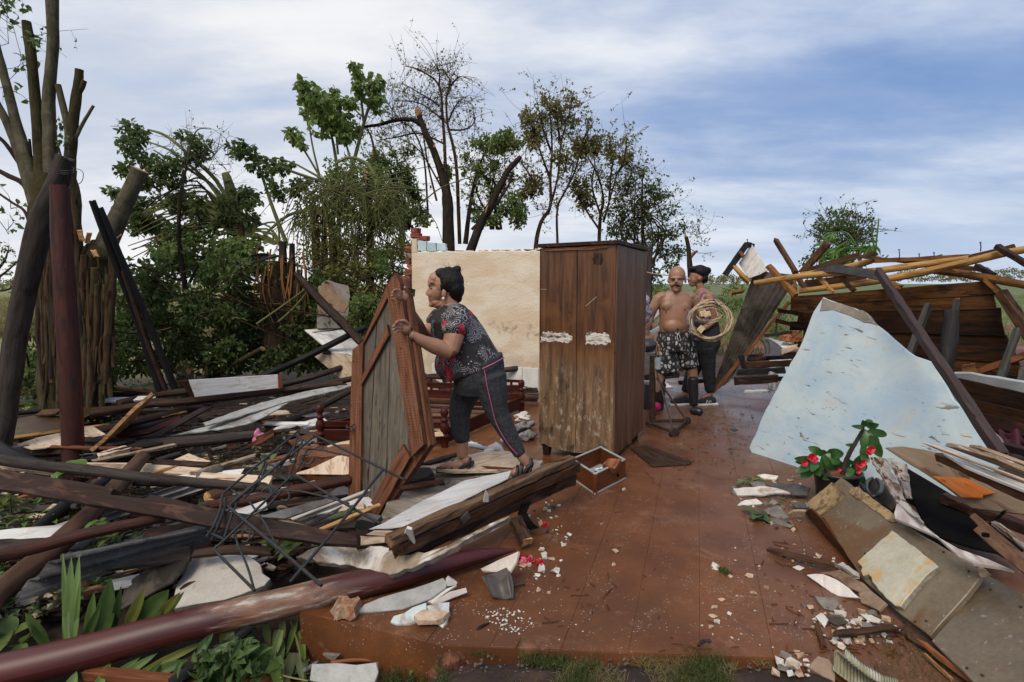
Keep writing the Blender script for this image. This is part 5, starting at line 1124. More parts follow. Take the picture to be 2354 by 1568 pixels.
# ------------------------------------------------------------------ the pale blue slab leaning on the right
BS=plane_of([at(1724,1040,4.80),at(1972,1134,3.94),at(1891,682,5.0)])
BLUE=[(1891,682),(1930,697),(1992,719),(2000,732),(2050,775),(2104,818),(2128,826),(2150,834),(2161,862),(2193,919),(2225,945),(2258,969),(2290,998),(2303,1022),(2308,1060),(2200,1150),(2060,1160),(1972,1134),(1865,1122),(1800,1086),(1728,1049),(1720,1030),(1745,970),(1790,880),(1835,800),(1868,716)]
r_=thing('concrete_slab','large pale blue slab of broken painted wall leaning beside the red floor','wall slab',on_plane(2000,1140,*BS))
mb=MB();slab3(mb,poly_on(BLUE,BS),.08,.006,.06,.010,edgemi=1);mb.build('painted_face',[M['blue_slab'],M['cement']],r_)
mb=MB();slab3(mb,poly_on([(1889,686),(1930,697),(1992,719),(1999,731),(2016,748),(1985,742),(1940,722),(1915,713),(1884,716)],BS),.02,.006,.04,lift=.005);mb.build('bare_cement',M['cement'],r_)
# ------------------------------------------------------------------ collapsed board house on the right
def board_house():
 r=thing('board_wall','leaning wall of dark horizontal boards of the collapsed house on the right','board wall',gz(2000,905))
 # lower left, lower right, upper right, upper left of the wall
 LL,LR,UR,UL=at(1806,925,6.75),at(2420,1060,5.0),at(2262,646,5.35),at(1817,682,6.75)
 n=13
 for i in range(n):
  a,b=i/n,(i+1)/n+.006;j=NR.uniform(-.006,.006,2);li=NR.uniform(-.008,.008)
  l0,l1=UL*(1-a)+LL*a,UL*(1-b)+LL*b;r0,r1=UR*(1-a)+LR*a,UR*(1-b)+LR*b;ex=nrm(r0-l0)
  sh=-.02 if i else 0
  lcut=[0,0,.08,.0,.16,.05,.20,.1,0,.06,.1,0,.05][i]
  P=[l0+ex*(lcut+NR.uniform(0,.03)),r0+ex*NR.uniform(0,.05),r1+ex*NR.uniform(0,.05),l1+ex*(lcut+NR.uniform(0,.03))]
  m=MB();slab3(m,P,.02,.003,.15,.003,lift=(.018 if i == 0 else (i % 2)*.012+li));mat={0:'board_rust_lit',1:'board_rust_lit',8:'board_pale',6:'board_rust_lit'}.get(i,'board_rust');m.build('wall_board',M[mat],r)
 o=r
 def stick(name,label,cat,a,b,wpx,hm,mat,g='timbers of the fallen roof',**k):return bar(name,label,cat,a,b,wpx,hm,mat,g,d=True,**k)
 def pole(label,pts,rpx,mat,g='timbers of the fallen roof',name='roof_pole',cat='pole',**k):return log(name,label,cat,pts,rpx,mat,g,d=True,**k)
 pole('upper yellow roof pole running the length of the fallen roof',[(1734,651,6.5),(1860,633,6.1),(1990,625,5.8),(2120,608,5.6),(2225,593,5.4)],[6,7,8,7.5,6],'pole_yellow',capmat='raw_wood')
 pole('lower yellow roof pole with its near end pointing at the slab',[(1837,669,6.15),(1960,654,5.85),(2080,634,5.6),(2200,608,5.4),(2290,586,5.25),(2400,566,5.1)],[6,7.5,8.5,8.5,9,8],'pole_yellow',capmat='raw_wood')
 pole('short yellow pole under the brown roof board',[(1840,632,6.7),(1930,618,6.5),(2000,600,6.3),(2020,592,6.2)],[6,7,7,5],'pole_yellow')
 pole('orange bent pole projecting over the field at the right edge',[(2130,620,5.9),(2200,628,5.6),(2270,640,5.3),(2353,655,5.0),(2400,668,4.9)],[8,8.5,9.5,9,8],'pole_orange',capmat='pole_yellow')
 stick('batten','warped dark batten along the ridge of the fallen roof','batten',(1976,590,6.3),(2108,605,6.0),7,.03,'raf_brown',jag=.02);stick('batten','long dark batten sloping up to the right above the yellow poles','batten',(2100,606,5.95),(2330,565,5.3),8,.03,'raf_brown',jag=.02,bow=-.03)
 stick('batten','orange lath lying beside the warped ridge batten','batten',(2010,600,6.2),(2225,590,5.6),10,.03,'pole_orange')
 mb=MB();P=[at(*p) for p in ((1856,632,6.2),(1905,620,5.95),(1950,624,5.8),(2019,637,5.6))]
 Pq=crom(P,6);m2=MB();V=[]
 for i,q in enumerate(Pq):
  w=.022+.03*min(1,i/8);V += [q+np.array((0,-.02,w)),q+np.array((0,.02,w-.006)),q+np.array((0,.02,-w*.6)),q+np.array((0,-.02,-w*.6))]
 Fq=[(i*4+k,i*4+(k+1) % 4,i*4+4+(k+1) % 4,i*4+4+k) for i in range(len(Pq)-1) for k in range(4)]+[(3,2,1,0),(len(V)-4,len(V)-3,len(V)-2,len(V)-1)]
 mb.add(V,np.array(Fq),None,0,False);mb.build('metal_strap',M['tin_dark'],label='curved dark metal strip lying across the yellow roof poles',cat='metal strip')
 for lab,a,b,w,h,mat in (('tall thin rafter standing highest over the fallen roof',(1782,551,6.7),(1828,626,6.4),9,.05,'raf_brown'),('lower half of the thin rafter leaning on the yellow pole',(1824,622,6.45),(1850,664,6.3),9,.05,'raf_brown'),
   ('thick brown rafter leaning right towards the green plant',(1842,628,6.9),(1903,558,6.7),15,.06,'raf_brown'),('orange rafter crossing in front of the yellow pole end',(1766,612,6.5),(1829,680,6.1),11,.06,'pole_orange'),('short dark rafter end behind the metal strip',(1915,615,6.0),(1962,668,5.8),9,.05,'raf_brown'),
   ('small yellow strut between the two roof poles',(1884,640,6.1),(1914,672,5.9),8,.04,'pole_yellow'),('short upright wooden batten under the rafter foot',(1826,645,6.4),(1828,677,6.35),7,.03,'pole_orange'),('dark plank end crossing the poles at the top right edge',(2290,566,5.2),(2400,632,4.7),12,.05,'beam_dark'),
   ('sloping orange strut at the right end of the board wall',(2262,640,5.3),(2306,680,5.2),13,.06,'pole_orange'),('thick brown corner post leaning down the right edge',(2300,672,5.15),(2420,850,4.7),22,.08,'raf_brown'),('little angled orange block beside the leaning plank top',(2048,650,5.6),(2070,660,5.5),9,.05,'pole_orange'),('small yellow block under the right end of the lower pole',(2040,640,5.9),(2034,660,5.9),10,.05,'pole_yellow'),
   ('wide brown plank at the peak of the fallen roof',(1858,622,6.75),(1976,586,6.55),13,.03,'raf_brown'),('short plank stub standing up at the roof peak',(1990,592,6.5),(2014,580,6.45),14,.04,'raf_brown'),('broken dark board between the poles and the wall top',(2180,612,6.0),(2262,620,5.6),10,.04,'raf_brown'),('second dark board under the first near the corner post',(2245,612,5.5),(2282,632,5.3),10,.05,'beam_dark'),('wide shadowed plank lying behind the lower yellow pole',(1850,655,6.9),(1990,640,6.7),22,.03,'raf_brown')):
  stick('rafter' if 'rafter' in lab else 'timber',lab,'rafter' if 'rafter' in lab else 'timber',a,b,w,h,mat,jag=.012)
 stick('leaning_plank','long dark grey plank sloping from the roof down across the blue slab','plank',(2018,624,4.6),(2302,1048,2.82),21,.045,'plank_wet',None,jag=.012,nseg=16,jit=.004)
 for lab,a,b,w in (('grey weathered post leaning against the board wall behind the long plank',(2133,702,5.5),(2090,815,5.3),17),('grey post leaning at the far right of the board wall',(2338,758,4.75),(2296,880,4.6),17),('grey post end at the bottom right corner of the board wall',(2353,850,4.5),(2342,900,4.4),12),('grey post tipped orange standing above the charred trunk',(2200,688,5.3),(2188,770,5.25),15)):
  stick('wall_post',lab,'post',a,b,w,.05,'post_grey','posts leaning on the board wall',end='pole_orange')
 stick('brace','orange brace running up to the right in front of the board wall','brace',(2222,864,4.95),(2380,808,4.5),14,.05,'orange_plank',None)
 log('charred_trunk','black charred tree trunk standing against the board wall','trunk',[(2160,880,4.9),(2176,830,4.95),(2180,790,5.0),(2186,750,5.05),(2184,715,5.1)],[19,15,17,15,14],'log_black',None,d=True,rough=.35)
 stick('wood_block','broken orange wood block by the foot of the charred trunk','block',(2215,850,4.85),(2242,846,4.8),22,.06,'pole_orange',None,jag=.02)
 P=[at(*p) for p in ((2190,858,4.6),(2230,860,4.55),(2290,870,4.4),(2400,886,4.1),(2400,922,4.1),(2330,896,4.3),(2260,882,4.45),(2200,874,4.6))]
 pl=plane_of((P[0],P[3],P[6]+np.array((0,-.05,0))));mb=MB();slab3(mb,poly_on([(2190,858),(2230,858),(2290,868),(2400,886),(2400,930),(2330,902),(2260,884),(2198,874)],pl),.03,.004,.06);mb.build('metal_gutter',M['tin_grey'],label='pale grey sheet metal gutter sticking out to the right edge',cat='gutter')
 # dark interior below: boards, cloth
 for i,(a,b,w,mat) in enumerate((((2190,880,4.6),(2400,930,4.1),30,'board_rust'),((2200,925,4.5),(2400,975,4.0),34,'board_rust'),((2215,950,4.4),(2400,1000,4.0),26,'beam_dark'),((2260,990,4.3),(2420,1060,3.9),30,'board_rust'),((2240,1050,4.25),(2420,1080,3.9),26,'beam_dark'))):
  stick('fallen_board',('dark board lying just under the metal gutter','dark wet board below the gutter at the right edge','third dark board down beside the end of the blue slab','dark board behind the foot of the long grey plank','lowest dark board behind the stacked planks')[i],'board',a,b,w,.03,mat,'dark boards under the gutter')
 mb=MB();wave_sheet(mb,at(2292,990,4.2),at(2296,1042,4.1),at(2420,1050,4.0),at(2420,960,4.1),3,.03,bend=.03);mb.build('maroon_cloth',M['maroon_cloth'],label='dark maroon cloth hanging among the boards at the right edge',cat='cloth')
 for i,(x,y0,y1,dd) in enumerate(((2066,575,598,6.0),(2112,585,602,5.9),(2146,582,598,5.8),(2253,558,578,5.5),(1717,552,566,7.0))):
  mb=MB();tube(mb,[at(x,y1,dd),at(x+1,(y0+y1)/2,dd),at(x,y0,dd)],[.006,.005,.005],6,1);tube(mb,[at(x,y0,dd),at(x,y0-2,dd)],[.009,.009],6,1);mb.build('nail',M['iron'],label=('nail sticking up left along the ridge batten','nail in the middle of the ridge batten','third nail along the ridge batten','long nail sticking up near the top right plank','nail on the tip of the charred beam')[i],cat='nail')
M['plank_wet']=wood('plank_wet',(.022,.014,.013),(.062,.043,.041),.45,(1.6,26),stain=(.055,.03,.024),wet=.2,vary=.05,bmp=.5)
M['post_grey']=wood('post_grey',(.022,.021,.02),(.07,.066,.062),.65,(1.6,30),stain=(.05,.045,.04),vary=.1)
board_house()
def corrugated():
 r=thing('corrugated_sheet','long dark corrugated roof sheet leaning down behind the young woman','roof sheet',at(1650,905,7.3))
 mb=MB();wave_sheet(mb,at(1735,622,6.95),at(1634,905,7.25),at(1672,880,7.0),at(1834,632,6.6),6.5,.011,t=.007,nv=12,rag=.01);mb.build('sheet',M['asbestos_roof'],r)
 mb=MB();beam(mb,at(1814,694,6.55),at(1638,903,6.95),.025,.035,nseg=6);mb.build('batten',M['orange_plank'],r)
 bar('charred_beam','short charred beam tipped against the sky left of the fallen roof','beam',(1666,632,7.0),(1716,562,6.9),13,.07,'log_black',None,d=True,jag=.02)
 bar('charred_beam','stub of charred beam behind the white sheet','beam',(1716,562,6.95),(1728,566,7.0),10,.07,'log_black',None,d=True,jag=.01)
 bar('timber','small brown peg on the charred beam','timber',(1700,580,6.85),(1708,590,6.85),7,.04,'pole_orange',None,d=True)
 log('roof_pole','short yellow pole under the charred beam','pole',[(1686,611,6.95),(1703,630,6.9),(1720,648,6.9)],[5,6,5],'pole_yellow',None,d=True)
 log('roof_pole','orange pole end sticking out left of the corrugated sheet','pole',[(1678,674,6.9),(1706,669,7.0)],[5,5],'pole_orange',None,d=True,capmat='pole_yellow')
 pl=plane_of([at(1727,560,6.95),at(1762,620,6.8),at(1697,606,7.0)]);mb=MB();slab3(mb,poly_on([(1727,560),(1746,590),(1764,622),(1745,632),(1721,640),(1697,606)],pl),.012,.002,.06);mb.build('white_sheet',M['white_board'],label='white sheet tilted up against the sky beside the charred beam',cat='sheet')
 # dark clutter between the sheet and the blue slab
 def q4(a,b):return t4(a,b)
 G='clutter between the corrugated sheet and the blue slab'
 pl=plane_of([at(*q4(560,770),6.3),at(*q4(690,790),6.2),at(*q4(640,850),6.0)]);mb=MB();slab3(mb,poly_on([q4(*p) for p in ((560,765),(600,760),(690,790),(660,845),(610,830))],pl),.015,.004);mb.build('broken_sheet',M['tin_grey'],label='pale broken panel behind the crumpled tin',cat='panel',group=G)
 pl=plane_of([at(*q4(690,790),6.4),at(*q4(760,810),6.3),at(*q4(700,840),6.2)]);mb=MB();slab3(mb,poly_on([q4(*p) for p in ((690,785),(765,808),(735,830),(670,825))],pl),.015,.004);mb.build('broken_sheet',M['white_board'],label='small white panel scrap next to the brick chunks',cat='panel',group=G)
 mb=MB();wave_sheet(mb,at(*q4(545,770),6.0),at(*q4(530,900),5.9),at(*q4(670,880),5.8),at(*q4(560,765),6.1),1.2,.05,bend=.05);mb.build('crumpled_tin',M['tin_dark'],label='crumpled grey tin sheet propped behind the slab edge',cat='tin sheet',group=G)
 mb=MB();wave_sheet(mb,at(*q4(590,1000),5.6),at(*q4(580,1120),5.5),at(*q4(645,1115),5.5),at(*q4(662,1000),5.6),.5,.03,t=.02);mb.build('clay_tile',M['fibre_grey'],label='curved grey roof tile standing at the left edge of the slab',cat='roof tile',group=G)
 for i,(a,b,w,mat,lab) in enumerate(((q4(450,900),q4(780,880),16,'beam_dark','dark timber under the crumpled tin'),(q4(440,950),q4(760,935),14,'raf_brown','brown timber lying second below the crumpled tin'),(q4(380,1000),q4(700,985),14,'log_black','black timber lying low behind the curved tile'),(q4(680,860),q4(790,820),10,'cream_board','pale plank end poking out at the slab edge'),(q4(430,1130),q4(600,1128),5,'white_board','thin pale lath on the floor by the curved tile'),(q4(570,745),q4(750,720),7,'log_black','thin black bar below the white puddle'),(q4(360,1060),q4(650,1040),18,'beam_dark','wide dark board flat on the floor behind the curved tile'),(q4(660,570),q4(820,600),9,'board_rust','loose board end hanging off the left of the board wall'),(q4(640,640),q4(830,690),9,'board_rust','second loose board end off the board wall'),(q4(400,880),q4(440,1010),10,'log_black','black stick leaning under the corrugated sheet'))):
  dd=6.0-.1*i if i < 7 else (6.6 if i < 9 else 6.4);dd=min(dd,1.45*F/max(1,max(a[1],b[1])-HOR)+.05) if i < 7 else dd
  bar('timber',lab,'timber',(*a,dd),(*b,dd-.05),w,.05,mat,G,d=True,jag=.015)
 for i,(x,y,s) in enumerate(((720,760,.07),(760,765,.07),(765,735,.05),(795,770,.05))):
  mb=MB();p=at(*q4(x,y),6.3);beam(mb,p-np.array((s,.02,0)),p+np.array((s,.03,.01)),s*1.1,s,jit=.012,nseg=3);mb.build('brick_chunk',M['brick'],label=('red brick chunk left under the loose boards','red brick chunk second from the left under the loose boards','small brick piece on top of the brick chunks','brick piece nearest the slab edge')[i],cat='brick',group='brick chunks left of the slab')
 mb=MB();P=[gz(*q4(600,690),GZ),gz(*q4(760,690),GZ),gz(*q4(760,740),GZ),gz(*q4(600,740),GZ)]
 P=[at(*q4(620,610),16),at(*q4(760,640),15),at(*q4(760,740),9.5),at(*q4(600,740),9.5)];P=[np.array((p[0],p[1],GZ+.09)) for p in P];mb.add(P,[(0,1,2,3)]);mb.build('puddle',M['puddle'],kind='structure')
 mb=MB();a=at(*q4(640,730),8.5);
 for s in (0,.35):
  for tt in (0,):tube(mb,[a+np.array((s,0,0)),a+np.array((s+.05,0,.28)),a+np.array((s+.35,0,.30)),a+np.array((s+.38,0,.02))],[.012]*4,6,2)
 mb.build('wire_rack',M['iron'],label='thin black metal frame standing by the far puddle',cat='frame')
 log('fence_post','weathered fence post between the wardrobe and the bald man','post',[(1492,760,7.6),(1492,660,7.6),(1491,567,7.6)],[6.5,6.5,7],'log_grey',None,d=True)
 mb=MB();tube(mb,[at(1484,625,7.55),at(1500,629,7.4),at(1530,633,7.0),at(1560,637,7.3),at(1690,668,9),at(1760,684,11)],[.006]*6,5,5);mb.build('rope',M['cable'],label='pale rope strung from the fence post behind the people',cat='rope')
M['puddle']=plain('puddle',(.30,.29,.28),.08,0,.1,3)
corrugated()
for lb,a,b,w,m in (('white board leaning behind the arm of the bald man',(1484,742,7.2),(1522,708,7.1),15,'white_board'),('pale pipe lying behind the hip of the bald man',(1482,772,7.0),(1520,752,7.0),9,'tin_grey'),('grey board low behind the legs of the bald man',(1480,868,7.2),(1560,862,7.2),12,'log_grey'),('brown stick in the clutter behind the bald man',(1500,835,7.4),(1570,850,7.3),7,'raf_brown'),('dark plank on the floor behind the young woman',(1560,880,7.5),(1660,872,7.4),9,'beam_dark')):
 bar('plank',lb,'plank',a,b,w,.05,m,None,d=True,jag=.01)
for lb,x0,x1,y0,y1,d,n in (('green weeds behind the fence post and the bald man',1470,1530,640,730,9.2,16),('low weeds behind the young woman and the corrugated sheet',1560,1740,660,730,12.5,26),('weeds growing beyond the gap left of the blue slab',1740,1800,700,770,9.5,10)):
 r=thing('bush',lb,'bush',at((x0+x1)/2,y1,d)*np.array((1,1,0))+np.array((0,0,GZ)),'undergrowth behind the debris');lm=MB()
 clump(lm,d,[(R.uniform(x0,x1),R.uniform(y0,y1),R.uniform(8,16),R.uniform(6,12)) for _ in range(n)],8,.5,dens=2.4,down=.1,dsp=1.5);lm.build('foliage',M['leaf_mid'],r)
# ------------------------------------------------------------------ debris on the left
log('leaning_pole','thick grey-brown pole leaning to the right against the maroon post','pole',[(-22,1080,4.75),(6,990,4.85),(20,890,4.9),(46,723,5.0),(92,523,5.05),(128,430,5.1),(150,362,5.1)],[27,24,23,23,25,21,18],'log_grey',None,d=True,rough=.16,seg=16)
mb=MB();
for k in range(3):tube(mb,[at(150+20*math.cos(t),388+k*4+5*math.sin(t),5.1-.09*math.sin(t)) for t in np.linspace(0,6.3,12)],[.004]*12,5,1)
tube(mb,[at(165,385,5.0),at(190,395,5.0),at(186,420,5.0),at(160,428,5.0)],[.003]*4,5,4);tube(mb,[at(150,372,5.05),at(158,352,5.05),at(154,335,5.05)],[.004,.003,.002],5,3);mb.build('wire',M['iron'],label='black wire wound round the top of the leaning grey pole',cat='wire')
log('post','upright maroon-stained post standing in the debris before the fig tree','post',[(173,1160,4.62),(169,1055,4.65),(163,900,4.7),(155,760,4.75),(146,620,4.8),(140,520,4.85),(138,430,4.9)],[24,23,22.5,22,21,20,19],'post_maroon',None,d=True,rough=.05,seg=16)
for lab,pts,r,m in (('dark pole leaning left, foremost of the leaning bundle',[(t1(1105,1125)),(t1(950,640)),(t1(790,225)),(212,462)],[9,8.5,8,7],'log_black'),('reddish pole in the middle of the leaning bundle',[t1(1140,1120),t1(1000,740),t1(850,300)],[6,5.5,5],'log_brown'),('dark pole at the right of the leaning bundle',[t1(1205,1110),t1(1050,720),t1(860,270),(232,478)],[8,7.5,7,5],'log_black')):
 log('leaning_pole',lab,'pole',[(p[0],p[1],6.0-.15*i) for i,p in enumerate(pts)],r,m,'bundle of dark leaning poles',d=True,rough=.12)
def L(lab,pts,r,mat,name='log',cat='log',**k):return log(name,lab,cat,[(*p[0],p[1]) for p in pts],r,mat,**k)
# back layer
L('long reddish log lying under the white box',[(t1(620,1290),.12),(t1(1000,1222),.16),(t1(1400,1190),.20),(t1(1900,1128),.22),(t1(2360,1075),.25)],[8.5,9,9,8,7],'log_brown')
L('shorter log tucked behind the white box',[(t1(815,1215),.08),(t1(1050,1160),.10),(t1(1300,1130),.12)],[9,8.5,8],'log_brown')
L('long dark pole rising to the right behind the door',[((500,905),.1),((609,862),.32),((700,822),.5),((842,751),.9)],[8,8,8,7],'log_black')
L('rough pole crossing in front of the tilted white panel',[((640,886),.2),((720,866),.28),((820,833),.42)],[7.5,7,6.5],'log_grey')
L('brown log running under the door from the left',[((650,905),.15),((740,885),.24),((850,862),.33)],[6,7,7],'log_brown')
L('grey log crossing low to the right of the door',[((940,870),.34),((1040,862),.36),((1161,850),.4),((1232,842),.4)],[7,7,6.5,6.5],'log_grey')
L('slanting log dipping down behind the pushing woman',[((945,842),.42),((980,868),.34),((1030,900),.2),((1060,930),.05)],[7,7,8,7],'log_grey')
log('beam','fallen beam with pale flakes slanting down to the door','beam',[(680,628,7.6),(735,690,7.3),(790,745,7.0),(832,790,6.7)],[7,10,11,9],'log_flaked',None,d=True,seg=8)
L('mid brown log in the heap beside the maroon post',[(t1(670,1410),-.02),(t1(900,1350),.02),(t1(1150,1290),.06),(t1(1400,1240),.08)],[10,10,9.5,8],'log_brown')
L('dark thin log under the mid brown log',[(t1(560,1470),-.05),(t1(900,1400),-.02),(t1(1250,1310),.02)],[8,8,7],'log_black')
L('grey-brown log lying across the middle of the heap',[(t1(560,1580),.0),(t1(1000,1500),.03),(t1(1400,1470),.04),(t1(1800,1430),.04)],[14,13.5,13,12],'log_grey',seg=14)
L('barkless pale log lying above the grey-brown one',[(t1(700,1480),-.03),(t1(950,1470),0),(t1(1250,1440),.0)],[8,9,8],'log_grey')
L('black log end slanting at the left edge',[((-20,1018),.25),(t2(120,20),.22),(t2(330,80),.18)],[14,14,11],'log_black')
L('long thin grey-brown pole reaching across to the iron grille',[((-20,1054),.36),(t2(300,78),.36),(t2(700,120),.37),(t2(1050,165),.36),(t2(1550,208),.34),(t2(1920,240),.32)],[13,13,13,12.5,11,9],'log_grey',seg=14)
L('thick tan log slanting from the lower left under the heavy plank',[((-60,1450),-.02),((0,1362),.0),((133,1252),.08),((217,1172),.14),((280,1105),.16),((328,1050),.16)],[30,27,25,22,19,15],'log_tan',seg=16)
L('dark log slanting behind the tan log',[((50,1250),-.02),((150,1163),.05),((247,1105),.08)],[15,15,13],'log_black')
L('smooth red-brown pole lying across the tan log',[((-30,1287),.22),(t2(200,650),.23),(t2(600,545),.26),(t2(1000,460),.27),(t2(1130,440),.26)],[17,16,14,12,10],'log_red',seg=14)
L('dark log on the ground under the big maroon column',[(t2(1180,1590),-.12),(t2(1350,1460),-.1),(t2(1550,1330),-.08),(t2(1720,1200),-.06)],[17,15,13,11],'log_black')
L('round log end poking out under the heavy plank',[(t2(1440,300),.06),(t2(1520,275),.06),(t2(1700,250),.04)],[17,17,14],'log_tan',capmat='raw_wood')
L('short round pole stub among the pale boards',[(t2(1070,45),.1),(t2(1150,20),.1),(t2(1240,-5),.1)],[5.5,6,6],'log_grey')
L('dark red pole running to the door foot behind the grille',[(t2(1460,350),.12),(t2(1800,300),.16),(t2(2352,180),.2),(t3(700,170),.2)],[12,13,13,11],'log_red')
L('split dark log lying right of the door foot',[(t3(1030,235),.22),(t3(1180,212),.22),(t3(1330,190),.22)],[8,8,7],'log_red')
L('brown log behind the plum bed post',[((610,985),0),((660,970),.02),((745,930),.1),((810,895),.2)],[9,8,8,7],'log_grey')
L('yellow pole lying at the left behind the white sheet',[(t1(-40,1470),-.02),(t1(250,1430),-.02),(t1(500,1395),-.02),(t1(755,1358),-.02)],[5.5,5,4.5,3.5],'pole_yellow')
L('green bamboo stalk lying at the far left',[(t1(60,1232),-.05),(t1(250,1212),-.05),(t1(430,1200),-.05)],[5,5,5],'bamboo','bamboo','bamboo')
L('green bamboo stalk lying right of the maroon post',[(t1(540,1192),-.05),(t1(750,1190),-.05),(t1(960,1180),-.05)],[3.5,3.5,3.5],'bamboo','bamboo','bamboo');L('short green bamboo end pointing up beside the post',[(t1(640,1230),-.02),(t1(730,1185),.02)],[5,5],'bamboo','bamboo','bamboo')
L('thin dark pole lying behind the maroon post',[(t1(380,1135),-.05),(t1(700,1150),-.02),(t1(1120,1150),.02)],[5,6,5],'log_black')
L('mossy branch slanting up in the undergrowth',[(t1(1450,1035),.1),(t1(1620,940),.35),(t1(1810,835),.6)],[5,6,6],'bark_green','branch','branch',capmat='raw_wood')
L('second mossy branch low in the undergrowth',[(t1(1460,940),.25),(t1(1620,900),.3),(t1(1850,890),.3)],[4,5,4],'bark_brown','branch','branch')
L('bent brown branch beside the bundle of poles',[(t1(640,598),1.0),(t1(900,605),.95),(t1(1150,625),.9),(t1(1290,740),.65),(t1(1365,860),.35),(t1(1380,930),.15)],[2.5,3.5,4,4.5,5,5],'bark_brown','branch','branch')
L('orange bare branch end behind the undergrowth',[(t1(1690,650),.75),(t1(1720,600),.9),(t1(1745,550),1.0)],[5,6,4],'pole_orange','branch','branch')
[log('branch',lb,'branch',[(*t1(*p),7.7) for p in pp],[2.5,2.3,2],'stem_green',None,d=True) for lb,pp in (('pale green stem slanting up to the torn stump',((1770,665),(1950,540),(2120,415))),('second pale green stem below the first one at the torn stump',((1920,650),(2020,560),(2125,440))))]
mb=MB();tube(mb,[gz(*t1(1275,1060),.05),gz(*t1(1275,1010),.2),gz(*t1(1275,968),.31)],np.array([18,18,18])*gz(425,870,.1)[1]/F,12,2,.05,capmi=1);mb.build('cut_stump',[M['cream_board'],M['raw_wood']],label='pale sawn stump of wood standing behind the white box',cat='stump')
def Bd(lab,poly,zz,t,mat,name='plank',cat='plank',conv=t2,**k):
 poly=[conv(*p) for p in poly];return board(name,lab,cat,poly,zz,t,mat,**k)
Bd('heavy dark plank lying across the whole left heap',[(-60,95),(300,148),(700,215),(780,235),(760,275),(1000,300),(1035,274),(1500,372),(2000,468),(2460,550),(2460,625),(2200,612),(1600,520),(1000,410),(500,322),(-60,228)],[(0,.44),(9,.30),(15,.36)],.05,'beam_dark',rag=.003,step=.08)
Bd('large plaster slab lying face up under the grille',[(1195,1060),(1215,900),(1330,700),(1480,650),(1640,618),(1750,720),(1862,852),(1822,898),(1650,965),(1450,1012)],[(0,-.08),(4,.06),(6,.02)],.05,'plaster_cream_w','plaster_slab','plaster slab',rag=.012,edge='cement',group=G_SHT)
Bd('brown wet sheet slanting under the cement roofing',[(800,1085),(860,900),(1000,790),(1180,680),(1310,700),(1260,790),(1180,878),(1000,978)],[(0,-.12),(3,.06),(6,.0)],.012,'asbestos_roof','roof_sheet','roof sheet',rag=.006,group=G_SHT)
mb=MB();wave_sheet(mb,gz(*t2(130,960),.04),gz(*t2(1480,530),.15),gz(*t2(1380,500),.24),gz(*t2(420,690),.22),2.2,.022,t=.008,nv=16,rag=.03);wave_sheet(mb,gz(*t2(110,1015),-.02),gz(*t2(1590,548),.09),gz(*t2(1560,525),.13),gz(*t2(130,960),.02),.6,.008,t=.008,nv=16,rag=.03);mb.build('roof_sheet',M['fibre_dark'],label='dark corrugated cement roof sheet lying above the strap leaves',cat='roof sheet',group=G_SHT)
mb=MB();wave_sheet(mb,gz(*t2(620,500),.02),gz(*t2(1400,240),.1),gz(*t2(1240,205),.16),gz(*t2(700,380),.1),2,.016,t=.008,nv=12,rag=.02);mb.build('roof_sheet',M['fibre_wet'],label='grey corrugated sheet showing behind the heavy plank',cat='roof sheet',group=G_SHT)
mb=MB();wave_sheet(mb,gz(*t2(1320,165),.08),gz(*t2(1560,130),.1),gz(*t2(1520,88),.16),gz(*t2(1360,140),.12),1.4,.02,t=.008,nv=10,rag=.01);mb.build('roof_sheet',M['fibre_wet'],label='curled grey sheet end by the pale boards',cat='roof sheet',group=G_SHT)
Bd('white board strip lying behind the thin pole',[(590,60),(890,62),(1000,75),(960,115),(700,95)],[(0,.1),(1,.1),(4,.06)],.015,'cream_board')
Bd('tan splintered board pointing right beside the soil step',[(980,60),(1160,50),(1300,-10),(1452,42),(1325,148),(1240,130),(960,112)],[(0,.09),(2,.14),(4,.08)],.02,'cream_board',rag=.004)
Bd('white board strip at the left edge above the heavy plank',[(-40,60),(200,95),(400,130),(330,145),(60,110),(-40,85)],[(0,.3),(2,.3),(4,.26)],.015,'cream_board')
Bd('pale scrap board at the left behind the tan log',[(310,385),(360,340),(480,350),(430,385)],[(0,.02),(2,.05),(3,.02)],.015,'cream_board');Bd('grey scrap sheet under the red-brown pole',[(240,590),(330,500),(480,450),(460,500),(330,580)],[(0,-.03),(2,.03),(4,-.02)],.015,'fibre_grey',rag=.005)
Bd('broken brown beam end under the red-brown pole',[(980,560),(1010,510),(1300,460),(1420,490),(1250,530),(1010,590)],[(0,.12),(2,.18),(4,.14)],.06,'beam_dark',rag=.006)
# boards in the t1 frame
B1=lambda *a,**k:Bd(*a,conv=t1,**k)
def white_box():
 r=thing('box','open white-painted wooden box resting on the long reddish log','box',gz(*t1(1620,1150),.2))
 for nm,poly,zz,t,m in (('long_side',[(1300,1052),(1920,1014),(1918,1108),(1345,1170)],[(0,.45),(1,.42),(2,.265)],.018,'white_board'),('end_board',[(1916,1012),(1944,1008),(1952,1105),(1924,1112)],[(0,.425),(1,.425),(2,.265)],.03,'orange_plank'),('end_board',[(1240,1062),(1285,1055),(1345,1158),(1308,1168)],[(0,.44),(1,.445),(2,.275)],.03,'beam_wet')):
  board(nm,None,None,[t1(*p) for p in poly],zz,t,m,None,parent=r)
 mb=MB();tube(mb,[gz(*t1(1250,1060),.45),gz(*t1(1262,1045),.48),gz(*t1(1275,1060),.45)],[.003]*3,5,4);mb.build('wire_loop',M['iron'],r)
white_box()
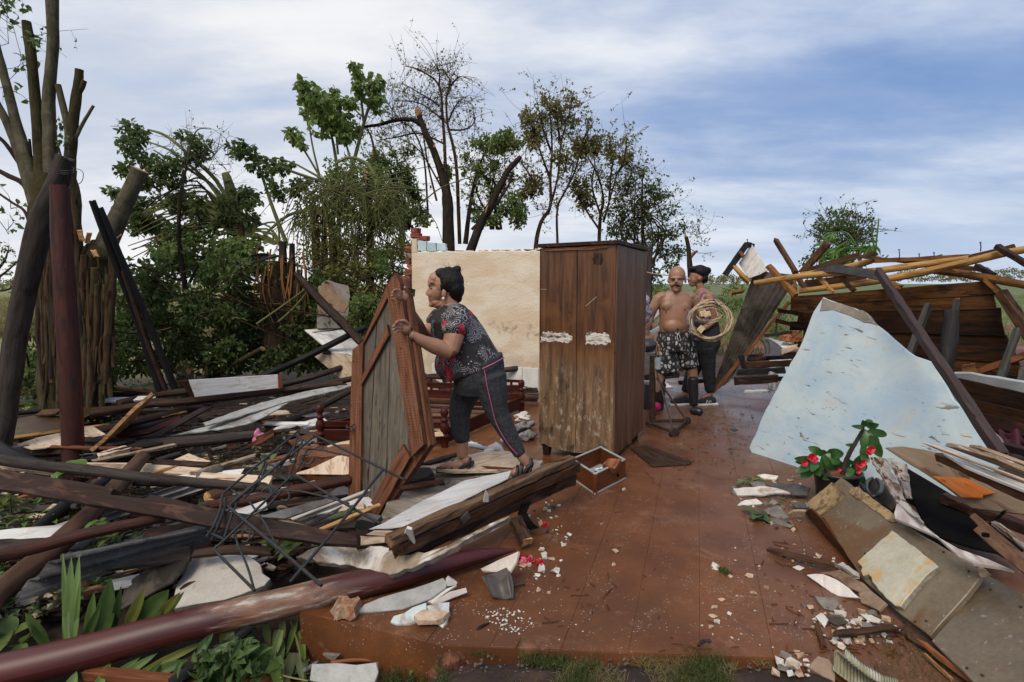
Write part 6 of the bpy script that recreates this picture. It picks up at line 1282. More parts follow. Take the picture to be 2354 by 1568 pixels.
B1('upper grey cement sheet of the overlapping pair',[(1400,1345),(1800,1205),(2100,1130),(2352,1085),(2420,1090),(2352,1115),(2200,1150),(1960,1205),(1620,1310),(1420,1365)],[(0,.16),(4,.34),(9,.14)],.012,'fibre_grey','cement_sheet','cement sheet',rag=.006,group=G_SHT)
B1('lower grey cement sheet of the overlapping pair',[(1150,1440),(1420,1372),(1700,1290),(1990,1205),(1850,1290),(1700,1356),(1400,1405)],[(0,.05),(3,.25),(5,.12)],.012,'fibre_grey','cement_sheet','cement sheet',rag=.008,group=G_SHT)
B1('dark grey board slanting through the left heap',[(1000,1450),(1410,1228),(1475,1226),(1090,1440)],[(0,.02),(1,.14),(3,.02)],.02,'plank_wet')
B1('raw splintered plank pointing up out of the heap',[(640,1545),(720,1480),(940,1255),(1062,1152),(1066,1162),(980,1260),(800,1470),(690,1560)],[(0,.1),(3,.46),(5,.22)],.03,'raw_wood','splintered_plank',rag=.006,step=.04)
B1('rust-brown metal sheet lying behind the maroon post',[(-30,1345),(200,1300),(420,1252),(840,1225),(832,1252),(660,1272),(420,1390),(180,1440),(-30,1470)],[(0,.0),(3,.06),(7,-.06)],.008,'tin_rust','metal_sheet','metal sheet',group=G_SHT)
B1('white painted sheet lying left of the maroon post',[(115,1495),(270,1445),(430,1412),(640,1368),(730,1425),(560,1470),(440,1500),(220,1525)],[(0,.02),(3,.05),(6,.02)],.012,'cream_board');B1('little white scrap right of the maroon post',[(640,1478),(800,1448),(780,1475),(690,1492)],[(0,.02),(1,.04),(3,.02)],.01,'cream_board')
B1('thin red plank lying behind the maroon post',[(530,1065),(800,1098),(1125,1132),(1120,1145),(800,1120),(530,1080)],[(0,.1),(2,.1),(4,.08)],.02,'orange_plank');B1('dark plank under the yellow pole at the left edge',[(-30,1475),(120,1480),(420,1530),(600,1500),(560,1550),(200,1575),(-30,1530)],[(0,-.0),(3,.03),(6,-.06)],.03,'beam_dark')
B1('flat dark red board in the middle of the heap',[(800,1420),(1000,1390),(1240,1300),(1250,1330),(1020,1420),(820,1450)],[(0,.02),(3,.06),(4,.0)],.02,'mahogany')
B1('upper white board of the tilted pair',[(2100,705),(2300,690),(2352,682),(2480,800),(2560,930),(2400,870),(2290,860)],[(0,.82),(2,.85),(4,.45)],.02,'white_board');B1('lower white board of the tilted pair',[(2150,875),(2290,858),(2480,905),(2550,960),(2540,1150),(2400,1090)],[(0,.52),(2,.5),(4,.05)],.02,'cream_board')
B1('dark batten leaning over the tilted white boards',[(1900,985),(2240,690),(2258,702),(1990,945)],[(0,.2),(1,.82),(3,.26)],.03,'beam_dark','batten','batten');B1('end of dark batten on the tilted white boards',[(2230,860),(2310,840),(2330,868),(2260,866)],[(0,.58),(1,.58),(2,.53)],.03,'beam_dark','batten','batten')
r_=thing('cement_block','tall tilted piece of cement wall behind the slanting beam','wall piece',at(765,760,7.9));pl_=plane_of([at(740,755,7.8),at(800,755,7.9),at(770,645,8.0)])
board('cement_face',None,None,[tc_(*p) for p in ((640,720),(650,430),(700,382),(860,425),(872,500),(850,715))],None,.09,'cement',None,rag=.01,pl=pl_,parent=r_)
board('bare_patch',None,None,[tc_(*p) for p in ((645,640),(655,440),(700,390),(740,400),(770,470),(860,560),(830,615),(760,600))],None,.012,'plaster_brown',None,rag=.008,lift=.01,pl=pl_,parent=r_)
B1('small brown board in the far undergrowth',[(1495,680),(1590,648),(1602,680),(1530,700)],[(0,.82),(1,.9),(2,.82)],.02,'orange_plank');B1('grey sheet scrap in the undergrowth',[(1530,700),(1640,690),(1690,760),(1640,790)],[(0,.8),(1,.8),(2,.65)],.01,'fibre_grey','sheet_scrap','sheet',group=G_SHT)
B1('blue-white plastic scrap shining in the undergrowth',[(1545,745),(1600,740),(1650,790),(1600,815),(1560,800)],[(0,.7),(1,.7),(3,.55)],.006,'white_plastic','plastic_scrap','plastic',group=None);L('pale fallen branch glinting in the undergrowth',[(t1(1110,800),.5),(t1(1300,745),.6),(t1(1440,715),.62)],[3,4,3],'fibre_log','branch','branch')
# near the grille and door foot
B3=lambda *a,**k:Bd(*a,conv=t3,**k)
B3('beige board lying left of the door',[(300,132),(430,90),(600,8),(692,0),(692,138),(500,134)],[(0,.05),(3,.12),(4,.05)],.02,'cream_board',edge='beam_dark')
B3('long grey lath with a pale edge beside the grille',[(290,452),(560,350),(828,246),(832,262),(600,362),(340,462)],[(0,.18),(2,.26),(5,.16)],.02,'white_lath','lath','lath');B3('grey flat strip under the pale lath',[(60,430),(300,360),(570,288),(585,318),(430,380),(240,442)],[(0,.12),(2,.18),(5,.1)],.015,'fibre_wet','cement_strip','strip',rag=.004)
B3('slate-grey shard by the door foot',[(500,450),(560,400),(670,380),(665,465),(560,475)],[(0,.05),(2,.12),(3,.06)],.02,'chip_slate','shard','shard',rag=.006);B3('dark shard between the lath and the plank',[(380,475),(520,410),(640,350),(600,400),(450,470)],[(0,.1),(2,.18),(4,.1)],.015,'fibre_dark','shard','shard',rag=.006)
B3('dark half-round block at the door foot',[(735,455),(770,445),(860,470),(870,495),(820,520),(740,520)],[(0,.18),(3,.2),(5,.1)],.05,'tin_dark','block','block',rag=.003)
# platform under the woman's feet
B3('wide wet pale board the woman stands on',[(940,330),(1040,250),(1260,100),(1500,60),(1700,0),(2020,40),(1990,110),(1800,130),(1560,150),(1300,300),(1050,410),(900,440)],[(0,.12),(4,.2),(7,.2)],.03,'wet_panel','panel','panel',rag=.006)
B3('flat tan board beneath the woman\'s front sandal',[(1170,80),(1400,20),(1700,-40),(1900,0),(1960,60),(1700,105),(1400,110)],[(0,.225),(2,.225),(4,.225)],.02,'cream_board','panel','panel',rag=.004)
B3('dark cut board end right of the door foot',[(1080,175),(1100,100),(1240,85),(1265,125),(1200,165),(1110,190)],[(0,.2),(2,.25),(3,.24)],.05,'log_grey','board_end','board',rag=.006);B3('thin lath by the woman\'s rear foot',[(1595,82),(1640,84),(1840,98),(1836,106),(1640,100)],[(0,.24),(2,.25),(3,.24)],.008,'orange_plank','lath','lath')
B3('brown lath pointing at the front sandal',[(1170,60),(1320,10),(1480,-30),(1470,-15),(1240,60)],[(0,.24),(2,.27),(4,.24)],.02,'log_grey','lath','lath')
B3('broad white grooved plank leading up to the rear foot',[(818,515),(930,465),(1200,310),(1480,175),(1805,108),(1780,165),(1500,300),(1220,440),(1110,488),(960,510)],[(0,.24),(4,.29),(7,.22)],.018,'grooved_white',rag=.003,edge='beam_dark')
B3('upper white offcut below the grooved plank',[(800,555),(860,524),(1070,530),(1030,560),(960,566)],[(0,.22),(2,.22),(3,.2)],.02,'cream_board',edge='beam_dark');B3('lower white offcut under the beam end',[(735,615),(760,558),(800,562),(960,560),(950,600),(880,608),(740,626)],[(0,.2),(2,.21),(4,.19)],.025,'cream_board',edge='beam_dark')
B3('big chipped plaster slab under the beam stack',[(312,706),(400,655),(500,625),(760,628),(945,640),(1060,690),(1250,660),(1420,612),(1790,425),(1560,530),(1420,635),(1200,735),(1020,812),(960,826),(860,800),(700,762),(500,738)],[(0,.1),(2,.15),(13,.12)],.035,'plaster_chipped','plaster_slab','plaster slab',rag=.008,step=.03,edge='cement',group=G_SHT)
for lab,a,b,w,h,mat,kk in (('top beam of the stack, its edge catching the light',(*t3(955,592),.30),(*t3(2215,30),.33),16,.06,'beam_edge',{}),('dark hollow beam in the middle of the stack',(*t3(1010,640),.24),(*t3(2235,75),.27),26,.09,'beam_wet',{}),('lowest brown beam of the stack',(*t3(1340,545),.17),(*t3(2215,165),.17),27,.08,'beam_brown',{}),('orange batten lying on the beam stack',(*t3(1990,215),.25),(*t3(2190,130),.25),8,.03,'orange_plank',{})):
 bar('beam',lab,'beam',a,b,w,h,mat,'stack of beams right of the woman',nseg=14,jit=.005,jag=.012)
L('octagonal blackened beam end at the near end of the stack',[(t3(985,700),.16),(t3(1150,645),.17),(t3(1420,520),.17),(t3(1750,370),.17)],[19,18.5,17,14],'log_flaked','beam','beam',seg=8,rough=.1,capmat='log_black',group='stack of beams right of the woman')
B3('white pointed shard standing on the beam end',[(1078,508),(1112,520),(1142,655),(1110,640),(1055,605),(1040,580)],[(0,.36),(2,.2),(4,.24)],.012,'white_board','shard','shard');B3('small white shard stuck on the beam stack',[(1622,250),(1642,285),(1645,330),(1605,328),(1612,290)],[(0,.42),(2,.34),(3,.34)],.01,'white_board','shard','shard')
B3('torn dark scrap hanging on the beam stack',[(1450,440),(1500,395),(1520,440),(1470,485)],[(0,.28),(1,.32),(3,.24)],.01,'tin_dark','scrap','scrap')
# big maroon column
log('column','big maroon turned wooden column fallen across the foreground','column',[(-90,1568,-.135),(0,1545,-.12),(175,1504,-.095),(394,1446,-.05),(600,1398,.0),(788,1352,.05),(950,1314,.066),(1050,1289,.066),(1110,1276,.062),(1150,1269,.058),(1183,1264,.055)],[46,43,41,37.5,35.5,34,28,22,16,10,3],'column',None,seg=28,rough=.015)
B3('metal flashing folded over at the column tip',[(1590,840),(1680,815),(1765,778),(1800,835),(1815,900),(1815,985),(1760,1000),(1672,990),(1640,930)],[(0,.05),(2,.11),(6,.004)],.006,'tin_flash','metal_flashing','metal sheet',rag=.004,group=None)
mb=MB();wave_sheet(mb,gz(*t3(1615,845),.06),gz(*t3(1672,990),.01),gz(*t3(1812,990),.012),gz(*t3(1785,800),.09),.9,.012,t=.005,bend=.02);mb.build('metal_flashing',M['tin_flash'],label='second curled flashing lying under the folded one',cat='metal sheet')
B3('white triangular plaster piece resting on the column tip',[(1588,785),(1720,720),(1852,664),(1832,740),(1790,800),(1700,808),(1600,800)],[(0,.05),(2,.16),(4,.1)],.015,'plaster_pink','plaster_piece','plaster piece',rag=.005,group=G_SHT)
mb=MB();wave_sheet(mb,gz(*t3(1878,330),.20),gz(*t3(1845,410),.13),gz(*t3(1905,410),.14),gz(*t3(1942,328),.2),.5,.006,t=.01);wave_sheet(mb,gz(*t3(1845,408),.13),gz(*t3(1930,520),.05),gz(*t3(1986,510),.06),gz(*t3(1905,408),.14),.5,.006,t=.01,bend=.02);mb.build('shingle',M['tarp'],label='black curled shingle hooked over the short block',cat='shingle')
bar('wood_block','short split timber block standing by the rubble','timber',(*t3(1822,440),.14),(*t3(1905,605),.05),22,.07,'beam_flaked',None,end='raw_wood',jag=.012)
# pale shards below the column
S3='plaster and cement shards below the column'
B3('large ribbed grey cement shard below the column',[(735,1088),(790,1030),(900,985),(1130,920),(1330,848),(1362,880),(1350,915),(1250,990),(1050,1065),(900,1080)],[(0,.01),(4,.08),(7,.03)],.03,'ribbed_grey','cement_shard','shard',rag=.006,group=S3)
B3('white shard end under the column',[(1355,868),(1370,850),(1430,885),(1420,905),(1358,910)],[(0,.08),(2,.06),(4,.05)],.02,'chip_white','plaster_shard','shard',rag=.003,group=S3);B3('white-faced shard under the ribbed one',[(1195,1002),(1330,930),(1425,900),(1330,965),(1260,1022)],[(0,.02),(2,.05),(4,.012)],.02,'chip_white','plaster_shard','shard',rag=.004,group=S3)
B3('tan-topped shard pointing right',[(1250,1025),(1380,945),(1490,918),(1500,952),(1400,990),(1300,1032)],[(0,.015),(2,.05),(4,.02)],.02,'plaster_pink','plaster_shard','shard',rag=.003,group=S3);B3('pale aqua shard at the floor edge',[(968,1148),(990,1110),(1060,1090),(1120,1050),(1215,1018),(1218,1060),(1180,1120),(1100,1160),(1010,1165)],[(0,.012),(3,.03),(6,.02)],.025,'plaster_aqua','plaster_shard','shard',rag=.005,group=S3)
B3('pale shard stacked right of the aqua one',[(1218,1040),(1300,1020),(1376,1015),(1372,1080),(1230,1070)],[(0,.035),(2,.04),(3,.03)],.02,'plaster_aqua','plaster_shard','shard',rag=.005,group=S3);B3('grey-topped shard lying on the aqua ones',[(1130,1105),(1190,1065),(1378,1078),(1330,1120),(1290,1138),(1160,1138)],[(0,.05),(1,.055),(3,.045)],.025,'chip_tan','plaster_shard','shard',rag=.005,group=S3);B3('white shard tip pointing at the grass',[(1275,1150),(1340,1115),(1368,1085),(1350,1150),(1328,1192)],[(0,.01),(2,.03),(4,.005)],.02,'chip_white','plaster_shard','shard',rag=.003,group=S3)
bar('brick','chipped tan brick at the left of the shards','brick',(*t3(592,1062),.03),(*t3(735,1052),.04),28,.09,'brick_tan',None,nseg=5,jit=.01)
# extra planks at the very bottom
bar('plank','wet orange-brown plank at the bottom edge under the column','plank',(*t2(600,1500),-.16),(*t2(1400,1590),-.16),22,.05,'orange_plank',G_BRD);bar('plank','splintered brown plank at the bottom left of the grass','plank',(*t2(1500,1530),-.17),(*t2(2000,1590),-.17),18,.03,'orange_plank',G_BRD,jag=.03)
B3('grey broken cement sheet at the bottom edge',[(410,1560),(425,1445),(600,1440),(870,1435),(885,1500),(860,1575),(700,1590)],[(0,-.16),(3,-.1),(5,-.16)],.02,'fibre_grey','cement_sheet','cement sheet',rag=.008,group=G_SHT);B3('twisted grey scrap beside the bottom cement sheet',[(345,1490),(400,1450),(475,1415),(440,1460),(370,1500)],[(0,-.16),(2,-.12),(4,-.16)],.015,'fibre_grey','scrap','scrap');B3('small grey triangular chip near the bottom plants',[(498,1375),(610,1385),(580,1425),(530,1410)],[(0,-.14),(1,-.13),(2,-.16)],.015,'chip_grey','shard','shard')
L('thin brown stick lying below the floor edge',[(t3(560,1432),-.16),(t3(720,1418),-.15),(t3(980,1425),-.15)],[4,5,3],'orange_plank','stick','stick')
mb=MB();rock(mb,gz(*t3(1420,1450),-.12),.13,sq=(1,.8,.75),sub=3,rough=.28);mb.build('stone',M['soil_lump'],label='reddish lump of stone and earth at the floor edge',cat='stone')
# loose soil and step behind
bar('soil_step','earthen step edge behind the iron grille','step',(690,1050,.05),(880,1042,.05),26,.3,'soil_step_w',None,nseg=10,jit=.015)
# more of the heap: each piece told apart by its look and where it lies
ZN=[('between the maroon post and the white box',200,430,915,960,.02,.10),('under the grey cement sheets',400,760,935,1000,.0,.08),('at the left edge before the fig tree',0,140,940,1030,-.06,.08),('right of the foot of the maroon post',190,340,1000,1060,.0,.10),('beneath the long thin pole',250,640,1050,1110,.02,.16),('between the bed frame and the pink bag',600,740,940,1050,.0,.08),('behind the iron grille',470,700,1090,1190,.02,.12),('under the heavy plank at the far left',0,240,1130,1290,-.1,.1),('above the strap leaves',60,430,1290,1370,-.14,-.02),('beside the door foot',690,800,1120,1230,.04,.14),('left of the tilted white boards',430,700,860,915,.02,.12),('around the plaster slab',300,640,1200,1300,-.06,.1)]
KD=[('pole','log_brown','brown'),('pole','log_grey','grey-brown'),('pole','log_black','blackened'),('plank','beam_dark','dark'),('plank','raf_brown','brown'),('plank','white_board','whitewashed'),('plank','cream_board','pale tan'),('lath','orange_plank','orange-brown'),('lath','weather_board','weathered grey'),('sheet','fibre_wet','grey cement'),('sheet','fibre_dark','slate-dark'),('lath','raw_wood','raw yellow'),('plank','log_grey','grey')]
for zn,x0,x1,y0,y1,z0,z1 in ZN:
 for kd,mt,cl in R.sample(KD,9):
  x,y,z=R.uniform(x0,x1),R.uniform(y0,y1),R.uniform(z0,z1);c=gz(x,y,z);a=R.gauss(.32,.5);L_=R.uniform(.25,.75) if kd != 'sheet' else R.uniform(.14,.3);dv=np.array((math.cos(a),math.sin(a)*.8,R.gauss(.03,.08)));A_,B_=c-dv*L_/2,c+dv*L_/2;mb=MB()
  lab='%s %s %s lying %s' % (('short' if L_ < .45 else 'long') if kd != 'sheet' else 'broken',cl,kd,zn)
  if kd == 'pole':rr=R.uniform(.014,.03);tube(mb,[A_,(A_+B_)/2+NR.normal(0,.01,3),B_],[rr,rr*1.05,rr*.8],10,5,.16,jag=.012)
  elif kd == 'sheet':
   pv=np.array((-dv[1],dv[0],R.uniform(-.3,.3)))*R.uniform(.3,.6);slab3(mb,[A_-dv*.1,A_*.4+B_*.6-pv*L_,B_,B_*.6+A_*.4+pv*L_*.8],.008,.008,.04)
  else:beam(mb,A_,B_,R.uniform(.05,.11) if kd == 'plank' else R.uniform(.02,.04),R.uniform(.012,.03),up=(R.gauss(0,.3),-.35,1),nseg=7,jit=.003,jag=.02)
  mb.build(kd if kd != 'sheet' else 'cement_sheet',M[mt],label=lab,cat=kd,group='loose pieces of the left heap')
# ------------------------------------------------------------------ people
def loft(mb,rings,n=22,e=2.3):
 """closed body through (centre, half axis A, half axis B)"""
 V=[]
 for c,A,B in rings:
  for i in range(n):
   t=2*math.pi*i/n;ca,sa=math.cos(t),math.sin(t);V.append(c+A*math.copysign(abs(ca) ** (2/e),ca)+B*math.copysign(abs(sa) ** (2/e),sa))
 m=len(rings);Fs=[(j*n+i,j*n+(i+1) % n,(j+1)*n+(i+1) % n,(j+1)*n+i) for j in range(m-1) for i in range(n)]+[tuple(range(n))[::-1],tuple((m-1)*n+i for i in range(n))]
 mb.add(V,Fs)
def limb(mb,P,r,seg=14,sub=5):
 P=np.asarray(P,float);Q=crom(P,sub);rr=np.interp(np.linspace(0,1,len(Q)),np.linspace(0,1,len(r)),r);T=np.gradient(Q,axis=0);T /= np.linalg.norm(T,axis=1)[:,None]+1e-9
 a=nrm(np.cross(T[0],(.3,.2,.93) if abs(T[0][2]) < .9 else (0,1,0)));rings=[]
 for s_ in (.25,.7):rings.append((Q[0]-T[0]*rr[0]*(1-s_)*.7,0,s_*rr[0]))
 rings += [(Q[i],i,rr[i]) for i in range(len(Q))]
 for s_ in (.7,.25):rings.append((Q[-1]+T[-1]*rr[-1]*(1-s_)*.7,len(Q)-1,s_*rr[-1]))
 out=[]
 for c,i,q in rings:a=nrm(a-T[i]*np.dot(a,T[i]));b=np.cross(T[i],a);out.append((c,a*q,b*q))
 loft(mb,out,seg,2.0)
def ell(mb,c,A,B=None,C=None):
 if B is None:A,B,C=np.array((A[0],0,0)),np.array((0,A[1],0)),np.array((0,0,A[2]))
 loft(mb,[(c+C*math.sin(t),A*math.cos(t),B*math.cos(t)) for t in np.linspace(-1.5,1.5,11)],16,2.0)
def flesh(mb,name,mat,parent,vox=.007,it=3,noise_=0.0):
 """weld the overlapping volumes into one continuous skin"""
 o=mb.build(name,mat,parent);md=o.modifiers.new('r','REMESH');md.mode='VOXEL';md.voxel_size=vox;md.use_smooth_shade=True
 sm=o.modifiers.new('s','SMOOTH');sm.factor=.5;sm.iterations=it
 bpy.context.view_layer.update();dg=bpy.context.evaluated_depsgraph_get();me=bpy.data.meshes.new_from_object(o.evaluated_get(dg));o.modifiers.clear();old=o.data;o.data=me;bpy.data.meshes.remove(old)
 if not me.materials:me.materials.append(mat)
 if noise_:
  n=len(me.vertices);co=np.empty(n*3,np.float32);me.vertices.foreach_get('co',co);co=co.reshape(-1,3);no=np.empty(n*3,np.float32);me.vertices.foreach_get('normal',no);no=no.reshape(-1,3)
  k=np.array([mnoise.noise((c[0]*9,c[1]*9,c[2]*5))+.5*mnoise.noise((c[0]*22,c[1]*22,c[2]*14)) for c in co]);me.vertices.foreach_set('co',(co+no*(k*noise_)[:,None]).astype(np.float32).ravel())
 me.polygons.foreach_set('use_smooth',np.ones(len(me.polygons),bool));me.update();return o
def hand(mb,palm,knuck,mids,tips,th,k,r=.0085):
 """palm block, four bent fingers of their own, a thumb from the side of the palm"""
 ell(mb,palm,np.array((.036,.03,.04))*k)
 for a,b,c in zip(knuck,mids,tips):limb(mb,[palm*.4+a*.6,a,b,c],np.array((.010,.0098,.0088,.0072))*k,8,3)
 limb(mb,th,np.array((.013,.011,.009))*k,8,3)
def woman():
 d=3.65;k=d/F;P=lambda x,y,dd=0:at(x,y,d+dd);hv=lambda x,y:np.array((x*k,0,-y*k));Y=lambda b:np.array((0,b,0))
 r=thing('person','woman in a black patterned blouse and dark leggings pushing the old door upright','person',P(1120,1085))
 b=MB()
 loft(b,[(P(1096,880),hv(35,0),Y(.12)),(P(1090,850),hv(42,-14),Y(.14)),(P(1074,815),hv(48,-10),Y(.16)),(P(1053,765),hv(48,-6),Y(.17)),(P(1042,733),hv(41,-4),Y(.165)),(P(1037,712),hv(30,-4),Y(.13)),(P(1034,700),hv(20,-4),Y(.06))])
 limb(b,[P(1042,718),P(1034,700),P(1026,682)],[.062,.056,.055]);ell(b,P(1020,722,-.01),(.05,.07,.045))
 # head in profile, looking left and down
 ell(b,P(1025,653),(.097,.078,.098));ell(b,P(1004,672),(.055,.066,.072));ell(b,P(1001,690),(.040,.046,.042));ell(b,P(997,650),(.040,.060,.045));ell(b,P(1001,641),(.044,.062,.046));ell(b,P(992,676,-.03),(.026,.026,.028));ell(b,P(992,676,.03),(.026,.026,.028))
 limb(b,[P(989,660),P(985,669),P(981,676)],[.009,.012,.013],8,3);ell(b,P(985,678,-.008),(.011,.014,.009));ell(b,P(990,691),(.014,.026,.008));ell(b,P(989.5,686),(.0145,.024,.007));ell(b,P(996,684),(.034,.05,.034));ell(b,P(993,700),(.022,.030,.019));ell(b,P(1004,695),(.042,.052,.030));ell(b,P(995,694),(.025,.034,.022));ell(b,P(988,655),(.014,.05,.010));ell(b,P(1010,700),(.045,.05,.03))
 ell(b,P(1020,675,-.074),(.017,.010,.028));ell(b,P(1020,675,.074),(.017,.010,.028))
 # near arm: elbow low, hand over the door edge
 limb(b,[P(1050,728,-.15),P(1044,768,-.22),P(1034,808,-.26)],[.066,.064,.052]);limb(b,[P(1034,808,-.26),P(1000,796,-.3),P(972,784,-.34),P(944,768,-.37)],[.05,.049,.036,.024])
 hand(b,P(931,753,-.385),[P(925,740,-.41),P(922,747,-.42),P(921,754,-.42),P(923,761,-.41)],[P(916,738,-.435),P(912,745,-.44),P(911,753,-.44),P(913,761,-.435)],[P(908,744,-.46),P(903,751,-.465),P(903,759,-.465),P(907,767,-.455)],[P(936,745,-.40),P(930,738,-.42),P(922,737,-.43)],1)
 # far arm, forearm raised
 limb(b,[P(1006,738,.15),P(990,757,.12),P(972,772,.06)],[.045,.05,.044]);limb(b,[P(972,772,.06),P(957,745,-.08),P(945,722,-.18),P(933,700,-.28)],[.045,.043,.032,.023])
 hand(b,P(927,681,-.33),[P(920,670,-.37),P(917,675,-.38),P(917,681,-.38),P(919,687,-.37)],[P(911,666,-.40),P(907,671,-.40),P(906,677,-.40),P(909,684,-.39)],[P(905,668,-.42),P(900,674,-.42),P(900,681,-.42),P(904,688,-.41)],[P(932,676,-.33),P(933,667,-.35),P(930,660,-.37)],.95)
 # legs and feet
 limb(b,[P(1120,868,-.09),P(1143,945,-.1),P(1190,1035,-.1),P(1212,1066,-.09)],[.07,.045,.034,.031]);limb(b,[P(1084,878,.09),P(1057,945,.08),P(1062,1010,.08),P(1062,1050,.07)],[.07,.045,.042,.036])
 limb(b,[P(1074,1071,.07),P(1045,1070,.06),P(1012,1074,.05)],[.036,.036,.024]);ell(b,P(1070,1060,.07),(.04,.036,.04));limb(b,[P(1214,1078,-.09),P(1196,1082,-.1),P(1178,1088,-.11)],[.034,.034,.022])
 for j in range(5):limb(b,[P(1014,1072,.02+.017*j),P(1006+abs(j-1)*1.2,1074,.015+.018*j),P(1003+abs(j-1)*1.6,1076,.015+.018*j)],[.010,.0095,.008],8,2)
 flesh(b,'body',M['skin_w'],r,.0045,1)
 h=MB();ell(h,P(1031,648),(.098,.086,.097));ell(h,P(1046,664),(.058,.078,.075));ell(h,P(1019,632),(.062,.073,.048));ell(h,P(1049,622),(.030,.03,.030));ell(h,P(1052,618),(.024,.026,.02));ell(h,P(1024,655,-.045),(.05,.04,.06));ell(h,P(1024,655,.045),(.05,.04,.06));ell(h,P(1055,684),(.018,.04,.03));limb(h,[P(1014,655,-.076),P(1013,668,-.078),P(1014,678,-.077)],[.008,.006,.003],8,2)
 flesh(h,'hair',M['hair'],r,.006,2,.009)
 m=MB()
 for j in range(60):a=P(1049+R.uniform(-26,8),626+R.uniform(-8,8),R.uniform(-.07,.05));e=a+np.array((R.uniform(-.03,.04),0,R.uniform(.015,.05)));tube(m,[a,(a+e)/2+NR.normal(0,.007,3),e],[.0009,.0008,.0004],4,3)
 m.build('strand',M['hair'],r)
 m=MB();ell(m,P(991,663,-.052),(.009,.005,.0035));m.build('eye',M['eye'],r);m=MB();limb(m,[P(987,654,-.05),P(992,651,-.060),P(999,653,-.066)],[.002,.003,.0015],6,3);m.build('eyebrow',M['hair'],r);m=MB();ell(m,P(987.5,688.5,-.004),(.009,.02,.003));m.build('lips',M['lip'],r)
 m=MB();ell(m,P(1019,686,-.086),(.0075,.005,.009));m.build('earring',M['pearl'],r)
 m=MB();tube(m,[P(952+7*math.cos(t)*.6,775+9*math.sin(t),-.362+.026*math.cos(t+.5)) for t in np.linspace(0,6.28,14)],[.0045]*14,6,1);m.build('hair_band',M['plastic_black'],r)
 m=MB();tube(m,[P(938+6*math.cos(t),713+4*math.sin(t),-.165+.03*math.sin(t)) for t in np.linspace(0,6.28,14)],[.003]*14,6,1);m.build('hair_band',M['plastic_black'],r)
 # blouse
 s=MB();loft(s,[(P(1086,851),hv(69,-25),Y(.205)),(P(1077,822),hv(67,-15),Y(.21)),(P(1066,794),hv(64,-9),Y(.21)),(P(1053,764),hv(60,-7),Y(.21)),(P(1043,735),hv(52,-4),Y(.205)),(P(1041,716),hv(40,-2),Y(.175)),(P(1043,704),hv(22,4),Y(.12))])
 limb(s,[P(1052,716,-.13),P(1047,738,-.19),P(1042,764,-.235)],[.074,.084,.082]);limb(s,[P(1014,724,.13),P(1000,746,.16)],[.062,.072]);ell(s,P(1016,762,-.06),(.075,.10,.08));ell(s,P(1016,762,.06),(.075,.10,.08));ell(s,P(1030,835,0),(.09,.17,.10))
 flesh(s,'blouse',M['shirt'],r,.007,2,.006)
 # leggings
 g=MB();loft(g,[(P(1090,903),hv(42,2),Y(.15)),(P(1100,880),hv(57,-4),Y(.185)),(P(1100,856),hv(60,-16),Y(.195)),(P(1094,832),hv(60,-22),Y(.195))])
 ell(g,P(1132,862),(.085,.17,.095))
 limb(g,[P(1122,868,-.09),P(1132,905,-.1),P(1143,945,-.1),P(1170,1000,-.1),P(1194,1044,-.1)],[.118,.098,.074,.056,.042]);limb(g,[P(1084,878,.09),P(1066,915,.08),P(1057,950,.08),P(1058,985,.08),P(1062,1012,.08)],[.112,.088,.072,.062,.051])
 flesh(g,'leggings',M['leggings'],r,.007,2,.004)
 m=MB();tube(m,[P(1112,845,-.205),P(1120,890,-.21),P(1129,930,-.195),P(1141,975,-.172),P(1167,1020,-.153),P(1188,1044,-.143)],[.0028]*6,6,4);tube(m,[P(1108,848,-.215),P(1135,835,-.185),P(1155,824,-.06),P(1158,822,.08)],[.004]*4,6,4);m.build('pink_piping',M['pink_trim'],r)
 # sandals
 for (pts,dd) in ((((1004,1079),(1086,1083)),.07),(((1176,1092),(1222,1086)),-.1)):
  m=MB();a,e=P(*pts[0],dd),P(*pts[1],dd);beam(m,a,e,.085,.022,nseg=6,jit=.003);m.build('sole',M['sandal_sole'],r)
  m=MB();t=nrm(e-a);L_=np.linalg.norm(e-a)
  for q,rr,hh in ((.22,.040,.048),(.42,.042,.062),(.88,.040,.085)):
   c=a+t*L_*q;tube(m,[c+np.array((0,.046*math.cos(u),.008+hh*math.sin(u)))+t*.012*math.sin(u) for u in np.linspace(-.1,3.24,9)],[.011]*9,6,1,flat=.4)
  limb(m,[a+t*L_*.62+np.array((0,-.042,.012)),a+t*L_*.75+np.array((0,-.044,.045)),a+t*L_*.93+np.array((0,-.036,.065))],[.012,.013,.012],8,3);limb(m,[a+t*L_*.97+np.array((0,.03,.05)),a+t*L_*1.0+np.array((0,0,.06)),a+t*L_*.97+np.array((0,-.03,.05))],[.012,.014,.012],8,3)
  m.build('straps',M['sandal'],r)
woman()
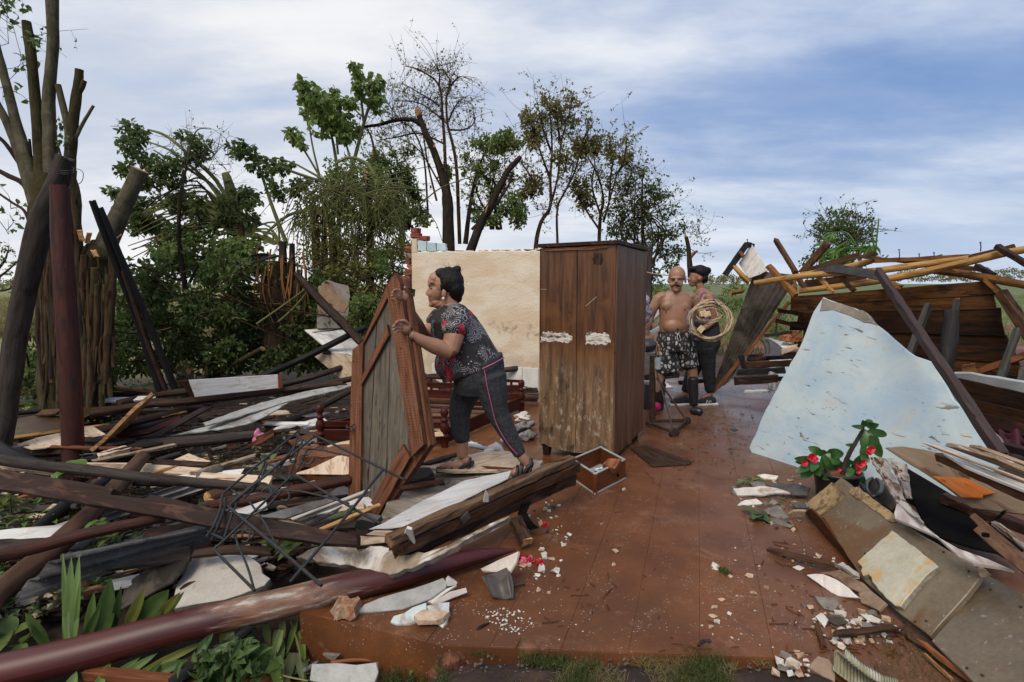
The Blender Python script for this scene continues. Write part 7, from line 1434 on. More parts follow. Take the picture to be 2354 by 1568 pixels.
def man():
 d=6.4;k=d/F;P=lambda x,y,dd=0:at(x,y,d+dd);X=lambda w:np.array((w*k,0,0));Y=lambda b:np.array((0,b,0))
 r=thing('person','bald shirtless man with a moustache in pebble-print shorts carrying a coil of cable','person',gz(1560,940));b=MB()
 loft(b,[(P(1550,790),X(32),Y(.12)),(P(1549,766),X(32),Y(.125)),(P(1549,748),X(33.5),Y(.145)),(P(1550,728),X(34),Y(.135)),(P(1551,706),X(37),Y(.122)),(P(1552,688),X(41),Y(.10)),(P(1553,676),X(34),Y(.08)),(P(1553,668),X(17),Y(.065))])
 ell(b,P(1537,704,-.078),(.08,.04,.06));ell(b,P(1568,705,-.078),(.08,.04,.06));ell(b,P(1549,750,-.09),(.12,.07,.09));limb(b,[P(1553,678),P(1554,662,-.02)],[.066,.062]);ell(b,P(1522,681),(.075,.07,.05));ell(b,P(1585,682),(.075,.07,.05))
 ell(b,P(1555.5,633,-.02),(.093,.102,.102));ell(b,P(1554,651,-.045),(.075,.075,.075));ell(b,P(1553.5,663,-.06),(.050,.055,.040));ell(b,P(1554,639,-.096),(.068,.035,.016));limb(b,[P(1554,643,-.125),P(1553.5,649,-.145)],[.013,.019],8,3);ell(b,P(1553.5,663,-.112),(.020,.012,.006));ell(b,P(1553.5,668,-.105),(.028,.02,.014));ell(b,P(1544,654,-.088),(.028,.024,.026));ell(b,P(1563,654,-.088),(.028,.024,.026))
 ell(b,P(1536,645,0),(.012,.022,.033));ell(b,P(1575,645,0),(.012,.022,.033))
 limb(b,[P(1514,684),P(1503,705),P(1495,727,.03)],[.062,.054,.044]);limb(b,[P(1495,727,.03),P(1490,743,0),P(1487,759,-.04)],[.045,.042,.030])
 hand(b,P(1488,768,-.06),[P(1484,773,-.07),P(1486,775,-.09),P(1489,776,-.09),P(1492,775,-.08)],[P(1483,778,-.08),P(1485,780,-.1),P(1489,781,-.1),P(1493,780,-.09)],[P(1486,781,-.06),P(1487,783,-.07),P(1490,784,-.07),P(1493,783,-.06)],[P(1494,768,-.08),P(1496,773,-.1),P(1494,777,-.11)],1.05)
 limb(b,[P(1592,685),P(1601,706,.02),P(1606,727,.02)],[.062,.054,.045]);limb(b,[P(1606,727,.02),P(1614,722,-.1),P(1622,715,-.21)],[.045,.042,.03])
 hand(b,P(1627,710,-.26),[P(1621,707,-.29),P(1624,704,-.3),P(1628,703,-.3),P(1632,705,-.29)],[P(1621,711,-.33),P(1624,709,-.34),P(1628,708,-.34),P(1632,710,-.33)],[P(1622,716,-.32),P(1625,715,-.33),P(1629,714,-.33),P(1632,715,-.32)],[P(1620,714,-.25),P(1618,718,-.29),P(1621,721,-.31)],1.05)
 limb(b,[P(1532,790),P(1522,840,-.02),P(1516,866,-.02),P(1513,915,.0)],[.09,.072,.055,.042]);limb(b,[P(1570,790),P(1584,835),P(1592,866),P(1594,920)],[.09,.075,.056,.045])
 flesh(b,'body',M['skin_m'],r,.007,2)
 m=MB();limb(m,[P(1544.5,658.5,-.122),P(1549,656.5,-.134),P(1553.5,655.8,-.138),P(1558,656.5,-.134),P(1562.5,658.5,-.122)],[.006,.0095,.0095,.0095,.006],8,3);flesh(m,'moustache',M['hair'],r,.004,1,.003)
 for x in (1545,1562):m=MB();limb(m,[P(x-4,641.5,-.116),P(x,640,-.121),P(x+4,641.5,-.116)],[.0018,.003,.0018],6,3);m.build('eyebrow',M['hair'],r);m=MB();ell(m,P(x+(1 if x < 1550 else -1),645,-.104),(.013,.008,.0045));m.build('eye',M['eye'],r)
 for x in (1530,1573):m=MB();ell(m,P(x,711,-.123),(.011,.006,.011));m.build('nipple',M['lip'],r)
 m=MB();ell(m,P(1557,757,-.158),(.012,.006,.014));m.build('navel',M['eye'],r)
 s=MB();loft(s,[(P(1553,806),X(46),Y(.15)),(P(1552,790),X(44),Y(.16)),(P(1550,772),X(38),Y(.15)),(P(1549,761),X(35),Y(.145))]);limb(s,[P(1533,795),P(1530,820),P(1533,852)],[.115,.132,.14]);limb(s,[P(1573,795),P(1581,820),P(1584,842)],[.11,.105,.102]);flesh(s,'shorts',M['shorts'],r,.009,2,.010)
 m=MB();tube(m,[P(1557,766,-.17),P(1556,775,-.175),P(1559,784,-.175)],[.003]*3,5,3);tube(m,[P(1558,766,-.17),P(1562,774,-.175),P(1564,781,-.17)],[.003]*3,5,3);m.build('drawstring',M['white_plastic'],r)
 for (x0,y0,x1,y1,tx,ty,dd) in ((1592,869,1594,930,1611,944,-.03),(1517,870,1513,922,1507,933,0)):
  m=MB();limb(m,[P(x0,y0,dd),P((x0+x1)/2,(y0+y1)/2,dd),P(x1,y1,dd)],[.062,.058,.05]);c=gz(x1,944 if tx > x1 else 932,.045);t_=gz(tx,947 if tx > x1 else 938,.04);limb(m,[c+np.array((-.01,.03,0)),(c+t_)/2,t_],[.045,.046,.043]);flesh(m,'rubber_boot',M['rubber'],r,.008,2,.003)
man()
def girl():
 d=6.95;k=d/F;P=lambda x,y,dd=0:at(x,y,d+dd);X=lambda w,y=0:np.array((w*k,0,-y*k));Y=lambda b:np.array((0,b,0))
 r=thing('person','young woman in a striped tank top and black trousers standing behind the bald man','person',gz(1600,915));b=MB()
 loft(b,[(P(1622,800),X(26),Y(.15)),(P(1622,775),X(30),Y(.165)),(P(1620,748),X(25),Y(.13)),(P(1616,715),X(27),Y(.15)),(P(1616,692),X(26),Y(.165)),(P(1618,676),X(20),Y(.14)),(P(1612,664),X(11),Y(.05))])
 limb(b,[P(1613,672),P(1607,652)],[.052,.05]);ell(b,P(1604,634),(.095,.078,.098));ell(b,P(1593,644),(.05,.062,.062));ell(b,P(1591,653),(.036,.042,.034));limb(b,[P(1584,638),P(1580,643)],[.009,.013],8,2);ell(b,P(1584,651),(.012,.02,.01));ell(b,P(1608,641,-.076),(.014,.012,.024));ell(b,P(1603,700,-.04),(.06,.07,.06))
 limb(b,[P(1628,680,-.15),P(1637,710,-.19),P(1640,738,-.18)],[.055,.047,.038]);limb(b,[P(1640,738,-.18),P(1622,752,-.2),P(1606,758,-.22)],[.038,.034,.026]);limb(b,[P(1606,682,.15),P(1600,712,.18),P(1590,735,.1)],[.05,.042,.034])
 hand(b,P(1600,761,-.22),[P(1595,758,-.23),P(1594,762,-.24),P(1594,765,-.24),P(1596,768,-.23)],[P(1590,760,-.24),P(1589,764,-.25),P(1589,768,-.25),P(1592,771,-.24)],[P(1591,765,-.24),P(1590,769,-.25),P(1591,772,-.25),P(1594,774,-.24)],[P(1602,756,-.24),P(1598,753,-.26),P(1594,754,-.27)],.9)
 limb(b,[P(1624,800,-.06),P(1630,895,-.06)],[.09,.04]);limb(b,[P(1614,800,.07),P(1574,900,.07)],[.09,.04]);limb(b,[P(1634,905,-.06),P(1612,917,-.06)],[.04,.034]);limb(b,[P(1578,905,.07),P(1552,917,.07)],[.04,.034])
 flesh(b,'body',M['skin_y'],r,.008,2)
 h=MB();ell(h,P(1608,626),(.108,.09,.092));ell(h,P(1616,640),(.055,.08,.07));ell(h,P(1594,619),(.055,.07,.04));ell(h,P(1626,622),(.043,.043,.043));ell(h,P(1624,619),(.03,.03,.03));flesh(h,'hair',M['hair'],r,.008,2,.006)
 m=MB();ell(m,P(1587,638.5,-.05),(.012,.006,.005));m.build('eye',M['eye'],r);m=MB();tube(m,[P(1610,665,-.06),P(1602,672,-.075),P(1596,680,-.05)],[.0025]*3,5,4);m.build('necklace',M['copper'],r)
 s=MB();loft(s,[(P(1621,782),X(31),Y(.172)),(P(1620,750),X(27),Y(.14)),(P(1616,715),X(29),Y(.16)),(P(1615,697),X(28),Y(.165)),(P(1616,690),X(22),Y(.13))]);ell(s,P(1602,701,-.04),(.066,.078,.066));limb(s,[P(1604,694,-.12),P(1617,672,-.115),P(1630,690,-.13)],[.022,.02,.022],8);limb(s,[P(1598,694,.1),P(1606,672,.1)],[.022,.02],8);flesh(s,'tank_top',M['tank'],r,.009,2,.004)
 g=MB();loft(g,[(P(1619,812),X(26),Y(.15)),(P(1622,792),X(31),Y(.178)),(P(1622,772),X(32),Y(.185)),(P(1620,738),X(29),Y(.165))]);limb(g,[P(1624,800,-.07),P(1628,845,-.07),P(1632,897,-.07)],[.115,.085,.062]);limb(g,[P(1614,800,.08),P(1594,850,.08),P(1575,899,.08)],[.112,.084,.06]);flesh(g,'trousers',M['trouser'],r,.009,2,.008)
 for x0,x1,dd in ((1641,1606,-.06),(1583,1544,.07)):
  m=MB();a,e=gz(x0,921,.05),gz(x1,925,.035);limb(m,[a,a*.6+e*.4+np.array((0,0,.01)),e],[.045,.046,.034]);flesh(m,'shoe',M['trouser'],r,.007,1);m=MB();beam(m,a-np.array((-.03,0,.035)),e-np.array((.03,0,.022)),.085,.025,nseg=5,jit=.002);m.build('shoe_sole',M['white_plastic'],r)
  if dd < 0:m=MB();c=(a+e)/2+np.array((.01,-.047,.005));tube(m,[c+np.array((x,0,z)) for x,z in ((-.03,-.02),(-.02,.02),(.005,-.02),(.018,.022),(.03,.0))],[.004]*5,5,1);m.build('shoe_mark',M['white_plastic'],r)
girl()
# ------------------------------------------------------------------ coil of cable and the machine on its stand
def coil():
 d=6.1;k=d/F;r=thing('cable_coil','big coil of pale cable hanging from the hand of the bald man','cable',at(1630,790,d))
 for j in range(16):
  cx,cy,rx,ry=(1631+R.uniform(-2,2),737+R.uniform(-2,2),47+R.uniform(-6,4),44+R.uniform(-6,4)) if j < 11 else (1627+R.uniform(-4,4),723+R.uniform(-4,4),25+R.uniform(-7,5),17+R.uniform(-4,5))
  ph=R.uniform(0,6);mb=MB();tube(mb,[at(cx+rx*math.cos(t)*(1+.04*math.sin(3*t+ph)),cy+ry*math.sin(t)*(1+.05*math.sin(2*t+ph)),d+.05*math.sin(t*2+ph)) for t in np.linspace(0,6.283,26)],[.0072 if j < 11 else .006]*26,6,2,caps=False);mb.build('cable_turn',M['cable'],r)
 for x,y,a in ((1616,721,.3),(1625,722,.25),(1611,757,.8)):mb=MB();c=at(x,y,d-.08);ax=np.array((math.cos(a),0,math.sin(a)))*.034;beam(mb,c-ax,c+ax,.02,.055,up=(-math.sin(a),0,math.cos(a)),nseg=2);mb.build('switch_block',M['block_cream'],r)
 mb=MB();tube(mb,[at(x,y,d-.05) for x,y in ((1650,700),(1640,688),(1655,685),(1665,694),(1652,702),(1638,696))],[.004]*6,5,4);mb.build('black_wire',M['iron'],r)
 mb=MB();tube(mb,[at(x,y,d-.03) for x,y in ((1584,712),(1582,740),(1590,762))],[.02]*3,8,3);
 mb.build('rag',M['rag_blue'],r)
coil()
def machine():
 d=5.95;r=thing('machine_stand','old motor on a rusty tripod stand beside the wardrobe','machine',gz(1510,985));k=d/F
 def t(n,p,rad,mat,**q):mb=MB();tube(mb,[at(*a) if len(a) > 2 else at(*a,d) for a in p],rad,10,3,**q);mb.build(n,M[mat],r)
 t('post',[(1499,968),(1499,900),(1500,818)],[.033,.033,.033],'rust_iron');t('motor',[(1480,795),(1490,794),(1502,792)],[.07,.075,.06],'motor');t('motor_cap',[(1500,792),(1506,791)],[.05,.035],'tin_dark');t('motor_base',[(1484,812),(1505,810)],[.018,.018],'tin_grey')
 for j in range(5):c=at(1510,800,d-.06);mb=MB();tube(mb,[c+np.array((.014*math.cos(u)+.004*j,.008*j-.02,.05*math.sin(u)-.01)) for u in np.linspace(0,6.28,14)],[.004]*14,5,1);mb.build('wire_turn',M['copper'],r)
 t('can',[(1510,822,d-.02),(1511,848,d-.02)],[.035,.035],'tin_grey')
 g1,g2=gz(1549,995,.035),gz(1578,967,.035)
 mb=MB();tube(mb,[at(1505,840,d),g1],[.009,.009],8,1);mb.build('leg',M['rust_iron'],r);mb=MB();tube(mb,[at(1509,868,d),g2],[.011,.011],8,1);mb.build('leg',M['rust_iron'],r)
 for a,e in ((gz(1486,971,.04),g1),(gz(1494,968,.05),g2),(g1,g2),(gz(1485,974,.03),gz(1500,966,.05))):mb=MB();beam(mb,a,e,.02,.03,nseg=3);mb.build('base_bar',M['rust_iron'],r)
 for g,rr in ((g1,.05),(g2,.042)):mb=MB();ax=nrm(np.array((.35,-.9,0)));tube(mb,[g-ax*.018,g+ax*.018],[rr,rr],16,1);mb.build('wheel',M['rust_iron'],r)
 mb=MB();tube(mb,[at(1505,845,d-.04),at(1507,870,d-.05),at(1512,892,d-.05),at(1506,900,d)],[.003]*4,5,4);mb.build('cord',M['cable'],r)
 c=gz(1508,946,0);mb=MB();tube(mb,[c+np.array((0,.15,0)),c+np.array((0,.15,.15)),c+np.array((0,.15,.3))],[.12,.13,.14],18,2);mb.build('bucket',M['plastic_black'],label='black bucket standing behind the tripod stand',cat='bucket')
 mb=MB();ell(mb,gz(1508,935,.09),(.055,.05,.055));mb.build('ball',M['magenta'],label='magenta ball lying before the black bucket',cat='ball')
 crumple('paper','white paper stuffed beside the black bucket','paper',gz(1492,925,.02),.07,'paper',(.6,.6,1.4))
def crumple(name,label,cat,c,s,mat,sq=(1,1,.5),sub=3,rough=.5,group=None):
 mb=MB();rock(mb,np.asarray(c)+np.array((0,0,s*sq[2]*.5)),s,sq=sq,sub=sub,rough=rough,sm=True);return mb.build(name,M[mat],label=label,cat=cat,group=group)
machine()
# ------------------------------------------------------------------ bed frame behind the door and the woman
def turned_post(mb,base,h,r):
 prof=[(0,1),(.25,1),(.26,1.15),(.30,1.15),(.32,.75),(.36,.7),(.42,1.15),(.52,1.25),(.60,.95),(.64,.7),(.67,1.1),(.70,1.15),(.73,.7),(.76,.6),(.82,1.0),(.9,1.1),(.97,.8),(1.0,.2)]
 P=np.array([base+np.array((0,0,h*a)) for a,_ in prof]);tube(mb,P,[r*b for _,b in prof],14,1,0)
def bed():
 r=thing('bed_frame','dark red wooden bed frame with turned posts collapsed behind the door','bed frame',(.0,5.6,0))
 posts=[((738,1030),5.0,.38),((969,935),6.4,.35),((1022,1030),4.95,.36),((1198,945),6.3,.36)]
 B=[]
 for (x,y),d,h in posts:
  p=at(x,y,d);p[2]=max(0,p[2]);B.append(p);m=MB();turned_post(m,p,h,.034);m.build('bed_post',M['mahogany'],r)
 def rail(a,b,z,w,h,n='rail',mat='mahogany'):
  m=MB();beam(m,a+np.array((0,0,z)),b+np.array((0,0,z)),w,h,nseg=5,jit=.002);m.build(n,M[mat],r)
 rail(B[0],B[2],.09,.025,.12);rail(B[0],B[2],.2,.02,.05);rail(B[2],B[3],.10,.025,.13,'side_rail');rail(B[0],B[1],.1,.025,.13,'side_rail');rail(B[1],B[3],.12,.025,.16);rail(B[1],B[3],.26,.02,.06);rail(B[1]+np.array((0,0,0)),B[3],.34,.02,.03)
 for k in range(1,7):
  t=k/7;a=B[0]*(1-t)+B[1]*t;b=B[2]*(1-t)+B[3]*t;rail(a,b,.13+R.uniform(-.02,.02),.06,.018,'slat','mahogany' if k % 2 else 'orange_dk')
 for k in range(5):a=B[1]*(1-(k+.5)/5)+B[3]*((k+.5)/5);m=MB();beam(m,a+np.array((0,0,.1)),a+np.array((0,0,.33)),.03,.015,up=(0,1,0),nseg=2,jit=.001);m.build('spindle',M['mahogany'],r)
bed()
for lab,a,b,w,mat in (('orange plank lying on the bed frame',(935,905,6.5),(1040,900,6.5),12,'orange_plank'),('tan plank end behind the woman',(950,925,6.3),(1040,922,6.3),9,'log_tan'),('dark pole lying by the foot of the cream wall',(1150,900,6.9),(1235,897,6.8),11,'log_brown'),('dark plank behind the bed at the wall foot',(1150,915,6.7),(1235,918,6.6),9,'beam_dark')):
 bar('plank',lab,'plank',a,b,w,.06,mat,'planks round the bed frame',d=True)
board('cardboard','flat piece of tan board lying inside the bed frame','board',[(990,985),(1010,980),(1020,1002),(985,1004)],[(0,.16),(1,.18),(2,.12)],.01,'chip_tan',None)
mb=MB();tube(mb,[at(x,y,6.5) for x,y in ((1150,898),(1165,888),(1190,886),(1215,892),(1235,900))],[.008]*5,6,4);tube(mb,[at(x,y,6.4) for x,y in ((1195,905),(1212,892),(1235,895))],[.008]*3,6,4);mb.build('hose',M['plastic_black'],label='black hose looping at the foot of the cream wall',cat='hose')
log('bar','black metal bar behind the door edge','bar',[(968,925,3.9),(978,960,3.85),(985,1010,3.8)],[2,2,2],'iron',None,d=True)
# ------------------------------------------------------------------ right foreground heap
D5=lambda *a,**k:Bd(*a,conv=t5,**k);DQ=lambda *a,**k:Bd(*a,conv=tq,**k)
G_R='boards and slabs of the right foreground heap'
PA=[gz(*t5(870,350),.10),gz(*t5(1090,160),.27),gz(*t5(1690,1250),.05)];PLA=plane_of(PA)
PLB=plane_of([gz(*t5(2055,800),.24),gz(*t5(1715,1275),.06),gz(*t5(2352,960),.26)])
board('cement_board','long grey-brown cement board slanting down through the right heap','cement board',[t5(*p) for p in ((872,352),(900,320),(1090,158),(1160,205),(1450,440),(1750,610),(2050,790),(2045,850),(1960,960),(1880,1050),(1700,1248),(1500,1100),(1230,850),(970,440),(905,410))],None,.022,'sheet_cement',G_R,rag=.002,pl=PLA)
board('cement_board','lower cement board at the bottom right corner with rusty stains','cement board',[t5(*p) for p in ((2056,795),(2120,840),(2352,965),(2480,1050),(2500,1700),(2150,1700),(2000,1568),(1712,1282),(1830,1150),(1960,965))],None,.022,'sheet_cement',G_R,rag=.002,pl=PLB)
board('stone_chip','mottled rusty-brown stone chip at the top of the long cement board','stone slab',[t5(*p) for p in ((868,352),(905,315),(1040,205),(1085,235),(1115,272),(1105,310),(1040,360),(950,428),(905,408))],None,.018,'stain_brown',G_R,rag=.004,step=.03,pl=PLA,lift=.02)
board('tan_edge','tan broken edge strip along the long cement board','strip',[t5(*p) for p in ((1160,235),(1210,225),(1330,320),(1470,420),(1480,470),(1430,470),(1270,350),(1150,270))],None,.006,'stain_brown',G_R,rag=.004,step=.03,pl=PLA,lift=.006)
board('square_slab','square mottled cream and grey stone slab lying on the cement board','stone slab',[t5(*p) for p in ((1225,765),(1465,548),(1620,660),(1788,800),(1740,830),(1650,925),(1528,1076),(1488,1070),(1400,985),(1330,905),(1322,872),(1300,850),(1265,862),(1250,830),(1258,800))],None,.024,'stain_chip',G_R,rag=.004,step=.03,pl=PLA,lift=.026,edge='chip_grey')
board('cement_piece','small broken cement corner between the two cement boards','cement piece',[t5(*p) for p in ((2050,800),(2085,795),(2130,835),(2060,850))],None,.02,'chip_tan',G_R,rag=.003,pl=PLA,lift=.02)
for i,(x,y) in enumerate(((1256,682),(1800,672),(1972,805),(1682,1147),(1604,1152),(2122,930),(2330,1050),(1958,1472),(2066,1522))):
 mb=MB();pl=PLA if i < 5 else PLB;p=on_plane(*t5(x,y),*pl);rock(mb,p,.007,sq=(1,1,.8));mb.build('nail',M['rust_iron'],label=('nail head near the pale scuff on the long cement board','nail head above the square stone slab','nail head at the far end of the long cement board','nail head at the lower edge of the long cement board','nail head beside the lowest one of the long board','nail head at the top of the lower cement board','nail head at the right edge of the lower cement board','nail head at the bottom edge of the picture','last nail head right along the bottom edge')[i],cat='nail',group='rusty nail heads in the cement boards')
D5('rusty brown sheet edge lying under the long cement board',[(835,400),(880,370),(960,450),(1100,640),(1240,830),(1200,800),(1060,660),(940,520)],[(0,.02),(3,.06),(5,.0)],.01,'ply_brown','sheet_edge','sheet',group=G_R,rag=.003)
D5('long pinkish-white warped board across the right heap',[(1455,400),(1475,335),(1560,385),(1660,480),(1740,555),(1900,645),(2100,715),(2275,792),(2180,770),(2000,745),(1900,700),(1800,610),(1750,562),(1680,530),(1540,470),(1460,435)],[(1,.33),(6,.36),(11,.33)],.015,'pink_white',group=G_R)
D5('rotten white board with rusty holes below the potted plant',[(1290,15),(1380,20),(1460,140),(1520,290),(1620,400),(1660,470),(1590,420),(1490,345),(1400,215)],[(0,.30),(2,.34),(5,.36)],.02,'rot_white',group=G_R,rag=.006)
D5('splintered pale sheet hanging beside the rotten board',[(1385,22),(1480,50),(1540,60),(1560,200),(1575,300),(1530,290),(1465,140)],[(0,.30),(2,.34),(4,.30)],.008,'rot_white',group=G_R,rag=.006)
D5('black plastic sheet filling the gap under the orange board',[(1540,90),(1700,180),(1950,330),(2100,460),(2352,650),(2300,700),(2000,640),(1750,560),(1640,430),(1560,260)],[(1,.22),(4,.22),(7,.20)],.01,'tarp','plastic_sheet','plastic',group=None)  # black sheet standing in for the shade inside the gap
DQ('grey-brown panel with its corner sticking out over the potted plant',[(886,268),(980,258),(1100,275),(1215,300),(1450,420),(1700,560),(1700,640),(1540,625),(1370,602),(1230,490),(1110,410),(1010,350)],[(0,.52),(3,.58),(8,.38)],.014,'grey_ply',group=G_R,edge='orange_dk')
DQ('bright orange peeling veneer on the grey-brown panel',[(1050,362),(1100,345),(1200,340),(1330,430),(1500,515),(1430,530),(1425,545),(1310,542),(1180,445)],[(0,.478),(2,.535),(7,.42)],.006,'ply_orange','veneer','veneer',group=G_R)
bar('beam','dark brown beam lying on the orange panel','beam',(*tq(1205,318),.61),(*tq(1720,552),.60),19,.06,'beam_wet',G_R,nseg=10)
DQ('white painted face plank on top of the dark brown beam',[(1210,290),(1300,320),(1500,400),(1720,490),(1720,520),(1500,435),(1330,365)],[(0,.645),(3,.65),(5,.64)],.015,'white_board',group=G_R)
DQ('thin cream lath lying across the beam from the left',[(1092,240),(1150,255),(1400,350),(1720,470),(1720,480),(1400,362),(1200,290)],[(0,.67),(3,.68),(6,.66)],.008,'cream_board','lath','lath',group=G_R)
DQ('brown weathered lath second on the plank stack',[(1220,257),(1290,268),(1500,330),(1720,425),(1720,445),(1480,355)],[(0,.69),(3,.70),(5,.68)],.02,'weather_board','lath','lath',group=G_R);DQ('pale weathered plank third on the plank stack',[(1300,275),(1500,325),(1720,400),(1720,425),(1500,345)],[(0,.685),(2,.70),(3,.68)],.02,'weather_board',group=G_R)
DQ('topmost weathered lath of the plank stack',[(1352,265),(1420,275),(1720,385),(1720,398),(1430,295)],[(0,.71),(2,.72),(4,.70)],.015,'weather_board','lath','lath',group=G_R);DQ('dark board end at the right edge behind the long grey plank',[(1530,240),(1661,275),(1720,300),(1720,330),(1560,290)],[(0,.6),(2,.62),(4,.56)],.03,'beam_dark',group=G_R)
D5('notched brown board with a drilled hole at the right edge',[(2010,400),(2120,490),(2400,730),(2400,850),(2290,775),(2130,640),(2000,520),(2035,492),(1972,428)],[(0,.44),(2,.45),(5,.40)],.035,'notch_board',group=G_R)
mb=MB();c=gz(*t5(2083,550),.435);tube(mb,[c-np.array((0,.004,.008)),c+np.array((0,-.002,.006))],[.013,.013],12,1);mb.build('hole_shade',M['tarp'],label='black drilled hole plug in the notched board',cat='plug')  # black disc on the surface gives the dark inside of the hole
D5('thin splintered strip beyond the notched board',[(2120,465),(2160,480),(2352,640),(2400,690),(2352,660),(2180,520)],[(0,.46),(2,.47),(4,.45)],.015,'rot_white',group=G_R,rag=.004)
bar('metal_rod','thin dark rod propping the orange panel','rod',(*t5(2110,480),.3),(*t5(2220,390),.42),3,.01,'iron',None)
# splintered long timber at the bottom, corrugated scrap, flat pieces
bar('beam','long splintered brown timber running under the lower cement board','beam',(*t5(1500,1205),.0),(*t5(2060,1640),-.02),30,.07,'beam_brown',G_R,jag=.05,nseg=14,jit=.008)
D5('raw torn splinter along the long timber',[(1600,1270),(1660,1290),(1990,1560),(1960,1568),(1760,1420)],[(0,.05),(2,.04),(4,.03)],.015,'orange_plank','splinter_strip','splinter',group=G_R,rag=.006);D5('thin rising splinter beside the lower cement board',[(1640,1370),(1660,1365),(1850,1540),(1840,1560)],[(0,.02),(1,.03),(2,.02)],.01,'raw_wood','splinter_strip','splinter',group=G_R)
mb=MB();wave_sheet(mb,gz(*t5(1025,1440),.02),gz(*t5(1440,1640),-.06),gz(*t5(1480,1545),.03),gz(*t5(1120,1335),.10),1.2,.03,t=.014,nv=22,rag=.004,bend=.03);mb.build('fibreglass_sheet',M['fibreglass'],label='curved ribbed mossy roofing scrap at the bottom edge',cat='roof sheet')
D5('flat tan clay slab beside the ribbed scrap',[(858,1462),(930,1385),(1010,1410),(1055,1480),(1050,1568),(960,1520)],[(0,.0),(1,.02),(4,-.02)],.03,'clay_slab','clay_slab','slab',group=None,rag=.006);D5('brown tile lying in the grass right of the ribbed scrap',[(1385,1440),(1420,1410),(1530,1445),(1520,1470),(1440,1465)],[(0,-.12),(1,-.1),(3,-.12)],.02,'clay_slab','clay_slab','slab',group=None)
S5='broken tile and plaster pieces along the right heap'
for lab,poly,zz,m in (('white-faced plaster strip lying under the brown tiles',((852,828),(960,822),(1100,890),(1215,990),(1130,985),(1050,975),(960,910)),((0,.02),(3,.03),(4,.01)),'plaster_pinkw'),('brown broken tile leaning behind the white strip',((940,818),(1080,795),(1240,885),(1310,960),(1210,950),(1100,890),(1010,830)),((0,.03),(1,.08),(3,.04)),'clay_slab'),('grey rounded tile fragment near the white rubble',((908,972),(1070,985),(1080,1030),(1035,1075),(975,1060),(930,1010)),((0,.03),(1,.04),(3,.01)),'chip_grey'),
  ('tan tile corner tucked under the cement board',((1208,950),(1290,935),(1400,1020),(1350,1075),(1225,1020)),((0,.03),(1,.06),(3,.03)),'clay_slab'),('long white pointed fragment left of the potted plant',((345,232),(560,215),(650,230),(740,262),(640,260),(560,275),(375,278)),((0,.03),(3,.05),(6,.01)),'plaster_pinkw'),('white oval fragment below the long pointed one',((378,345),(430,312),(510,302),(560,340),(480,345),(390,352)),((0,.01),(2,.03),(5,.005)),'plaster_pinkw'),
  ('grey tile fragment lying nearest the floor below the pot',((595,445),(650,436),(765,490),(740,505),(640,478)),((0,.01),(1,.03),(3,.01)),'chip_grey'),('tan flat fragment beneath the cement board corner',((555,380),(660,345),(735,430),(700,440),(600,415)),((0,.02),(1,.04),(3,.01)),'chip_grey'),('cream brick-like fragment by the cement board corner',((725,410),(760,390),(850,392),(840,430),(730,440)),((0,.03),(1,.06),(3,.03)),'chip_tan'),('white fragment against the foot of the blue slab',((510,140),(560,130),(660,145),(640,170),(560,165)),((0,.02),(2,.04),(3,.02)),'chip_white'),
  ('dark tile left of the pot',((580,205),(640,190),(800,200),(870,240),(700,245)),((0,.04),(2,.06),(4,.03)),'chip_slate'),('grey tile behind the long pointed fragment',((450,175),(560,178),(575,215),(480,215)),((0,.03),(1,.04),(3,.02)),'chip_grey'),('slate-dark tile beside the pot base',((700,250),(790,200),(880,230),(860,280),(760,275)),((0,.05),(1,.08),(3,.04)),'chip_slate'),('dark tile under the cream fragment',((730,320),(840,330),(870,370),(780,365)),((0,.05),(1,.06),(3,.03)),'chip_slate'),
  ('white diagonal fragment in the middle of the rubble',((1215,1095),(1300,1105),(1370,1140),(1350,1165),(1280,1150)),((0,.03),(1,.04),(3,.02)),'chip_white'),('pale long fragment by the dark splinter',((1380,1170),(1470,1175),(1500,1205),(1450,1220)),((0,.03),(1,.04),(3,.02)),'chip_white'),('dark slate fragment in the white rubble',((985,1140),(1010,1110),(1090,1115),(1145,1160),(1060,1185)),((0,.02),(1,.04),(3,.02)),'chip_slate'),('grey flat fragment right of the white rubble',((1230,1150),(1290,1155),(1320,1190),(1240,1195)),((0,.02),(1,.03),(3,.01)),'chip_grey')):
 D5(lab,list(poly),list(zz),.014,m,'fragment','fragment',group=S5,rag=.004,step=.03)
bar('stick','dark split stick pointing left out of the right heap','stick',(*t5(600,655),.02),(*t5(1090,775),.05),8,.03,'beam_wet',None,jag=.02,taper=1.3);bar('stick','short pale timber at the end of the dark stick','stick',(*t5(1075,760),.06),(*t5(1190,835),.06),12,.04,'rot_white',None,jag=.01);bar('stick','dark splintered stick lying across the white rubble','stick',(*t5(1060,1235),.04),(*t5(1470,1195),.05),9,.03,'beam_wet',None,jag=.02);bar('stick','brown sliver pointing down from the white rubble','stick',(*t5(925,1180),.02),(*t5(978,1340),.01),8,.02,'orange_dk',None,jag=.02)
mb=MB();tube(mb,[gz(*t5(1262+55*(1-math.cos(t)),225+60*math.sin(t)),.12+.05*math.sin(t)) for t in np.linspace(0,6.28,14)],[.014]*14,8,1);mb.build('plant_pot',M['plastic_black'],label='empty black pot lying on its side under the rotten board',cat='pot')
board('pot_shadow','dark board lying beneath the pots','board',[t5(*p) for p in ((1200,180),(1380,160),(1500,330),(1440,380),(1300,300))],[(0,.06),(1,.08),(3,.1)],.02,'beam_dark',G_R)  # the shadow under the pots, laid in as a dark board
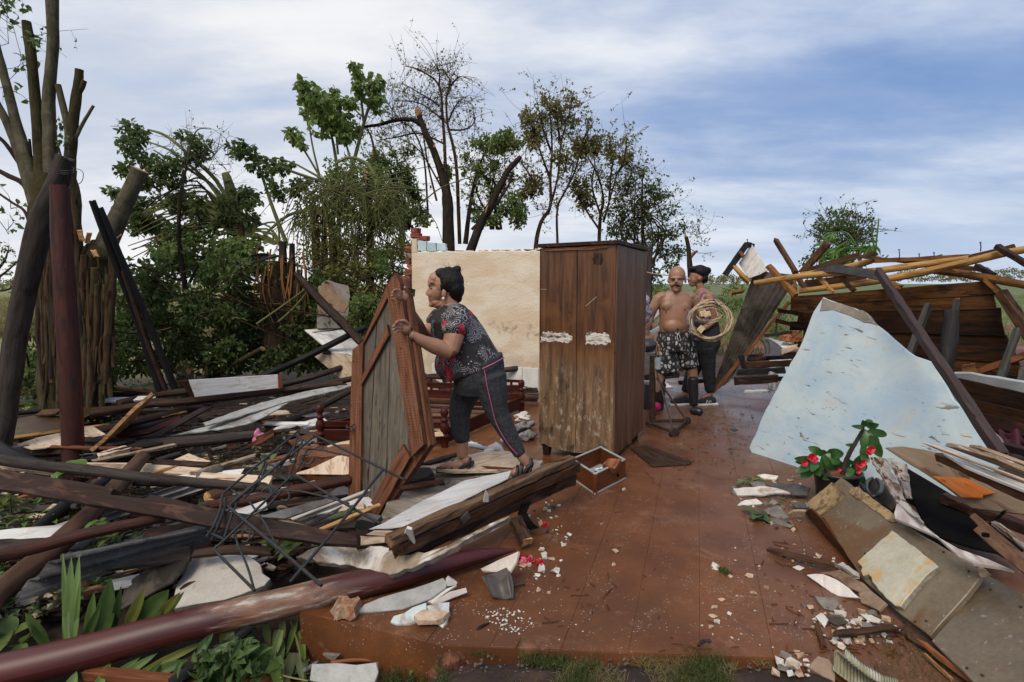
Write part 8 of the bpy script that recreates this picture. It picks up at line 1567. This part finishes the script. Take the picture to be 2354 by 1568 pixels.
# filler under the heap so that nothing hovers
for i,(a,b,w,m) in enumerate((((1250,380,.02),(1900,700,.05),60,'beam_dark'),((1500,250,.1),(2300,700,.1),70,'log_black'),((1400,900,.0),(2100,1250,.0),40,'beam_dark'),((1800,300,.25),(2400,520,.25),60,'beam_dark'),((1150,600,.0),(1600,1050,.0),40,'beam_wet'))):
 bar('hidden_beam',('dark beam carrying the pinkish-white board','black beam deep under the plastic sheet','dark beam supporting the lower cement board','dark beam beneath the orange panel','wet beam supporting the square stone slab')[i],'beam',(*t5(a[0],a[1]),a[2]),(*t5(b[0],b[1]),b[2]),w*.4,.06,m,'beams under the right foreground heap')
# ------------------------------------------------------------------ wrought iron grille
def grille():
 g=lambda *p:[tg(*q) for q in p]
 pl=plane_of([gz(*tg(300,690),.30),gz(*tg(850,75),.62),gz(*tg(900,990),.24)]);nn=pl[1] if np.dot(pl[1],CAM-pl[0]) > 0 else -pl[1]
 r=thing('iron_grille','twisted black wrought-iron window grille lying on the heap','grille',on_plane(*tg(490,1010),*pl))
 def b(pts,rad=.0062,sub=3,off=0,name='bar'):
  mb=MB();tube(mb,[on_plane(*p,*pl)+nn*off for p in pts],[rad]*len(pts),8,sub);mb.build(name,M['iron'],r)
 b(g((190,685),(240,610),(275,520),(282,470),(295,420),(330,385),(540,215),(760,30)),sub=2);b(g((300,690),(345,560),(368,500),(390,445),(450,380),(640,240),(850,70)),sub=2);b(g((295,420),(275,530),(205,680)),sub=2,off=-.03)
 b(g((850,70),(870,72),(1110,190),(1400,335)),sub=2);b(g((350,490),(342,505),(350,525),(620,750),(900,990)),.0075,2,.012);b(g((350,490),(480,380),(560,320),(700,190)),sub=2,off=.012)
 b(g((700,335),(730,308),(745,312),(1000,460),(1250,602)),sub=2);b(g((720,310),(480,540),(300,712),(255,750),(252,775),(380,905),(490,1015)),sub=2,off=.006);b(g((1275,285),(1180,400),(1150,445),(950,690),(710,970)),.0068,2,.014)
 b(g((780,145),(860,148),(1060,190)),.005);b(g((640,400),(760,405),(920,440),(1060,480)),.005);b(g((480,545),(560,500),(650,400)),sub=2)
 for s_ in (((455,470),(500,530),(560,620),(620,745)),((365,640),(380,720),(440,860),(482,1000))):b(g(*s_),.005)
 for s_ in (((740,55),(800,98)),((540,213),(608,252)),((335,383),(402,432)),((215,655),(300,692)),((630,300),(690,335),(705,325)),((775,90),(735,190),(690,320)),((560,225),(500,370)),((800,150),(760,240),(700,330)),((640,250),(720,130)),((500,360),(420,440)),((745,60),(700,210)),((545,220),(480,380))):b(g(*s_),.0055,2,-.008)
 for (x,y,rr,a0) in ((800,205,48,0),(570,420,42,2.4),(665,442,52,3.4),(455,672,45,2.8),(540,415,70,3.2),(420,690,60,3.0)):
  b([tg(x+rr*(1-.62*t)*math.cos(a0+5.2*t),y+rr*(1-.62*t)*math.sin(a0+5.2*t)) for t in np.linspace(0,1,15)],.0048,2,.004,'scroll')
grille()
# ------------------------------------------------------------------ plants near the camera
def strap_leaf(par,base,tip,w,bend,mat,mid=True,n=9):
 base=np.asarray(base);tip=np.asarray(tip);d=tip-base;s=nrm(np.cross(d,CAM-(base+tip)/2));u=np.cross(nrm(d),s);V=[];UV=[]
 if np.dot(u,CAM-base) < 0:u=-u
 for i in range(n+1):
  t=i/n;c=base+d*t+u*bend*math.sin(t*math.pi*.5)*t+np.array((0,0,-abs(bend)*.5*t*t));k=w*.5*min(1,.55+t*1.6)*(1-t ** 3.2)+.0008
  fold=.28
  V += [c-s*k,c-s*k*.45+u*k*fold*-.3,c-u*k*fold,c+s*k*.45+u*k*fold*-.3,c+s*k];UV += [(t*.5,v) for v in (0,.06,.12,.18,.24)]
 Fq=[(i*5+j,i*5+j+1,i*5+5+j+1,i*5+5+j) for i in range(n) for j in range(4)]
 mb=MB();UV=np.array(UV)+NR.uniform(0,9);mb.add(V,np.array(Fq),UV,0,True);return mb.build('leaf',M[mat],par)
def strap_plant():
 r=thing('strap_plant','clump of long green strap leaves behind the big maroon column','plant',gz(*t2(450,1350),GZ))
 for b,t,w,bend,m,zb,zt in (((460,1330),(490,690),62,.02,'leaf_strap',-.12,.14),((500,1330),(545,680),50,-.02,'leaf_strap',-.12,.15),((470,1350),(432,670),40,.02,'leaf_strap',-.12,.14),((330,1330),(150,1018),60,.05,'leaf_strap',-.15,.0),((300,1320),(155,1075),36,.03,'leaf_strap',-.15,-.02),((600,1300),(648,905),60,.03,'leaf_strap',-.14,.02),((690,1280),(765,820),110,.03,'leaf_strap_d',-.14,.03),((780,1220),(838,870),44,.02,'leaf_strap_d',-.14,.02),
   ((870,1210),(1012,860),70,.03,'leaf_strap_y',-.12,.04),((930,1190),(1165,930),150,.0,'leaf_strap_d',-.12,.0),((1070,1150),(1265,905),56,.02,'leaf_strap_y',-.1,.06),((1240,930),(1392,815),20,.03,'twig_leaf',.04,.12),((1110,1150),(1290,900),40,.02,'leaf_strap',-.1,.05),((510,1300),(552,860),24,.0,'leaf_strap',-.12,.06),((560,1340),(700,1000),56,.02,'leaf_strap_d',-.14,-.02)):
  zt=zt+.10;strap_leaf(r,gz(*t2(*b),zb),gz(*t2(*t),zt),1.15*w/3*gz(*t2(*b),zb)[1]/F,bend,m)
 for b,t,w,m in (((620,1700),(760,1420),70,'leaf_strap'),((800,1560),(1080,1360),60,'leaf_strap'),((980,1500),(1445,1262),60,'leaf_strap_y'),((700,1600),(960,1390),60,'leaf_strap'),((900,1640),(1110,1420),50,'leaf_strap_d'),((440,1700),(520,1500),90,'leaf_strap'),((1180,1640),(1240,1420),60,'leaf_strap_d'),((1040,1520),(1300,1400),80,'leaf_strap_d')):
  strap_leaf(r,gz(*t2(*b),-.18),gz(*t2(*t),-.14),w/3*gz(*t2(*b),-.18)[1]/F,.015,m)
strap_plant()
def leafy(name,label,base,n,Lm,wr,mat,spread,h,cat='plant',group=None,stems=4,sm='stem_green'):
 """small broad-leaved plant: each leaf its own part"""
 r=thing(name,label,cat,base,group);st=MB()
 for s_ in range(stems):
  top=base+np.array((R.uniform(-spread,spread),R.uniform(-spread,spread)*.6,h*R.uniform(.6,1.1)));mid=(base+top)/2+NR.normal(0,.01,3);tube(st,[base,mid,top],[.005,.004,.003],6,3)
  q=crom([base,mid,top],5)
  for k in range(max(2,n // stems)):
   p=q[min(len(q)-1,int(len(q)*R.uniform(.35,1)))];d=rdir(1,.35)[0];d[2]=abs(d[2])*.7;L_=Lm*R.uniform(.6,1.2)
   m=MB();V,UV=[],[];sd_=nrm(np.cross(d,(0,0,1)));u=np.cross(sd_,d);nn=6
   for i in range(nn+1):
    t=i/nn;c=p+d*L_*t-np.array((0,0,L_*.35*t*t));kk=L_*wr*.5*math.sin(math.pi*min(1,.08+t*.92)) ** .8+.0006;V += [c-sd_*kk+u*kk*.3,c,c+sd_*kk+u*kk*.3];UV += [(t*.5,0),(t*.5,.1),(t*.5,.2)]
   m.add(V,np.array([(i*3+j,i*3+j+1,i*3+4+j,i*3+3+j) for i in range(nn) for j in (0,1)]),np.array(UV)+NR.uniform(0,9),0,True);m.build('leaf',M[mat],r)
 st.build('stalk',M[sm],r);return r
for lab,p,n,L_,wr,m,sp,h in (('bright broad leaves poking up by the foot of the maroon post',(*t2(560,150),.30),7,.15,.42,'leaf_bright',.05,.07),('leafy weed at the left edge under the heavy plank',(*t2(80,420),.0),16,.14,.3,'leaf_mid',.1,.16),('second leafy weed lower at the left edge',(*t2(230,520),-.05),14,.13,.3,'leaf_mid',.12,.12),('weed leaves under the red-brown pole',(*t2(640,640),-.02),12,.12,.3,'leaf_mid',.12,.05),('small round-leaved sprig beside the red-brown pole',(*t2(690,510),.12),4,.07,.6,'leaf_bright',.03,.05),('weed showing between the tan log and the dark log',(*t2(490,420),-.05),10,.1,.25,'leaf_mid',.06,.1),('drooping leaves below the heavy plank by the grille',(*t2(1880,640),.10),8,.12,.36,'leaf_mid',.08,.03),('limp leaves left of the chipped plaster slab',(*t3(300,640),.12),8,.13,.34,'leaf_mid',.07,.03),
  ('green sprig at the door foot',(*t3(700,500),.02),6,.11,.4,'leaf_bright',.04,.12),('pale olive sprig lying behind the grille',(*t2(1800,150),.05),26,.12,.3,'leaf_olive_b',.22,.12),('little weed at the crack in the floor edge',(*t3(1450,1270),-.1),10,.05,.45,'leaf_mid',.05,.06),('broad-leaved weed growing beside the reddish stone',(*t3(1560,1360),-.15),14,.085,.5,'leaf_mid',.08,.08),('bright weed standing in the bottom grass',(*t3(1180,1500),-.19),10,.075,.5,'leaf_bright',.04,.12),('weed at the bottom edge by the reddish stone',(*t3(1420,1560),-.19),8,.09,.5,'leaf_mid',.06,.08),('weed at the far bottom left corner',(*t2(40,1330),-.15),6,.16,.5,'leaf_mid',.1,.05),('leafy litter on the floor left of the pots',(*t5(480,200),.02),4,.1,.22,'leaf_bright',.05,.02),('crushed green leaf in the rubble left of the cement board',(*t5(540,430),.01),3,.12,.45,'leaf_strap_d',.05,.01)):
 leafy('weed',lab,gz(*p),n,L_,wr,m,sp,h)
# limp branch with long leaves hanging under the column
def limp():
 r=thing('limp_branch','wilted branch with long drooping leaves under the maroon column','branch',gz(*t3(100,1500),GZ));st=MB()
 for k in range(34):
  x,y=R.uniform(-230,340),R.uniform(1120,1420);b=gz(*t3(x,y),-.04-.1*R.random());t=gz(*t3(x+R.uniform(-90,60),y+R.uniform(140,290)),-.17)
  strap_leaf(r,b,t,R.uniform(.022,.045),.02,R.choice(('leaf_wilt','leaf_strap_d','leaf_wilt','leaf_mid')),n=6)
 for a,b,c in (((160,1460),(220,1520),(400,1560)),((280,1150),(330,1300),(350,1420)),((220,1540),(100,1500),(20,1560)),((190,1250),(170,1400),(110,1480))):tube(st,[gz(*t3(*q_),-.13) for q_ in (a,b,c)],[.005,.004,.003],6,4)
 st.build('stalk',M['leaf_strap_y'],r)
limp()
for _k in range(5):
 x,y=((220,1480),(330,1510),(-180,1460),(1720,1380),(120,1540))[_k]
 leafy('weed',('glossy ground leaves under the limp branch','round ground leaves left of the bottom cement sheet','dark ground leaves right of the bottom strap leaves','tiny weed on the soil below the floor edge','low leaves by the bottom plank')[_k],gz(*t3(x,y),-.19),6,.08,.42,'leaf_strap_d',.14,.03)
# ------------------------------------------------------------------ thorny potted plant with red flowers
def euphorbia():
 r=thing('potted_plant','thorny potted plant with red flowers growing before the blue slab','potted plant',gz(*tq(610,560),.0));d0=gz(*tq(610,540),.02)[1]
 A=lambda x,y,dd=0:at(*tq(x,y),d0+dd);k=d0/F*.4137
 mb=MB();c=A(612,540);prof=[(0,100),(.05,102),(.165,120),(.17,132),(.185,134),(.19,126),(.17,118)]
 n=28;V=[];UV=[]
 for z,rr in prof:
  for i in range(n):t=2*math.pi*i/n;V.append(c+np.array((rr*k*math.cos(t),rr*k*math.sin(t),z)));UV.append((i/n,z))
 mb.add(V,np.array([(j*n+i,j*n+(i+1) % n,(j+1)*n+(i+1) % n,(j+1)*n+i) for j in range(len(prof)-1) for i in range(n)]),UV);mb.build('pot',M['plastic_black'],r)
 mb=MB();mb.add(np.vstack([V[6*n:7*n],[c+np.array((0,0,.18))]]),[(i,(i+1) % n,n) for i in range(n)]);mb.build('soil',M['soil_lump'],r)
 stems=[[(650,470),(660,380),(690,300),(730,230),(770,160)],[(590,470),(560,400),(548,300)],[(570,470),(520,400),(480,350)],[(680,450),(730,400),(750,350)],[(650,460),(620,410),(600,370)]]
 for i,s_ in enumerate(stems):
  P=[A(x,y,.03*(i-2)) for x,y in s_];mb=MB();tube(mb,P,np.array([30,26,24,22,16][:len(P)])*k*.5 if i == 0 else np.array([16,13,10,8,6][:len(P)])*k*.5,9,5,.15)
  q=crom(P,12)
  for j in range(150 if i == 0 else 40):
   p=q[R.randrange(len(q))];dv=rdir(1,.2)[0];e=p+dv*k*R.uniform(22,34);s1=nrm(np.cross(dv,(0,.3,1)))*k*2.4;mb.add([p+dv*k*8-s1,p+dv*k*8+s1,e],[(0,1,2)],None,0,False)
  mb.build('thorny_stem',M['thorn'],r)
 def leaf(bx,by,tx,ty,w,dd=0,zt=.0):
  p,t=A(bx,by,dd),A(tx,ty,dd+R.uniform(-.12,.04));m=MB();d=t-p;s_=nrm(np.cross(d,CAM-p));u=nrm(np.cross(s_,d));u=u if np.dot(u,CAM-p) > 0 else -u;V,UV=[],[];nn=8
  tw=R.uniform(-.5,.5)
  for i in range(nn+1):
   q=i/nn;cc=p+d*q+u*k*12*math.sin(q*3.1);kk=w*k*.5*(math.sin(math.pi*min(1,q*.82+.1)) ** .9)*(1-max(0,q-.9)*6)+.0005;ss=s_+u*tw;V += [cc-ss*kk+u*kk*.25,cc,cc+ss*kk+u*kk*.25];UV += [(q*.5,0),(q*.5,.1),(q*.5,.2)]
  m.add(V,np.array([(i*3+j,i*3+j+1,i*3+4+j,i*3+3+j) for i in range(nn) for j in (0,1)]),np.array(UV)+NR.uniform(0,9),0,True);m.build('leaf',M['leaf_plant'],r)
 for a in ((780,150,765,112,40),(785,150,815,113,46),(790,150,855,135,44),(775,155,700,145,26),(800,165,897,200,44),(800,170,790,260,46),(790,170,850,270,60),(775,165,770,280,44),(800,200,868,320,60),(770,250,775,330,44),(730,255,668,250,22),(560,300,660,300,60),(555,310,640,345,58),(550,315,628,392,60),(550,310,552,385,44),(545,305,585,375,40),(540,300,462,262,48),(490,340,385,325,46),(485,345,390,345,40),(490,350,395,405,44),(490,355,425,440,62),(500,350,530,425,56),(505,350,480,400,44),(560,300,500,290,40),(690,370,690,435,56),(700,360,665,330,44),(720,380,745,310,40),(740,370,790,380,44),(740,390,772,465,34),(700,400,735,430,50),(620,410,640,450,50),(600,400,560,440,50),(590,420,540,440,44),(580,300,625,280,44),(600,330,650,380,50),(655,400,700,440,40),(760,300,800,350,40),(745,330,770,400,44)):leaf(*a,dd=R.uniform(-.05,.05))
 for x,y,s_ in ((478,318,26),(492,330,22),(438,352,19),(804,275,24),(796,288,20),(745,355,26),(762,348,22),(735,365,18),(738,398,14),(632,388,12)):
  m=MB();c=A(x,y,-.09)
  for j in range(4):
   a=j*1.57+R.uniform(0,.6);dv=np.array((math.cos(a),-.35,math.sin(a)*.8));leaves(m,[c],np.array([dv]),np.array([(0,-1.,.2)]),s_*k*1.2,s_*k*1.7,fold=.25,droop=-.05)
  m.build('flower',M['flower_red'],r)
euphorbia()
# ------------------------------------------------------------------ loose rubble, chips, petals, rags
def landmarks(px,py):
 best=min((((px-x) ** 2+(py-y) ** 2*1.6,n) for x,y,n in LM));return best[1]
LM=[(1190,1255,'by the column tip'),(1235,1330,'before the metal flashing'),(1235,1200,'by the short timber block'),(1290,1165,'below the beam stack'),(1430,1160,'near the drawer'),(1100,1400,'by the white shards'),(1130,1480,'at the floor edge'),(1400,1290,'in the middle of the floor'),(1390,1480,'by the front grass'),(1650,1320,'left of the small green tuft'),(1640,1420,'around the worn grey floor patch'),(1710,1150,'left of the thorny plant'),(1760,1220,'left of the cement board'),(1800,1280,'near the dark stick'),(1930,1440,'under the square stone slab'),(1880,1380,'by the grey tile fragment'),(1960,1450,'in the white rubble'),(1850,1520,'by the flat clay slab'),(1800,1530,'by the bottom right grass'),(1600,960,'by the rubber boot'),(1650,1000,'on the wet floor behind'),(1580,1080,'by the thin dark panel'),(1700,1080,'at the worn floor joint')]
def shard(mb,p,s,sh=None):
 """angular broken piece: hull of a few random points, flat side down"""
 bm=bmesh.new();fl,el=sh or (.5,.8);a=R.uniform(0,6.28);t0=R.uniform(-.25,.25)
 for i in range(13):
  t=i*.483*2+R.uniform(-.3,.3);r=R.uniform(.75,1.1) if i < 9 else R.uniform(.2,.8);x,y=r*math.cos(t),r*math.sin(t)*el;z=(i % 2)*fl+t0*x*(i % 2);bm.verts.new((s*(x*math.cos(a)-y*math.sin(a)),s*(x*math.sin(a)+y*math.cos(a)),s*z))
 h=bmesh.ops.convex_hull(bm,input=bm.verts);bmesh.ops.delete(bm,geom=[v for v in bm.verts if not v.link_faces],context='VERTS');bm.verts.index_update()
 V=np.array([v.co[:] for v in bm.verts])+p;mb.add(V,[tuple(v.index for v in f.verts) for f in bm.faces],None,0,False);bm.free()
STF={}
def chip(x,y,z,s,mat,col,kind='chip'):
 s *= .78
 if s < .0068:shard(STF.setdefault(mat,MB()),gz(x,y,z),s);return
 sh=(R.choice((.26,.36,.55,.75)),R.uniform(.5,.95));mb=MB();shard(mb,gz(x,y,z),s,sh);col=('flat ' if sh[0] < .4 else 'chunky ')+('long ' if sh[1] < .68 else '')+col
 size='tiny' if s < .010 else ('small' if s < .02 else ('fist-sized' if s > .034 else 'middling'))
 lm=landmarks(x,y);o=mb.build('rubble_' +kind,M[mat],label='%s %s %s lying %s' % (size,col,'stone chip' if kind == 'chip' else kind,lm),cat='rubble',group='%s %s chips %s' % (size,col,lm));return o
MC=(('chip_white','white'),('chip_tan','tan'),('chip_grey','grey'),('chip_slate','dark'))
def chips(poly,n,z,s0,s1,wts,conv=None):
 if conv:poly=[conv(*p) for p in poly]
 for p in scatter(poly,n,z):
  d=p[1];x=CX+p[0]*F/(d*CP-(z-H)*SP);y=CY-F*((z-H)*CP+d*SP)/(d*CP-(z-H)*SP)
  m,c=R.choices(MC,wts)[0];s=s0+(s1-s0)*R.random() ** 2.2;chip(x,y,z,s,m,c)
chips([(1850,540),(2000,520),(2150,640),(2260,560),(2170,500),(2120,330),(1990,330),(1930,400)],46,.0,.008,.036,(5,2,2,2),t3)
chips([(1930,680),(2010,640),(2120,740),(2140,850),(1960,860),(1850,800)],22,.0,.008,.032,(5,2,2,0),t3)
chips([(880,1050),(1100,1040),(1380,1120),(1500,1220),(1420,1300),(1080,1330),(900,1200)],95,.004,.007,.034,(6,3,2,2),t5)
chips([(640,600),(900,640),(1100,720),(1000,800),(700,720)],26,.0,.006,.022,(2,3,3,2),t5);chips([(300,150),(850,120),(880,480),(650,520),(380,380)],80,.0,.012,.05,(1,2,5,6),t5)
chips([(620,1350),(900,1300),(960,1560),(640,1530)],16,.0,.01,.032,(4,3,3,2),t5);chips([(0,550),(700,560),(900,1000),(850,1350),(0,1340)],46,.0,.004,.012,(3,4,1,2),t5)
chips([(1550,900),(2350,700),(2350,1330),(1600,1250)],46,.0,.003,.009,(5,3,1,2),t3);chips([(1560,940),(1760,930),(1720,1090),(1500,1100)],30,.0,.004,.012,(4,2,1,4));chips([(1400,1380),(2000,1390),(1900,1500),(1400,1500)],12,GZ,.008,.02,(4,3,2,1),t3)
for x,y,s,m,c in ((2010,795,.042,'chip_white','white'),(2110,805,.040,'chip_white','white'),(1985,832,.03,'chip_white','white'),(1880,770,.032,'chip_tan','tan'),(2142,730,.017,'chip_white','white'),(1990,940,.016,'chip_tan','tan'),(2058,955,.016,'chip_tan','tan')):chip(*t3(x,y),0,s,m,c)
for x,y,s,m,c in ((222,780,.038,'chip_white','white'),(328,840,.02,'chip_tan','tan'),(455,838,.03,'chip_tan','tan'),(798,785,.036,'chip_white','white'),(700,695,.03,'chip_tan','tan'),(930,700,.035,'chip_tan','tan'),(268,1003,.026,'chip_tan','tan'),(218,1052,.026,'chip_tan','tan'),(210,1115,.026,'chip_tan','tan'),(235,1155,.02,'chip_white','white'),(195,1190,.018,'chip_tan','tan'),(322,1100,.02,'chip_white','white'),(578,920,.024,'chip_tan','tan'),(490,955,.022,'chip_tan','tan'),(670,1435,.034,'chip_white','white'),(762,1470,.042,'chip_white','white'),(705,1390,.044,'chip_grey','grey'),(1125,1287,.034,'chip_white','white'),(960,1158,.046,'chip_white','white'),(785,1372,.024,'chip_tan','tan'),(810,1400,.026,'chip_tan','tan'),(760,525,.024,'chip_tan','tan'),(1190,1160,.042,'chip_white','white'),(1080,1105,.036,'chip_white','white'),(845,1040,.03,'chip_slate','dark')):chip(*t5(x,y),0,s,m,c)
for x,y,s in ((1415,1268,.026),(1410,1297,.028),(1434,1127,.026),(1268,1152,.013),(1382,1205,.012)):chip(x,y,0,s,'chip_tan','cream')
for mt,mb in STF.items():mb.build('gravel',M[mt],kind='stuff')
# coin-sized plaster powder scatter, twigs and leaves on the floor
pw=MB()
for q_ in scatter([t3(*p) for p in ((1500,1040),(2000,1090),(1950,1180),(1850,1260),(1680,1180))],90,0.0,6):rock(pw,q_+np.array((0,0,.002)),R.uniform(.0015,.006),rough=.5)
pw.build('plaster_crumbs',M['chip_white'],kind='stuff')
tw=MB()
for reg,n in (([(1500,960),(1740,940),(1700,1100),(1480,1120)],60),([t5(*p) for p in ((400,560),(1000,640),(1300,1300),(700,1400))],50),([(1200,1120),(1400,1120),(1700,1500),(1150,1500)],40),([t5(*p) for p in ((880,1150),(1500,1180),(1560,1400),(900,1380))],80)):
 for q_ in scatter(reg,n,.002):a=R.uniform(0,6.28);L_=R.uniform(.008,.04) if R.random() < .85 else R.uniform(.05,.1);dv=np.array((math.cos(a),math.sin(a),0));beam(tw,q_-dv*L_/2+np.array((0,0,.003)),q_+dv*L_/2+np.array((0,0,R.uniform(.002,.012))),R.uniform(.0015,.005),.003,nseg=2,jit=.0015)
tw.build('wood_splinters',M['orange_dk'],kind='stuff')
# small stuff filling the left heap: sticks, leaves, crumbs of sheeting
LEFT=[(-40,905),(300,905),(640,880),(800,900),(800,1190),(740,1310),(400,1375),(-40,1460)]
for nm,mt,n,lr,wr in (('wood_splinters','log_brown',900,(.04,.30),(.006,.022)),('wood_splinters','beam_dark',500,(.04,.25),(.006,.03)),('wood_splinters','orange_plank',160,(.03,.14),(.004,.012)),('sheet_crumbs','fibre_wet',200,(.03,.12),(.02,.06)),('sheet_crumbs','cream_board',110,(.02,.10),(.015,.04))):
 mb=MB()
 for q_ in scatter(LEFT,n,GZ+.05):
  u,v=uv_of(q_);z=(.03 if (u > front_u(v) and v >-3.1) else GZ+.05)+R.uniform(0,.07);a=R.gauss(.3,.7);L_=R.uniform(*lr);dv=np.array((math.cos(a),math.sin(a),R.uniform(-.15,.15)));c=np.array((q_[0],q_[1],z));beam(mb,c-dv*L_/2,c+dv*L_/2,R.uniform(*wr),R.uniform(.004,.012),nseg=2,jit=.003,jag=.01)
 mb.build(nm,M[mt],kind='stuff')
for mt,n,L_,poly in (('leaf_strap_d',600,.05,LEFT),('leaf_wilt',700,.05,LEFT),('leaf_strap_d',420,.075,[(-40,1080),(200,1100),(300,1250),(300,1380),(-40,1440)]),('leaf_strap_d',160,.08,[(420,1568),(560,1512),(690,1462),(690,1568)]),('leaf_mid',1100,.075,[(-40,860),(420,860),(800,850),(830,880),(420,930),(-40,960)])):
 P=np.array(scatter(poly,n,GZ+.08,1.1));m_=len(P);P[:,2] += NR.uniform(-.02,.1,m_);mb=MB();leaves(mb,P,rdir(m_,.25)*np.array((1,1,.5)),rdir(m_,1.2),NR.uniform(.5,1.3,m_)*L_,NR.uniform(.3,.55,m_)*L_,droop=.2);mb.build('leaf_litter',M[mt],kind='stuff')
P=scatter([(1000,1500),(1330,1512),(1850,1520),(1850,1568),(1000,1568)],240,-.03)
for q_ in scatter([(640,1440),(1000,1490),(1200,1505),(1200,1568),(640,1568)],260,GZ+.02):P.append(q_)
mb=MB()
for q_ in P:shard(mb,q_,R.uniform(.003,.009))
mb.build('gravel',M['chip_slate'],kind='stuff')
lt=MB()
for reg,n in (([(1560,930),(1740,930),(1720,1060),(1520,1080)],70),([(560,990),(800,960),(800,1080),(560,1100)],90),([(1690,1090),(1850,1100),(1840,1220),(1720,1200)],50)):
 P=np.array(scatter(reg,n,.01));leaves(lt,P,rdir(len(P),0)*np.array((1,1,.15)),rdir(len(P),2),NR.uniform(.02,.06,len(P)),.02)
lt.build('leaf_litter',M['leaf_wilt'],kind='stuff')
gt=MB()
mb=MB();P=np.array(scatter([t5(*p) for p in ((250,790),(320,800),(330,835),(260,830))],90,0));leaves(mb,P,rdir(len(P),1.2),rdir(len(P)),.03,.004);o=mb.build('grass_tuft',M['grass'],kind='stuff')
# petals, rags, papers
for i,(x,y) in enumerate(((1850,715),(1875,735),(1900,720),(1925,715),(1935,740),(1895,745),(1870,705))):
 m=MB();p=gz(*t3(x,y),.01);leaves(m,np.repeat(p[None],5,0),rdir(5,.5),rdir(5,.6),.03,.034,fold=.3);m.build('petal',M['flower_pink' if i % 2 else 'flower_red'],label='crushed pink flower petals lying by the column tip',cat='petals',group='pink petals by the column tip')
for lab,x,y in (('single red flower head by the black shingle',2035,488),('single pink flower on the floor right of the petals',1996,748)):
 m=MB();p=gz(*t3(x,y),.01);leaves(m,np.repeat(p[None],6,0),rdir(6,.5),rdir(6,.6),.026,.03,fold=.3);m.build('petal',M['flower_red'],label=lab,cat='flower')
crumple('plastic_bag','crumpled pink plastic bag lying in the heap left of the bed','bag',gz(594,1012,.02),.052,'pink_plastic',(.8,.8,1.1));crumple('shoe_sole','pale insole lying in the heap by the pink bag','sole',gz(655,985,.06),.075,'chip_white',(1.5,.5,.3),rough=.15)
board('cardboard_box','torn orange cardboard edge beside the pink bag','cardboard',[(560,1030),(628,985),(630,1000),(600,1020)],[(0,.02),(1,.12),(3,.02)],.01,'orange_plank',None)
for lab,x,y,z,s,m,sq in (('grey rags piled at the wardrobe foot',1205,985,.03,.07,'rag_grey',(1.4,1,.7)),('pink-grey cloth by the wardrobe foot',1200,962,.06,.07,'rag_white',(1.5,1,.5)),('dark rag behind the rear leg of the pushing woman',1170,1010,.05,.06,'rag_grey',(1.4,1,.5)),('white crumpled cloth between the feet of the pushing woman',1140,1037,.2,.075,'rag_white',(1.7,.8,.4)),('second grey rag against the wardrobe',1212,1010,.0,.07,'rag_grey',(1.2,1,.7)),('white plastic scraps by the tripod stand',1520,888,.0,.10,'paper',(1.3,.9,.4)),('blue and white rag hanging beside the wardrobe',1484,730,.62,.10,'rag_blue',(.6,.6,1.4)),('white paper scrap on the board under the woman',1090,1022,.2,.035,'paper',(2,.8,.3)),('white scrap by the foot of the bed',1058,1000,.05,.04,'paper',(1.8,.8,.4))):
 crumple('rag',lab,'rag',gz(x,y,z) if 'hanging' not in lab else at(x,y,6.2),s,m,sq,rough=.6)
log('pipe','short grey plastic pipe lying by the front sandal','pipe',[(1078,1024,.22),(1110,1030,.21),(1128,1032,.2)],[5,5,5],'tin_grey',None)
mb=MB();tube(mb,[gz(*t3(*p),z) for p,z in (((1270,205),.25),((1330,215),.26),((1380,180),.27),((1340,150),.25),((1250,160),.24))],[.0025]*5,5,5);mb.build('wire',M['iron'],label='thin black wire curled on the wet panel',cat='wire')
mb=MB();tube(mb,[gz(*t5(*p),.006) for p in ((108,1320),(135,1285),(195,1283))],[.006]*3,6,2);mb.build('bent_rod',M['iron'],label='bent black iron rod on the floor near the front grass',cat='rod')
mb=MB();tube(mb,[gz(*t3(1810,905),.02),gz(*t3(1850,893),.02),gz(*t3(1895,885),.02)],[.008]*3,6,2);mb.build('rod_stub',M['rust_iron'],label='short dark rod beside the metal flashing',cat='rod')
log('crack_stick','mossy black twig along the floor crack','twig',[(*t3(1545,1250),-.02),(*t3(1590,1190),.004),(*t3(1640,1165),.004)],[5,4,2],'log_black',None,rough=.5)
board('black_ring','small black flat ring on the wet floor behind','ring',[(1678,986),(1690,984),(1697,988),(1686,992)],[(0,.004),(1,.004),(3,.004)],.003,'plastic_black',None)
